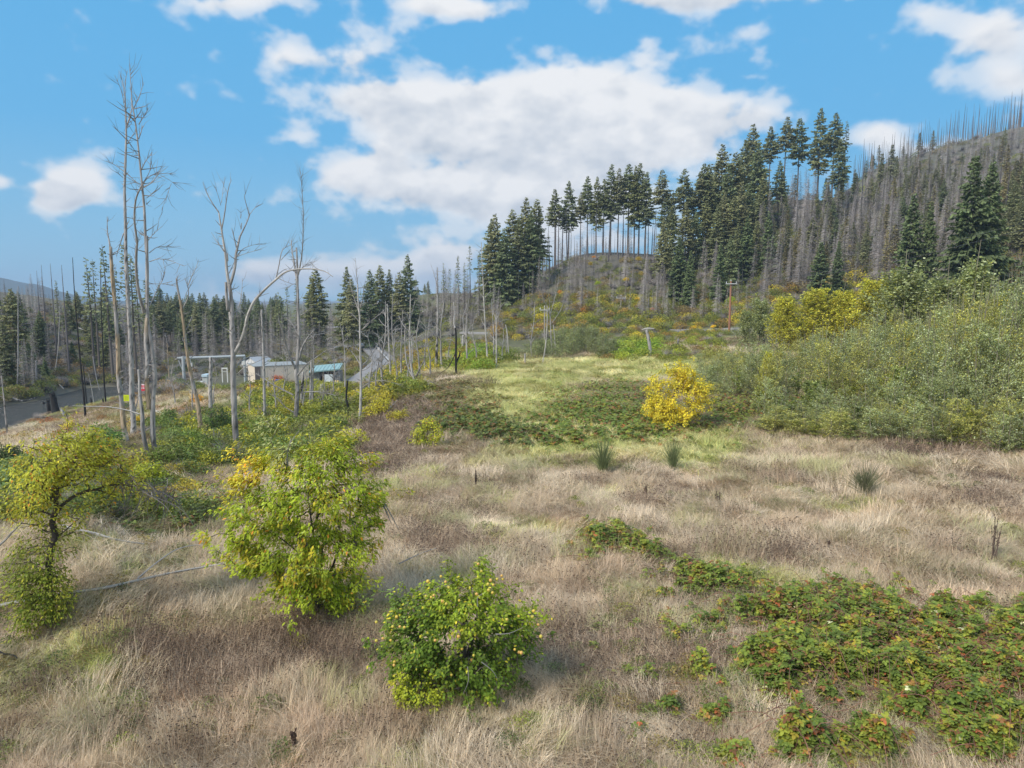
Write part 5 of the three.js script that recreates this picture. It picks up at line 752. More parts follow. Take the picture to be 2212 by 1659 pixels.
function cover(name, label, category, list, seed) {
  const q = rng(seed), g = new THREE.Group(); g.name = numbered(name); scene.add(g); tag(g, label, category, null, 'stuff');
  const C = CLUMP.map(() => new Copies()), B = BRUSH.map(() => new Copies());
  for (const { n, box, pal, size, tw = 0, D = [0, 900], ok } of list) for (let i = 0; i < n; i++) {
    const u = lerp(box[0], box[2], q()), v = lerp(box[1], box[3], q()), p = ground(u, v); if (!p) continue; const d = Math.hypot(p.x, p.z); if (d < D[0] || d > D[1] || p.y < WATER + .3 || (ok && !ok(u, v, d, p))) continue;
    const s = rnd(size[0], size[1], q), c = tint(pick(pal, q), rnd(.75, 1.25, q)), M = place(p.x, p.y + s * .2, p.z, gauss(q) * .2, q() * 6.28, gauss(q) * .2, s * rnd(.8, 1.3, q), s * rnd(.7, 1.1, q));
    if (q() < tw) B[i % 2].add(M, tint([0.31, 0.275, 0.255], rnd(.7, 1.3, q))); else C[i % 3].add(M, c);
  }
  C.forEach((k, i) => k.n && k.build('bush', CLUMP[i], MAT.leaf, g)); B.forEach((k, i) => k.n && k.build('twig_bush', BRUSH[i], MAT.twig, g));
}
const AUT = [OLV, [0.2, 0.215, 0.055], [0.16, 0.185, 0.055], [0.27, 0.275, 0.055], [0.13, 0.165, 0.05], [0.38, 0.33, 0.055], [0.29, 0.2, 0.07], [0.19, 0.15, 0.085]];
const offRoad = (u, v, d, p) => ROADS.every(([x, z, w]) => Math.hypot(p.x - x, p.z - z) > w / 2 + 1.6) && !(u > 540 && u < 745 && d > 118 && d < 165);
cover('undergrowth', 'olive and yellow undergrowth on the slope between field and knoll', 'undergrowth', [{ n: 900, box: [1060, 640, 1720, 735], pal: AUT, size: [1.0, 2.3], tw: .25, D: [150, 230] }, { n: 420, box: [1050, 560, 1640, 650], pal: [OLV, [0.16, 0.17, 0.06], [0.2, 0.16, 0.1], [0.14, 0.17, 0.055]], size: [1, 2], tw: .35, D: [170, 240] }, { n: 50, box: [1430, 714, 1580, 730], pal: AUT, size: [.6, 1.1], D: [128, 148] }, { n: 240, box: [1300, 722, 1560, 784], pal: [[0.15, 0.19, 0.05], [0.2, 0.22, 0.06], OLV, [0.25, 0.29, 0.05], [0.22, 0.16, 0.08]], size: [.6, 1.3], tw: .15, D: [88, 138] }, { n: 90, box: [1180, 714, 1450, 735], pal: AUT, size: [.8, 1.5], tw: .1, D: [120, 152] }, { n: 70, box: [1325, 735, 1425, 780], pal: [[0.18, 0.27, 0.05], [0.26, 0.32, 0.06]], size: [1, 1.8], D: [88, 125] }, { n: 90, box: [975, 738, 1060, 806], pal: [[0.15, 0.24, 0.045], [0.2, 0.29, 0.05], [0.22, 0.24, 0.05]], size: [.8, 1.6], D: [74, 125] }, { n: 70, box: [1060, 740, 1110, 790], pal: [[0.15, 0.2, 0.05], OLV], size: [.8, 1.6], D: [80, 125] }], 51);
cover('undergrowth', 'green shrubs crowding the low ground below the tall snags', 'undergrowth', [{ n: 330, box: [330, 880, 760, 1010], pal: [[0.12, 0.17, 0.05], [0.12, 0.17, 0.07], [0.21, 0.24, 0.05], [0.3, 0.31, 0.05], [0.16, 0.18, 0.08]], size: [.5, 1.3], tw: .08, D: [36, 75] , ok: (u, v) => v > 890 + Math.abs(u - 560) * .1 }, { n: 220, box: [540, 825, 920, 905], pal: [[0.15, 0.19, 0.055], [0.23, 0.25, 0.05], OLV, [0.33, 0.3, 0.06]], size: [.7, 1.6], tw: .1, D: [56, 125], ok: (u, v, d) => u + v * 1.2 > 1560 }, { n: 200, box: [0, 1020, 430, 1130], pal: [[0.12, 0.17, 0.05], [0.2, 0.22, 0.05], [0.09, 0.13, 0.05], [0.3, 0.26, 0.06]], size: [.4, .9], tw: .15, D: [20, 50] }, { n: 60, box: [0, 1010, 60, 1130], pal: [[0.16, 0.24, 0.14], [0.2, 0.22, 0.05]], size: [.5, 1], D: [20, 50] }], 52);
cover('undergrowth', 'weedy bushes dotted over the river flat and round the buildings', 'undergrowth', [{ n: 330, box: [-60, 840, 560, 960], pal: [OLV, [0.24, 0.2, 0.1], [0.3, 0.25, 0.15], [0.16, 0.17, 0.06], [0.3, 0.16, 0.08]], size: [.35, .95], tw: .15, D: [52, 125] }, { n: 260, box: [380, 818, 760, 846], pal: [[0.16, 0.2, 0.05], [0.12, 0.16, 0.045], OLV, [0.22, 0.24, 0.05]], size: [.6, 1.2], D: [90, 122] }, { n: 260, box: [760, 735, 1060, 830], pal: AUT, size: [.9, 1.9], tw: .25, D: [85, 215], ok: offRoad }, { n: 420, box: [630, 725, 850, 815], pal: [OLV, [0.2, 0.19, 0.08], [0.26, 0.2, 0.12], [0.3, 0.25, 0.15], [0.17, 0.19, 0.06]], size: [.6, 1.5], tw: .3, D: [138, 290], ok: offRoad }, { n: 150, box: [-70, 820, 300, 884], pal: [[0.14, 0.15, 0.07], [0.2, 0.16, 0.11], OLV, [0.16, 0.14, 0.1]], size: [.7, 1.7], tw: .5, D: [140, 195] }, { n: 160, box: [440, 760, 660, 815], pal: [[0.12, 0.12, 0.07], OLV, [0.1, 0.12, 0.06]], size: [.9, 1.8], tw: .45, D: [148, 260] }], 53);
cover('undergrowth', 'brown and green brush on the hillside across the river', 'undergrowth', [{ n: 900, box: [-160, 660, 430, 868], pal: [[0.15, 0.155, 0.07], [0.24, 0.17, 0.11], [0.2, 0.15, 0.11], [0.11, 0.14, 0.06], OLV], size: [.9, 2.1], tw: .55, D: [95, 300] }], 54);
cover('undergrowth', 'grey and olive brush carpeting the right mountainside', 'undergrowth', [{ n: 1500, box: [1640, 290, 2330, 640], pal: [[0.13, 0.13, 0.07], [0.19, 0.165, 0.14], OLV, [0.1, 0.12, 0.05], [0.16, 0.14, 0.12]], size: [1.2, 3], tw: .5, D: [120, 600] }, { n: 420, box: [1640, 500, 2300, 645], pal: AUT, size: [1.2, 2.6], tw: .15, D: [115, 270] }], 55);
cover('undergrowth', 'grey and olive brush on the ridge behind the access road', 'undergrowth', [{ n: 500, box: [330, 640, 1080, 760], pal: [[0.12, 0.125, 0.07], OLV, [0.17, 0.15, 0.12]], size: [1.4, 3], tw: .6, D: [170, 450], ok: offRoad }], 56);
// autumn bushes that stand out on the knoll slope
[[1211, 632, 7, 'orange'], [1290, 612, 8, 'green yellow'], [1276, 572, 7, 'mustard'], [1282, 556, 5, 'orange tipped'], [1352, 605, 8, 'yellow'], [1380, 560, 8, 'olive yellow'], [1388, 592, 9, 'tan yellow'], [1262, 668, 9, 'yellow orange'], [1376, 648, 10, 'bright yellow'], [1410, 672, 9, 'orange gold'], [1466, 684, 5, 'pure yellow'], [1540, 705, 6, 'lemon'], [1500, 706, 6, 'sunny'], [1457, 667, 4, 'deep red'], [1106, 688, 5, 'pale yellow'], [1578, 650, 14, 'lime'], [1700, 570, 8, 'amber']].forEach(([u, v, r, w], i) => {
  const col = /red/.test(w) ? [0.36, 0.06, 0.05] : /orange/.test(w) ? [0.46, 0.24, 0.06] : /lime|green/.test(w) ? [0.27, 0.34, 0.05] : /tan|olive|mustard/.test(w) ? [0.34, 0.28, 0.07] : [0.55, 0.44, 0.05], p = ground(u, v + r, 600); if (!p) return;
  const g = thing('autumn_bush', p, w + ' autumn bush on the knoll slope among duller bushes', 'bush'), C = new Copies(), q = rng(1300 + i), s = mpp(p) * r;
  for (let k = 0; k < 6; k++) C.add(place(gauss(q) * s * .5, s * rnd(.5, 1.3, q), gauss(q) * s * .5, 0, q() * 6, 0, s * rnd(.5, .8, q)), tint(col, rnd(.8, 1.2, q)));
  C.build('foliage', CLUMP[i % 3], MAT.leaf, g); const st = new MB(); st.tube([V(0, -.3, 0), V(0, s, 0)], .05, 5, [.15, .12, .1]); st.build('stem', MAT.twig, g);
});

cover('leafy_weeds', 'small leafy green weeds scattered through the dry grass', 'weeds', [{ n: 900, box: [-100, 960, 2300, 1659], pal: [[0.12, 0.16, 0.06], [0.16, 0.2, 0.06], [0.2, 0.22, 0.07], [0.09, 0.13, 0.06]], size: [.12, .32], D: [9, 40], ok: (u, v) => n2(u * .004, v * .006) > -.1 }, { n: 160, box: [-100, 960, 2300, 1659], pal: [[0.13, 0.17, 0.07], [0.2, 0.17, 0.09]], size: [.15, .4], D: [9, 40] }], 57);
// ---------- brambles ----------
function brambles(label, blobs, n, hgt, o = {}) {
  const q = rng(o.seed), g = new THREE.Group(); g.name = numbered('bramble_patch'); const mid = ground(blobs[0][0], blobs[0][1]); g.position.copy(mid); scene.add(g); tag(g, label, 'brambles');
  const L = new Copies(), cane = new MB(); let umin = 1e9, umax = -1e9, vmin = 1e9, vmax = -1e9;
  for (const [u, v, ru, rv, s] of blobs) if (s > 0) { umin = Math.min(umin, u - ru * 1.4); umax = Math.max(umax, u + ru * 1.4); vmin = Math.min(vmin, v - rv * 1.5); vmax = Math.max(vmax, v + rv * 1.5); }
  const pal = o.pal ?? [[0.095, 0.145, 0.033], [0.14, 0.195, 0.045], [0.22, 0.255, 0.05], [0.33, 0.28, 0.055], [0.34, 0.19, 0.08], [0.38, 0.12, 0.07]];
  for (let i = 0; i < n; i++) {
    const u = rnd(umin, umax, q), v = rnd(vmin, vmax, q), p = ground(u, v); if (!p) continue;
    const nz = fbm2(p.x * .7 + o.seed, p.z * .7, 3); let s = -0.55 + nz * (o.rough ?? 1.1); for (const [bu, bv, ru, rv, k] of blobs) s += k * Math.exp(-(((u - bu) / ru) ** 2 + ((v - bv) / rv) ** 2)) * 1.3;
    if (s < 0.0 || q() > .06 + s * 1.25) continue;
    const top = hgt * clamp(s * 1.1, 0.12, 1) * (0.75 + 0.5 * fbm2(p.x * 1.3, p.z * 1.3 + 4, 3)), f = 1 - q() ** 2.2, y = p.y + top * lerp(.25, 1, f) + .04;
    const w = .65 * n2(p.x * 1.3 + 3, p.z * 1.3 + o.seed) + gauss(q) * .55; let c = q() < .1 ? [0.2, 0.1, 0.06] : w > .78 ? pal[4] : w > .6 ? pal[3] : w > .15 ? pal[2] : w > -.35 ? pal[1] : pal[0]; if (q() < .016) c = pal[5]; if (q() < .004) c = [0.5, 0.52, 0.46];
    c = tint(c, rnd(.7, 1.3, q));
    L.add(place(p.x - mid.x, y - mid.y, p.z - mid.z, rnd(-.5, .75, q), q() * 6.283, gauss(q) * .5, (o.size ?? 1) * rnd(.75, 1.3, q)), c);
    if (q() < (o.canes ?? .02)) { const a = q() * 6.28, l = rnd(.5, 1.3, q); cane.tube(smooth([V(p.x, p.y, p.z), V(p.x + Math.cos(a) * l * .4, p.y + top * 1.15, p.z + Math.sin(a) * l * .4), V(p.x + Math.cos(a) * l, p.y + top * .7, p.z + Math.sin(a) * l)], .25), .006, 4, tint([0.2, 0.1, 0.07], rnd(.6, 1.5, q)), false); }
  }
  if (cane.n) cane.build('cane', MAT.twig, g, mid).userData.kind = 'stuff'; L.build('foliage', triLeaf, MAT.leaf, g); return g;
}
brambles('large bramble mound with green, yellow and orange leaves at the bottom right', [[1960, 1400, 230, 80, 1], [1570, 1480, 150, 110, .3], [1420, 1370, 130, 80, .24], [2100, 1480, 190, 90, 1], [1860, 1340, 110, 50, .9], [1640, 1320, 80, 45, .8], [1750, 1350, 90, 42, .9], [1700, 1470, 90, 70, .7], [2120, 1600, 160, 70, .9], [1760, 1620, 110, 50, .8], [1900, 1480, 150, 60, .9], [1850, 1660, 120, 40, .6], [2230, 1400, 70, 80, .8], [1840, 1570, 70, 40, -.6]], 105000, .85, { seed: 3, canes: .02, size: .95, rough: 1.6 });
brambles('loose bramble tangle at mid field with some yellow leaves, right of the apple bush', [[1300, 1165, 70, 30, .9], [1370, 1195, 70, 30, .8], [1270, 1200, 60, 26, .6]], 15000, .7, { seed: 4, canes: .02 });
brambles('straggling bramble arm reaching left from the large mound', [[1500, 1262, 80, 32, 1], [1570, 1290, 70, 30, 1], [1420, 1215, 50, 26, .8], [1450, 1300, 40, 24, .5], [1530, 1370, 70, 26, .5], [1500, 1420, 50, 22, .4]], 20000, .75, { seed: 5, canes: .02 });
brambles('small bramble sprigs at the bottom middle edge', [[1580, 1640, 60, 26, .8], [1480, 1600, 26, 16, .5]], 3000, .4, { seed: 6, canes: .02 });
brambles('dark green bramble carpet across the middle of the field, left half', [[1050, 930, 100, 34, 1], [960, 915, 60, 30, .7], [1130, 950, 60, 22, .7], [1010, 880, 60, 22, .5]], 34000, .6, { seed: 7, rough: 1.7, size: 1.6, canes: .002, pal: [[0.07, 0.11, 0.035], [0.10, 0.145, 0.04], [0.15, 0.17, 0.045], [0.2, 0.18, 0.06], [0.24, 0.13, 0.07], [0.3, 0.12, 0.06]] });
brambles('green and russet bramble carpet left of the golden shrub', [[1310, 868, 110, 34, 1], [1290, 910, 120, 34, .8], [1420, 925, 90, 30, .9], [1230, 900, 80, 30, .7], [1560, 915, 60, 20, .8], [1360, 840, 90, 20, .7], [1200, 950, 70, 20, .6], [1330, 950, 90, 20, .6]], 46000, .6, { seed: 8, rough: 1.7, size: 1.6, canes: .002, pal: [[0.10, 0.16, 0.04], [0.13, 0.19, 0.045], [0.19, 0.22, 0.05], [0.26, 0.19, 0.06], [0.26, 0.13, 0.07], [0.33, 0.12, 0.06]] });
brambles('brown tinged low brambles along the upper left bank of the field', [[930, 838, 80, 26, .9], [1000, 850, 70, 22, .8], [900, 880, 70, 26, .6], [1060, 880, 50, 18, .5]], 26000, .5, { seed: 9, rough: 1.7, size: 1.7, canes: .002, pal: [[0.10, 0.11, 0.04], [0.14, 0.14, 0.05], [0.17, 0.15, 0.055], [0.2, 0.14, 0.07], [0.22, 0.12, 0.07], [0.3, 0.12, 0.06]] });
brambles('long strip of brambles and weeds along the foot of the poplar thicket', [[1620, 880, 110, 26, .9], [1750, 890, 110, 22, .9], [1880, 905, 100, 20, .9], [2010, 915, 110, 20, .9], [2140, 922, 110, 20, .9], [1560, 895, 50, 22, .6]], 30000, .9, { seed: 10, size: 1.7, canes: .002, pal: [[0.09, 0.13, 0.035], [0.13, 0.17, 0.04], [0.19, 0.21, 0.045], [0.25, 0.2, 0.06], [0.28, 0.15, 0.07], [0.33, 0.13, 0.06]] });
brambles('mixed bramble and weed patch between the two fruit trees', [[410, 1110, 90, 40, .9], [300, 1130, 90, 40, .7], [470, 1070, 60, 40, .7], [360, 1080, 60, 30, .6]], 14000, .45, { seed: 11, size: 1.1, canes: .01, pal: [[0.09, 0.14, 0.05], [0.13, 0.18, 0.05], [0.19, 0.2, 0.06], [0.28, 0.18, 0.08], [0.33, 0.16, 0.1], [0.38, 0.12, 0.07]] });
brambles('low mixed brambles in the grass at the right side of the field', [[2030, 965, 120, 16, .8], [1930, 985, 60, 14, .5], [2160, 960, 60, 14, .6], [1640, 1040, 50, 12, .5], [1720, 1010, 40, 10, .5]], 6000, .35, { seed: 12, size: 1.5, canes: .01 });
brambles('bramble clump at the far end of the field around the leaning grey stub', [[1400, 765, 60, 16, 1], [1330, 770, 50, 14, .7], [1470, 772, 40, 10, .7]], 6000, 1.2, { seed: 13, size: 2.2, canes: .002, pal: [[0.11, 0.16, 0.04], [0.15, 0.2, 0.045], [0.22, 0.24, 0.05], [0.3, 0.22, 0.06], [0.36, 0.18, 0.06], [0.36, 0.13, 0.06]] });

// ---------- grass ----------
// a round mat of blades, thinning towards its rim
function matGeo(seed, n, L, rad, lean, w, pal, o = {}) {
  const q = rng(seed), m = new MB(), comb = q() * 6.28;
  for (let k = 0; k < n; k++) {
    const a = q() * 6.283, r = rad * Math.sqrt(q()) * rnd(.75, 1.1, q), bx = Math.cos(a) * r, bz = Math.sin(a) * r, cl = n2(bx * 5 + seed, bz * 5), l = L * rnd(.45, 1.1, q) * (1 + .35 * cl), out = comb + 1.5 * n2(bx * 1.6 + seed, bz * 1.6) * (o.swirl ?? 1) + gauss(q) * (o.mess ?? .9), k1 = clamp(rnd(.15, 1, q) * lean, 0, 1.25), c = tint(pick(pal, q), rnd(.75, 1.25, q) * (1 + .18 * cl)), sx = -Math.sin(out + gauss(q) * .6), sz = Math.cos(out + gauss(q) * .6);
    let p0 = null; const S = o.seg ?? 3;
    for (let i = 0; i <= S; i++) {
      const t = i / S, h = l * (t - .34 * k1 * t * t * t), d = l * k1 * (.2 * t + .8 * t * t), x = bx + Math.cos(out) * d, z = bz + Math.sin(out) * d, ww = w * (1 - t * .75) * (i === S ? .5 : 1), A = m.v(V(x - sx * ww, h - .05, z - sz * ww), c), B = m.v(V(x + sx * ww, h - .05, z + sz * ww), c); if (p0) m.quad(p0[0], p0[1], B, A); p0 = [A, B];
      if (i === S && o.head && q() < o.head) { const s = rnd(.011, .023, q), cc = tint([.26, .2, .16], rnd(.5, 1.2, q)), T = V(x, h - .05, z), e = [V(s, 0, 0), V(0, 0, s), V(-s, 0, 0), V(0, 0, -s)].map((v) => m.v(T.clone().add(v).add(V(0, s * .7, 0)), cc)), bt = m.v(T, cc), tp = m.v(T.clone().add(V(0, s * 1.4, 0)), cc); for (let j = 0; j < 4; j++) { m.tri(e[j], e[(j + 1) % 4], bt); m.tri(e[(j + 1) % 4], e[j], tp); } }
    }
  }
  return m.geo();
}
const DRY = [[1, .95, .88], [1.1, 1.0, .85], [.9, .86, .84], [1.15, 1.08, 1.0], [.82, .74, .66]], FRESH = [[1, 1, 1], [1.1, 1.1, .8], [.85, .95, .9], [1.2, 1.1, .9], [1.25, 1.05, .85]], DEAD = [[1, 1, 1], [.8, .75, .72], [1.25, 1.15, 1.05], [.68, .6, .55]];
const MATS = {
  d: [0, 1, 2, 3, 4].map((k) => matGeo(1400 + k, 520, .62, .6, [.6, .9, .75, 1.1, .8][k], .0042, DRY)),
  s: [0, 1].map((k) => matGeo(1430 + k, 480, .36, .6, 1.25, .0044, DRY, { swirl: 1.6 })),
  g: [0, 1, 2].map((k) => matGeo(1410 + k, 480, .46, .6, [.6, .9, .75][k], .0048, FRESH)),
  f: [0, 1, 2].map((k) => matGeo(1420 + k, 330, .74, .6, [.35, .55, .45][k], .0042, DEAD, { head: .3, mess: 2 })),
};
{
  const q = rng(1500), C = {}; for (const k in MATS) C[k] = MATS[k].map(() => new Copies());
  const colD = [[0.63, 0.52, 0.37], [0.54, 0.43, 0.31], [0.76, 0.66, 0.51], [0.52, 0.44, 0.3], [0.61, 0.48, 0.35]], up = V(0, 1, 0), qa = new THREE.Quaternion(), qb = new THREE.Quaternion();
  for (let D = 5; D < 130; ) {
    const sp = .36 * Math.max(1, (D / 13) ** .72), far = smoothstep(D, 14, 90);
    const lim = D < 45 ? 1.05 : .78;
    for (let a = -lim; a < lim; a += sp / D) {
      const aa = a + rnd(-.5, .5, q) * sp / D, d = D + rnd(-.5, .5, q) * sp, x = Math.sin(aa) * d, z = -Math.cos(aa) * d, y = H(x, z); if (y < WATER + .25) continue;
      const [u, v] = project(x, y, z); if (D > 45 && (u < -330 || u > 2540)) continue;
      const K = landKind(x, z, y), n = fbm2(x * .33, z * .33, 3), zb = n2(x * .09 + 5, z * .09), zs = n2(x * .8, z * .8);
      let kind = 'd', best = K.d + gauss(q) * .16; for (const e of ['g', 'f', 'b', 'o', 'y']) { const s = K[e] * (e === 'b' ? .8 : 1) + gauss(q) * .16; if (K[e] > .08 && s > best) { best = s; kind = e; } }
      if (kind === 'y' && q() < .5) continue;
      const wide = sp / .36 * rnd(.8, 1.15, q), tall = lerp(.68, 1.1, far) * rnd(.6, 1.25, q) * (1 + .25 * zb + .35 * zs) * (y < WATER + 2.5 ? .35 : 1), dir = 2.2 + 1.6 * n2(x * .12, z * .12) + 1.2 * n2(x * .45 + 7, z * .45);
      let c, set;
      if (kind === 'g') { c = mixc([0.40, 0.45, 0.12], [0.68, 0.62, 0.33], clamp(.5 + 1.3 * n + .4 * zs + gauss(q) * .2, 0, 1)); set = q() < .25 ? 'd' : 'g'; }
      else if (kind === 'f') { c = mixc([0.37, 0.28, 0.2], [0.52, 0.41, 0.3], clamp(.5 + n * 1.4, 0, 1)); set = 'f'; }
      else if (kind === 'b' || kind === 'o' || kind === 'y') { if (q() < .6) { c = mixc([0.19, 0.23, 0.075], [0.34, 0.32, 0.13], q()); set = 'g'; } else { c = [0.36, 0.28, 0.19]; set = 'd'; } }
      else { const w = clamp(.5 + n + .35 * zb + gauss(q) * .15, 0, .999) * 4, i = Math.floor(w); c = mixc(colD[i], colD[i + 1], w - i); if (zs > .35 && q() < .4) c = mixc(c, [0.38, 0.42, 0.17], .65); set = q() < .38 ? 's' : 'd'; if (q() < .06) { set = 'f'; c = [0.4, 0.31, 0.225]; } }
      c = tint(c, rnd(.8, 1.18, q) * (1 + .32 * n));
      const e = .5, nr = V(H(x - e, z) - H(x + e, z), 2 * e, H(x, z - e) - H(x, z + e)).normalize();
      qa.setFromUnitVectors(up, nr); qb.setFromAxisAngle(up, set === 'd' || set === 's' ? -dir + gauss(q) * .5 : q() * 6.283); qa.multiply(qb);
      const W = C[set]; W[Math.floor(q() * W.length)].add(M4.compose(V(x, y, z), qa, V(wide, tall * (kind === 'd' ? 1 : .8), wide)), c);
    }
    D += sp;
  }
  const NM = { d: ['dry_grass', 'long bleached dry grass covering the open field'], s: ['matted_grass', 'short matted dry grass between the long bleached tufts'], g: ['green_grass', 'fresh green grass in the upper meadow and between weeds'], f: ['dead_weeds', 'brown dead weed stalks with dark seed heads in patches of the field'] };
  let tot = 0; for (const k in MATS) { const g = new THREE.Group(); g.name = numbered(NM[k][0]); scene.add(g); tag(g, NM[k][1], k === 'f' ? 'weeds' : 'grass', null, 'stuff'); C[k].forEach((c, i) => { tot += c.n; if (c.n) c.build('tuft', MATS[k][i], MAT.grass, g); }); }
  console.log('grass mats', tot);
}
// ---------- stalks, logs, stumps ----------
for (const [u, v, h, w, label, sd, col] of [[1028, 1058, 44, 5, 'dark brown dock stalk standing alone in the dry grass at mid field', 1, [0.07, 0.045, 0.035]], [636, 1632, 60, 10, 'cluster of dark brown dock stalks in the grass at the bottom', 2, [0.14, 0.085, 0.06]], [2146, 1212, 100, 22, 'sheaf of bare dark stems in the dry grass at the right', 3, [0.11, 0.075, 0.06]], [1395, 1080, 36, 8, 'short brown weed stalks below the slender broom', 4, [0.12, 0.08, 0.06]], [1548, 1095, 34, 14, 'row of short brown weed stalks in mid field', 5, [0.13, 0.09, 0.07]], [1790, 1190, 22, 5, 'small brown stalk left of the dark broom', 6, [0.13, 0.09, 0.07]], [2030, 1480, 60, 20, 'pale dry grass stems rising through the large bramble mound', 7, [0.42, 0.38, 0.3]]]) {
  const q = rng(1600 + sd), foot = ground(u, v), px = mpp(foot), g = thing('weed_stalk', foot, label, 'weed'), m = new MB();
  for (let k = 0; k < (sd === 1 ? 14 : 11); k++) { const L = h * px * rnd(.6, 1.05, q), e = V(gauss(q) * w * px * (sd === 1 ? .35 : .6), L, gauss(q) * w * px * .6), b = V(gauss(q) * w * px * .3, -.05, gauss(q) * w * px * .3), mid = b.clone().lerp(e, .55).add(V(gauss(q) * .03, 0, 0)), c = tint(col, rnd(.6, 1.4, q)); m.tube([b, mid, e], (i, t) => .008 * (1 - t) + .004, 4, c, false); if (sd !== 7) for (let j = 0; j < 16; j++) { const p = mid.clone().lerp(e, q() ** .8), s = rnd(.012, .03, q); m.tube([p, p.clone().add(V(gauss(q) * s * 1.3, s, gauss(q) * s * 1.3))], s * .4, 3, c, false); } }
  m.build('stalk', MAT.twig, g);
}
function log(label, uvs, w0, w1, kind, o = {}) {
  const pts = uvs.map(([u, v]) => { const p = o.D ? at(u, v, o.D) : ground(u, v); if (o.lift) p.y += o.lift; return p; });
  if (!o.D) { for (let i = 0; i < pts.length; i++) pts[i].y += w0 * mpp(pts[i]) * .25; }
  const c = smooth(pts, .18), px = mpp(pts[0]), foot = pts[0].clone(), g = thing(o.name ?? 'fallen_log', foot, label, o.category ?? 'log'), m = new MB(), sd = uvs[0][0] * .1;
  m.tube(c, (k, t, th) => lerp(w0, w1, t) * px / 2 * (1 + .12 * n3(Math.cos(th) + sd, t * 9, Math.sin(th))), 8, woodCol(kind, sd)); m.build('trunk', MAT.bark, g, foot);
  if (o.branch) { const b = new MB(); for (const [list, a, z] of o.branch) { const q = smooth(list.map(([u, v, up = 0]) => { const p = ground(u, v); p.y += up; return p; }), .2); b.tube(q, (k, t) => lerp(a, z, t) * px / 2, 6, woodCol('grey', sd)); } b.build('branch', MAT.bark, g, foot); }
  return g;
}
log('long bleached fallen log lying in the dry grass below the old apple tree', [[-40, 1342], [60, 1322], [140, 1308], [230, 1294], [300, 1277], [390, 1256], [460, 1243], [512, 1232]], 9, 4, 'pale', { lift: .28, branch: [[[[298, 1277, .35], [345, 1248, .5], [390, 1225, .6], [430, 1213, .55], [480, 1210, .4]], 4, 1.4], [[[250, 1290, .2], [310, 1270, .25], [330, 1285, .1]], 2, .8]] });
log('white peeled branch lying on the weeds right of the old apple tree trunk', [[137, 1156], [165, 1164], [200, 1170], [235, 1180], [270, 1188], [312, 1193]], 8, 3, 'pale', { lift: .25 });
log('grey bent dead branch reaching in from the left edge', [[-20, 1192], [10, 1168], [28, 1148], [48, 1128]], 5, 3, 'grey', { D: 19.5 });
log('grey forked dead branch on the brown weeds above the apple bush', [[862, 1240], [890, 1226], [910, 1216], [945, 1204]], 3.4, 1.2, 'grey', { lift: .3 });
log('dark short dead branch in the pale grass at the lower left edge', [[2, 1436], [14, 1442], [30, 1443], [40, 1450]], 4, 2.4, 'char', { lift: .3 });
log('grey fallen pole on the edge of the brown bank beside the amber shrub', [[838, 894], [858, 874], [872, 858]], 3, 2, 'grey', { lift: .3 });
log('pale driftwood log on the far river bank', [[22, 838], [44, 848], [66, 860]], 3.4, 2, 'pale', { lift: .4 });
log('dark log lying at the far water edge', [[26, 866], [50, 872], [80, 864]], 4, 2.4, 'half', { lift: .4 });
log('pale fallen trunk on the slope across the river, upper one', [[110, 820], [124, 832], [138, 846]], 3, 1.8, 'pale', { lift: .5 });
log('pale fallen trunk on the slope across the river, lower one', [[140, 815], [152, 822], [164, 830]], 3, 1.8, 'pale', { lift: .5 });
log('pale fallen trunk high on the scorched hillside at the left', [[158, 708], [176, 716], [196, 726]], 2.4, 1.4, 'grey', { lift: .6 });
log('pale broken log among weeds on the flat between the sign trees', [[318, 890], [340, 897], [362, 905]], 6, 4, 'pale', { lift: .3 });
// stumps
function stump(u, v, w, h, kind, label, lean = 0) {
  const foot = ground(u, v), px = mpp(foot), g = thing('tree_stump', foot, label, 'stump'), m = new MB(), a = w * px / 2, H0 = h * px, sd = u * .37, pts = []; for (let i = 0; i <= 10; i++) pts.push(V(lean * px * (i / 10) ** 1.5, -.3 + (H0 + .3) * i / 10, 0));
  m.tube(pts, (k, t, th) => a * (1.35 - .45 * Math.min(1, t * 2.4)) * (1 + .18 * n3(Math.cos(th) * 1.5 + sd, t * 2, Math.sin(th) * 1.5)) * (t > .85 ? .75 + .25 * n3(Math.cos(th) * 3, sd, Math.sin(th) * 3) : 1), 11, woodCol(kind, sd, foot.y)); m.build('trunk', MAT.bark, g);
  const j = new MB(); for (let k = 0; k < 4; k++) { const th = k * 1.7 + sd; j.tube([V(Math.cos(th) * a * .6 + lean * px, H0 * .9, Math.sin(th) * a * .6), V(Math.cos(th) * a * .65 + lean * px, H0 * (1.05 + .18 * Math.abs(n2(k, sd))), Math.sin(th) * a * .65)], (i, t) => a * .3 * (1 - t) + .01, 5, woodCol(kind, sd)); } j.build('splinter', MAT.bark, g);
}
stump(122, 893, 14, 42, 'char', 'tall charred pointed stump at the river edge, biggest of the black stumps', -6);
stump(106, 894, 8, 30, 'char', 'narrow black stump just left of the biggest charred stump');
stump(96, 893, 5, 24, 'char', 'thin black stub left of the narrow black stump');
stump(141, 902, 6, 20, 'half', 'small leaning charred stump right of the biggest charred stump', -8);
stump(71, 938, 13, 9, 'half', 'squat black and white stump on the river flat at the left');
stump(150, 938, 10, 14, 'half', 'short dark stump beside the yellow weed sprig');
stump(198, 878, 4, 16, 'char', 'small black stub right of the thin burnt stem');
stump(223, 873, 4, 12, 'char', 'tiny black stub at the foot of the burnt trunk by the river');
stump(393, 864, 7, 11, 'char', 'black conical stump on the flat below the gantry');
stump(383, 833, 4, 15, 'char', 'black post like stump beside the river road');
stump(360, 852, 5, 7, 'char', 'low dark stump on the pinkish flat');
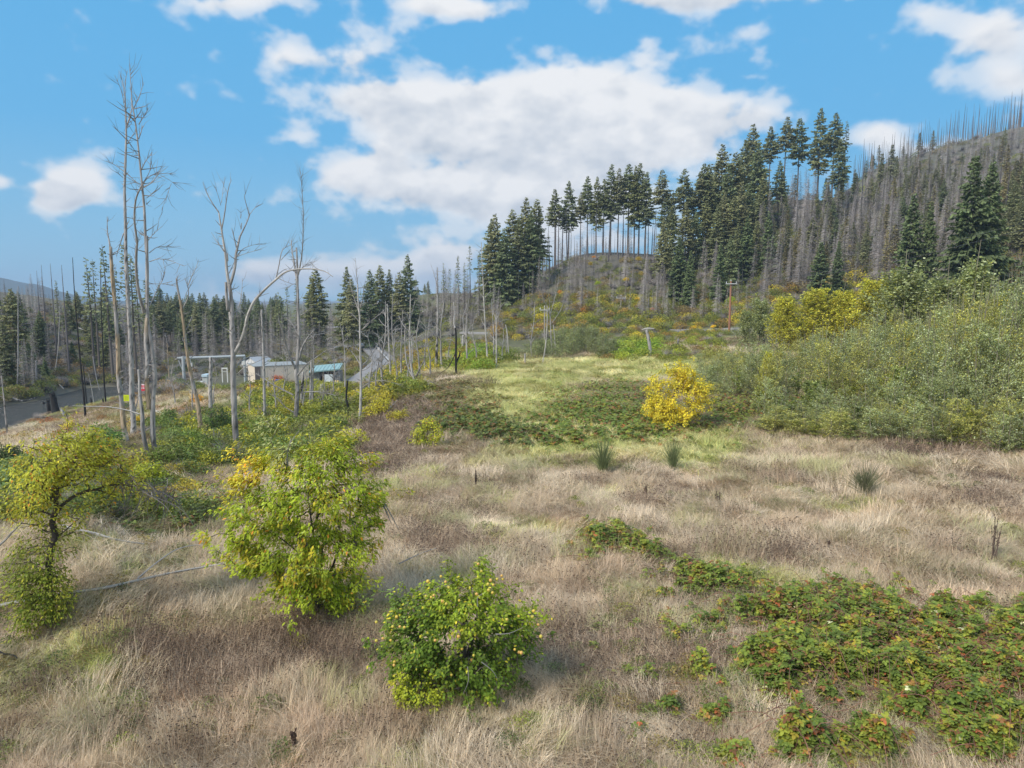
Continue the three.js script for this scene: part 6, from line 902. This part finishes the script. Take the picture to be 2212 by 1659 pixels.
stump(530, 848, 7, 9, 'pale', 'white split stump beside the right scarlet bush', 2);
stump(579, 850, 7, 24, 'half', 'burnt hollow stump right of the thin branchless pole', 1);
stump(695, 851, 8, 20, 'pale', 'flat topped pale stump right of the mottled birch pole');
stump(655, 828, 5, 24, 'tan', 'brown broken stub in front of the end of the tan building', -2);
stump(446, 842, 7, 8, 'pale', 'bleached stump by the burnt birch stub');
stump(485, 894, 5, 5, 'grey', 'flat grey stump left of the big silvery snag');
stump(352, 928, 12, 10, 'pale', 'bleached root lump at the foot of the sign trees');
stump(22, 940, 8, 7, 'grey', 'low grey stump on the flat at the left edge');
stump(268, 928, 6, 9, 'grey', 'low grey stump left of the pale broken log');
stump(1266, 766, 5, 20, 'grey', 'grey post like stub among shrubs in front of the valley road');
stump(1464, 758, 5, 24, 'grey', 'slim grey post in the brambles right of the leaning grey stub');
{ // leaning stub with a pale slab on its head
  const foot = ground(1404, 772), px = mpp(foot), g = thing('dead_snag', foot, 'leaning grey stub carrying a flat slab of pale wood at the field end', 'dead tree'), m = new MB(), D = Math.hypot(foot.x, foot.z), o = (u, v) => at(u, v, D).sub(foot);
  m.tube(smooth([V(0, -.3, 0), o(1404, 752), o(1400, 728), o(1396, 712)], .3), (i, t) => px * lerp(4, 3, t), 9, woodCol('grey', 3)); m.build('trunk', MAT.bark, g);
  const s = new MB(); s.tube(smooth([o(1386, 713), o(1394, 710), o(1404, 709.5), o(1413, 710)], .3), (i, t) => px * 2 * (1 - 1.1 * Math.abs(t - .5)), 7, woodCol('pale', 5)); s.build('branch', MAT.bark, g);
}
// ---------- signs on the snags ----------
function signBoard(label, u0, v0, u1, v1, D, col, bars, ink, yaw, tree) {
  const c = at((u0 + u1) / 2, (v0 + v1) / 2, D), px = mpp(c), w = (u1 - u0) * px, h = (v1 - v0) * px, g = thing('notice_sign', c, label, 'sign'); g.rotation.y = yaw;
  new MB().box(0, 0, 0, w, h, .02, col).build('panel', MAT.paint, g);
  const b = new MB(); for (const [x0, y0, x1, y1] of bars) b.box(((x0 + x1) / 2 - .5) * w, (.5 - (y0 + y1) / 2) * h, .013, (x1 - x0) * w, (y1 - y0) * h, .004, ink); b.build('lettering', MAT.paint, g);
  const k = new MB(); for (const y of [-.46, .46]) k.box(0, y * h, -.03, w * .3, .03, .05, [.2, .18, .16]); k.build('bracket', MAT.paint, g);
}
const line = (y, t, seed) => { const q = rng(seed), o = []; let x = .12; while (x < .82) { const w = rnd(.05, .16, q); o.push([x, y - t / 2, Math.min(.88, x + w), y + t / 2]); x += w + .035; } return o; };
signBoard('bright yellow rectangular notice with faint dark lines, fixed right of the bark stripped snag', 267.5, 853, 278.5, 866.5, 47.5, [0.78, 0.86, 0.02], [.2, .33, .46, .59, .72, .84].flatMap((y, i) => line(y, .045, 40 + i)), [0.42, 0.48, 0.03], .15);
signBoard('red and white notice with rows of white lines, fixed on the leaning grey snag', 303, 829.5, 314.5, 845, 44, [0.62, 0.025, 0.05], [[0, 0, 1, .11], ...[.25, .45, .63].flatMap((y, i) => line(y, .085, 50 + i))], [0.8, 0.72, 0.74], -.25);
// ---------- power poles ----------
function powerPole(label, u, vb, vt, D, w, col, arm = 24, o = {}) {
  const foot = onLand(u, D); foot.y -= .3; const top = at(u, vt, D), px = mpp(top), g = thing('power_pole', foot, label, 'power pole'), h = top.y - foot.y;
  new MB().tube([0, .33, .66, 1].map((t) => V(0, h * t, 0)), (i, t) => w * px / 2 * (1.15 - .3 * t), 9, (p) => tint(col, 1 + .25 * n3(p.x * 4, p.y * .8, p.z * 4))).build('pole', MAT.bark, g);
  new MB().box(0, h - .45, w * px * .5 + .06, arm * px, .16, .13, o.arm ?? [.6, .6, .58]).build('crossarm', MAT.paint, g);
  for (const s of [-.44, 0, .44]) { const y0 = s ? h - .37 : h, z0 = s ? w * px * .5 + .06 : 0; new MB().tube([V(s * arm * px, y0, z0), V(s * arm * px, y0 + .12, z0), V(s * arm * px, y0 + .2, z0), V(s * arm * px, y0 + .32, z0)], (i) => [.03, .1, .08, .05][i], 8, [.7, .7, .68]).build('insulator', MAT.paint, g); }
  const br = new MB(); for (const s of [-1, 1]) br.tube([V(s * arm * px * .26, h - .5, w * px * .5), V(0, h - 1.15, w * px * .45)], .025, 5, [.3, .3, .3]); br.build('brace', MAT.paint, g); return { g, top, px, arm };
}
const pA = powerPole('reddish brown power pole with a pale crossarm in front of the firs', 1575, 712, 608, 142, 4.4, [0.36, 0.17, 0.10], 24);
powerPole('slim grey brown power pole on the knoll slope left of the reddish pole', 1341, 690, 640, 172, 2.6, [0.3, 0.26, 0.2], 21, { arm: [.45, .42, .38] });
powerPole('pale power pole with its crossarm above the shrubs at the field end', 1176, 760, 664, 120, 3, [0.42, 0.38, 0.33], 22, { arm: [.5, .48, .45] });
powerPole('far pale power pole below the cleared ridge', 924, 722, 667, 232, 1.8, [0.45, 0.42, 0.36], 12, { arm: [.45, .42, .36] });
const pB = powerPole('power pole mostly beyond the right edge, only its crossarm tip showing', 2236, 600, 483, 100, 5, [0.3, 0.2, 0.14], 70);
for (const [s, l] of [[-.44, 'nearer'], [.44, 'farther']]) { const a = pA.top.clone().add(V(s * pA.arm * pA.px, 0, .2)), b = pB.top.clone().add(V(s * pB.arm * pB.px, 0, .2)), m = a.clone().lerp(b, .5).add(V(0, -1.6, 0)); const wm = new MB().tube(smooth([a, m, b], 2), .022, 4, [.12, .12, .12]).build('power_line', MAT.paint, scene); tag(wm, l + ' sagging power line between the reddish pole and the right edge', 'power line'); }
// ---------- buildings in the valley ----------
const face = (u) => { const p = onLand(u, 140); return Math.atan2(-p.x, -p.z) + Math.PI; };
{ // long tan building
  const D = 140, a = at(551, 820, D), b = at(668, 820, D + 2), c = a.clone().lerp(b, .5), gy = Math.min(H(a.x, a.z), H(b.x, b.z)) - .3, w = Math.hypot(b.x - a.x, b.z - a.z), yaw = Math.atan2(-(b.z - a.z), b.x - a.x), g = thing('tan_building', V(c.x, gy, c.z), 'long low tan walled building with a thin grey coping', 'building'), h = at(600, 791, D).y - gy; g.rotation.y = yaw;
  new MB().box(0, h / 2, -4, w, h, 8, [.8, .68, .54]).build('wall', MAT.paint, g); new MB().box(0, h + .045, -4, w + .2, .12, 8.2, [.33, .34, .33]).build('roof', MAT.paint, g);
  new MB().box(-w / 2 + .55, h / 2, .06, 1, h - .06, .16, [.16, .13, .12]).build('corner_panel', MAT.paint, g);
  for (const [x, hh] of [[-.28, .9], [.02, .9], [.3, .9]]) new MB().box(x * w, h * .5, .012, .05, h * hh, .03, [.58, .49, .39]).build('joint', MAT.paint, g);
  const bp = at(602, 820, D - 1.4); bp.y = H(bp.x, bp.z); const bin = thing('storage_bin', bp, 'bright blue plastic bin standing against the tan wall', 'bin'); new MB().box(0, .5, 0, 1.15, 1.0, .9, [.07, .13, .5]).build('body', MAT.paint, bin); new MB().box(0, 1.05, 0, 1.25, .1, 1, [.1, .18, .58]).build('lid', MAT.paint, bin);
  const wp = at(614, 820, D - 1.2); wp.y = H(wp.x, wp.z); const tub = thing('white_tub', wp, 'small white tub on the ground right of the blue bin', 'tub'); new MB().tube([V(0, 0, 0), V(0, .3, 0), V(0, .6, 0)], (i) => [.38, .42, .46][i], 12, [.75, .75, .72]).build('body', MAT.paint, tub); new MB().tube([V(0, .6, 0), V(0, .66, 0)], .48, 12, [.8, .8, .78]).build('rim', MAT.paint, tub);
}
{ // domed grey roof behind
  const D = 158, c = at(604, 795, D), gy = H(c.x, c.z) - .2, g = thing('domed_shed', V(c.x, gy, c.z), 'grey blue dome roofed shed behind the tan building', 'building'), top = at(604, 784.5, D).y - gy, r = 11 * mpp(c); g.rotation.y = .3;
  new MB().tube([0, .3, .55, .8, .92, 1].map((t) => V(0, top * t, 0)), (i) => [1, 1, 1, .78, .5, .12][i] * r, 20, (p) => p.y > top * .56 ? [.27, .34, .38] : [.35, .33, .3]).build('wall', MAT.paint, g); new MB().tube([V(0, top * .545, 0), V(0, top * .575, 0)], r * 1.05, 20, [.22, .28, .32]).build('eave', MAT.paint, g);
}
{ // large white and grey roofed hall
  const D = 172, c = at(558, 800, D), gy = H(c.x, c.z) - .3, g = thing('white_hall', V(c.x, gy, c.z), 'pale hall with a grey sloping roof and white gable, left behind the tan building', 'building'), px = mpp(c), w = 40 * px, e = at(558, 789, D).y - gy, r = at(558, 770, D).y - gy; g.rotation.y = 1.0;
  new MB().box(0, e / 2, 0, w, e, 9, [.7, .7, .69]).build('wall', MAT.paint, g);
  const m = new MB(); m.poly([V(-w / 2 - .3, e, 4.8), V(w / 2 + .3, e, 4.8), V(w / 2 + .3, r, 0), V(-w / 2 - .3, r, 0)], [.36, .39, .42]); m.poly([V(-w / 2 - .3, r, 0), V(w / 2 + .3, r, 0), V(w / 2 + .3, e, -4.8), V(-w / 2 - .3, e, -4.8)], [.36, .39, .42]); m.build('roof', MAT.paint, g);
  const ga = new MB(); for (const s of [-1, 1]) ga.poly([V(s * w / 2, e, 4.5), V(s * w / 2, e, -4.5), V(s * w / 2, r - .15, 0)], [.74, .74, .73]); ga.build('gable', MAT.paint, g); for (const x of [-.3, 0, .3]) new MB().box(x * w, e * .45, 4.53, 1.6, 1.5, .08, [.12, .13, .14]).build('window', MAT.paint, g);
}
{ // stone shelter with a green metal roof
  const D = 134, c = at(708, 818, D), gy = H(c.x, c.z) - .2, g = thing('park_shelter', V(c.x, gy, c.z), 'stone walled shelter with a sloping teal metal roof', 'building'), px = mpp(c), w = 60 * px, h = at(708, 801, D).y - gy; g.rotation.y = .1;
  for (const [x, ww, d] of [[-.36, .26, 3.2], [.39, .2, 3.2]]) { const wall = new MB().box(x * w, h / 2, 0, ww * w, h, d, [.26, .25, .24]).build('wall', MAT.paint, g); const q = rng(77 + ww * 100); for (let r = 0; r < 5; r++) for (let k = 0; k < 3; k++) { const s = new MB().box(x * w + (k - 1 + (r % 2) * .25) * ww * w * .3, (r + .5) * h / 5, d / 2 + .03, ww * w * .27, h / 5 - .08, .08, tint([.34, .33, .32], rnd(.7, 1.4, q))).build('stone', MAT.paint, wall); s.userData = {}; } }
  new MB().box(0, h * .45, -1.55, w * .9, h * .9, .15, [.08, .08, .08]).build('back_wall', MAT.paint, g);
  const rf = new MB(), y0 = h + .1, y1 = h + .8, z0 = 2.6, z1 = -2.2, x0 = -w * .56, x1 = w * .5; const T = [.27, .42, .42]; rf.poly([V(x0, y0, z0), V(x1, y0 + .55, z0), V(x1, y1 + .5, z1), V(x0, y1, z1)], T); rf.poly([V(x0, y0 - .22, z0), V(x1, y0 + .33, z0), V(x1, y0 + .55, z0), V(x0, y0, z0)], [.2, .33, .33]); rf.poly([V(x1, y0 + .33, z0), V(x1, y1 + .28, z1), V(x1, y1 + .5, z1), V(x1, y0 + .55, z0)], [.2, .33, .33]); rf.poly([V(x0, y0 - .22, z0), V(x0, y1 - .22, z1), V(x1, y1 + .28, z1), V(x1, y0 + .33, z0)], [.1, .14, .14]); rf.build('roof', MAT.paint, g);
  for (let k = 0; k < 8; k++) { const t = (k + .5) / 8, x = lerp(x0, x1, t), yy = lerp(y0, y0 + .55, t), yz = lerp(y1, y1 + .5, t); new MB().tube([V(x, yy + .03, z0), V(x, yz + .03, z1)], .04, 4, [.3, .46, .46]).build('seam', MAT.paint, g); }
  for (const x of [-.1, .16]) new MB().box(x * w, h / 2 + .1, 1.9, .22, h + .2, .22, [.3, .22, .15]).build('post', MAT.paint, g);
}
{ const D = 130, c = at(710, 818, D), px = mpp(c); c.y = H(c.x, c.z); const g = thing('info_board', c, 'large pale blank board on white legs in front of the shelter', 'board'), w = 17 * px, h = 17 * px; new MB().box(0, .55 + h / 2, 0, w, h, .1, [.62, .67, .66]).build('panel', MAT.paint, g); for (const s of [-.42, .42]) new MB().box(s * w, .45, 0, .12, 1.1, .12, [.7, .7, .68]).build('leg', MAT.paint, g); }
[[702, 'white'], [714, 'white'], [725, 'yellow'], [730, 'yellow']].forEach(([u, k], i) => { const p = at(u, 818, 127.5); p.y = H(p.x, p.z); const g = thing('bollard', p, k + ' bollard in front of the pale blank board, ' + (i % 2 ? 'right' : 'left') + ' one of the ' + k + ' pair', 'bollard'), c = k === 'white' ? [.75, .75, .73] : [.7, .52, .18]; new MB().tube([V(0, -.2, 0), V(0, .9, 0), V(0, 1.0, 0), V(0, 1.06, 0)], (i) => [.17, .17, .14, .03][i], 12, c).build('post', MAT.paint, g); new MB().tube([V(0, .66, 0), V(0, .78, 0)], .178, 12, [.8, .8, .78]).build('band', MAT.paint, g); });
{ // steel gantry with two hanging lamps
  const D = 132, a = at(399, 837, D), px = mpp(a); a.y = H(a.x, a.z); const top = at(399, 774, D).y - a.y, g = thing('steel_gantry', a, 'tall grey steel gantry with a long horizontal beam over the river road', 'gantry'), span = 114 * px, st = [.4, .43, .44];
  new MB().tube([V(0, -.3, 0), V(0, top + .35, 0)], .26, 10, st).build('post', MAT.paint, g); new MB().tube([V(span * .985, -3, -4), V(span * .985, top + .2, -4)], .22, 10, st).build('post', MAT.paint, g); new MB().tube([V(-1, top, .02), V(span * .5, top + .05, -2), V(span, top + .1, -4)], .24, 10, tint(st, 1.1)).build('beam', MAT.paint, g);
  new MB().tube([V(0, top * .55, 0), V(-.9, top, 0)], .07, 6, st).build('brace', MAT.paint, g);
  for (const x of [13, 111]) { const b = new MB(); b.box(x * px, top - 1.15, -x * px / span * 4, .62, .62, .4, [.62, .62, .6]); b.tube([V(x * px, top - .85, -x * px / span * 4), V(x * px, top - .2, -x * px / span * 4)], .05, 6, st); b.build('lamp_housing', MAT.paint, g); }
}
{ const D = 136, p = at(447, 826, D), px = mpp(p); p.y = H(p.x, p.z); const g = thing('storage_shed', p, 'small pale box shed with a light blue roof by the river road', 'shed'), w = 11 * px, h = at(447, 813, D).y - p.y; new MB().box(0, h / 2, 0, w, h, 1.6, [.5, .52, .5]).build('wall', MAT.paint, g); new MB().box(0, h + .22, 0, w * 1.1, .42, 1.9, [.55, .68, .75]).build('roof', MAT.paint, g); new MB().box(-w * .2, h * .4, .81, w * .3, h * .75, .05, [.36, .38, .38]).build('door', MAT.paint, g); }
{ // pale van half hidden by weeds
  const D = 138, p = at(429, 826, D); p.y = H(p.x, p.z); const g = thing('parked_van', p, 'pale parked van with dark windows left of the small pale shed', 'van'); g.rotation.y = .15; const sh = new THREE.Shape([[-2.3, .45], [2.3, .45], [2.32, 1.1], [1.75, 1.2], [1.1, 2.0], [-2.2, 2.0], [-2.32, 1.2]].map(([x, y]) => new THREE.Vector2(x, y)));
  const bg = new THREE.ExtrudeGeometry(sh, { depth: 1.6, bevelEnabled: true, bevelSize: .08, bevelThickness: .08, bevelSegments: 2 }); bg.translate(0, 0, -.8); const body = shade(new THREE.Mesh(bg, new THREE.MeshStandardMaterial({ color: new THREE.Color(.6, .6, .58), roughness: .4 }))); body.name = 'body'; g.add(body);
  for (const [x, w] of [[-1.5, 1.0], [-.4, .9], [.62, .8]]) new MB().box(x, 1.6, .9, w, .5, .03, [.02, .022, .025]).build('window', MAT.paint, g);
  for (const [x, z] of [[-1.5, .75], [1.5, .75], [-1.5, -.75], [1.5, -.75]]) { const m = new MB().tube([V(x, .36, z - .12), V(x, .36, z + .12)], .36, 16, [.02, .02, .02]).build('wheel', MAT.paint, g); new MB().tube([V(x, .36, z - .13), V(x, .36, z + .13)], .18, 10, [.4, .4, .4]).build('rim', MAT.paint, m); }
  for (const z of [-.6, .6]) new MB().box(2.4, .85, z, .04, .18, .3, [.8, .8, .75]).build('headlight', MAT.paint, g);
}
{ const D = 150, p = at(486, 815, D), px = mpp(p); p.y = H(p.x, p.z); const g = thing('trail_sign', p, 'white post and rail sign frame behind the gantry', 'sign'), h = at(486, 794, D).y - p.y, w = 11 * px; for (const s of [-.5, .5]) new MB().box(s * w, h / 2, 0, .16, h, .16, [.7, .7, .66]).build('post', MAT.paint, g); new MB().box(0, h - .15, 0, w, .22, .14, [.72, .72, .68]).build('rail', MAT.paint, g); new MB().box(0, h - .85, 0, w, .12, .1, [.5, .52, .45]).build('rail', MAT.paint, g); }
{ const D = 134, a = at(512, 817, D), b = at(550, 817, D), m = new MB(); for (const p of [a, b]) p.y = H(p.x, p.z); const g = thing('guard_rail', a, 'low white pipe rail left of the tan building', 'railing'); const ax = b.clone().sub(a); m.tube([V(0, .8, 0), ax.clone().setY(ax.y + .8)], .16, 8, [.75, .75, .73]); m.build('rail', MAT.paint, g); for (const t of [.05, .5, .95]) { const q = ax.clone().multiplyScalar(t); new MB().tube([V(q.x, q.y - .2, q.z), V(q.x, q.y + .8, q.z)], .08, 7, [.6, .6, .6]).build('post', MAT.paint, g); } }
{ // concrete barrier and grey blue culvert wall beside the access road
  const P = [[812, 752], [824, 768], [838, 786], [846, 796]].map(([u, v]) => ground(u, v)).filter(Boolean), g = thing('concrete_barrier', P[0].clone(), 'pale concrete barrier along the right side of the access road', 'barrier'), c = smooth(P, 3); for (let i = 0; i < c.length - 1; i++) { const a = c[i], b = c[i + 1], m = a.clone().lerp(b, .5).sub(P[0]), l = a.distanceTo(b); new MB().box(m.x, m.y + .5, m.z, .4, 1.1, l * .97, [.5, .48, .46], Math.atan2(b.x - a.x, b.z - a.z)).build('block', MAT.paint, g); } }
{ // house on the left hill
  const D = 250, p = onLand(196, D), px = mpp(p), g = thing('hill_house', p, 'grey roofed house on top of the left hill', 'house'), w = 34 * px, e = at(196, 702, D).y - p.y, r = at(196, 692, D).y - p.y, hh = Math.max(1.5, e); g.rotation.y = .1;
  new MB().box(0, hh / 2, 0, w, hh, 9, [.3, .27, .24]).build('wall', MAT.paint, g); const rr = Math.max(hh + 1.5, r), m = new MB(); for (const s of [1, -1]) m.poly([V(-w / 2 - .6, hh - .1, s * 5.2), V(w / 2 + .6, hh - .1, s * 5.2), V(w / 2 + .6, rr, 0), V(-w / 2 - .6, rr, 0)], [.2, .21, .24]); m.build('roof', MAT.paint, g);
  const gb = new MB(); for (const s of [-1, 1]) gb.poly([V(s * w / 2, hh, 4.5), V(s * w / 2, hh, -4.5), V(s * w / 2, rr - .1, 0)], [.3, .27, .24]); gb.build('gable', MAT.paint, g); for (const x of [-.3, 0, .3]) new MB().box(x * w, hh * .5, 4.52, 1.4, 1.1, .06, [.05, .055, .06]).build('window', MAT.paint, g); }
renderer.render(scene, camera);
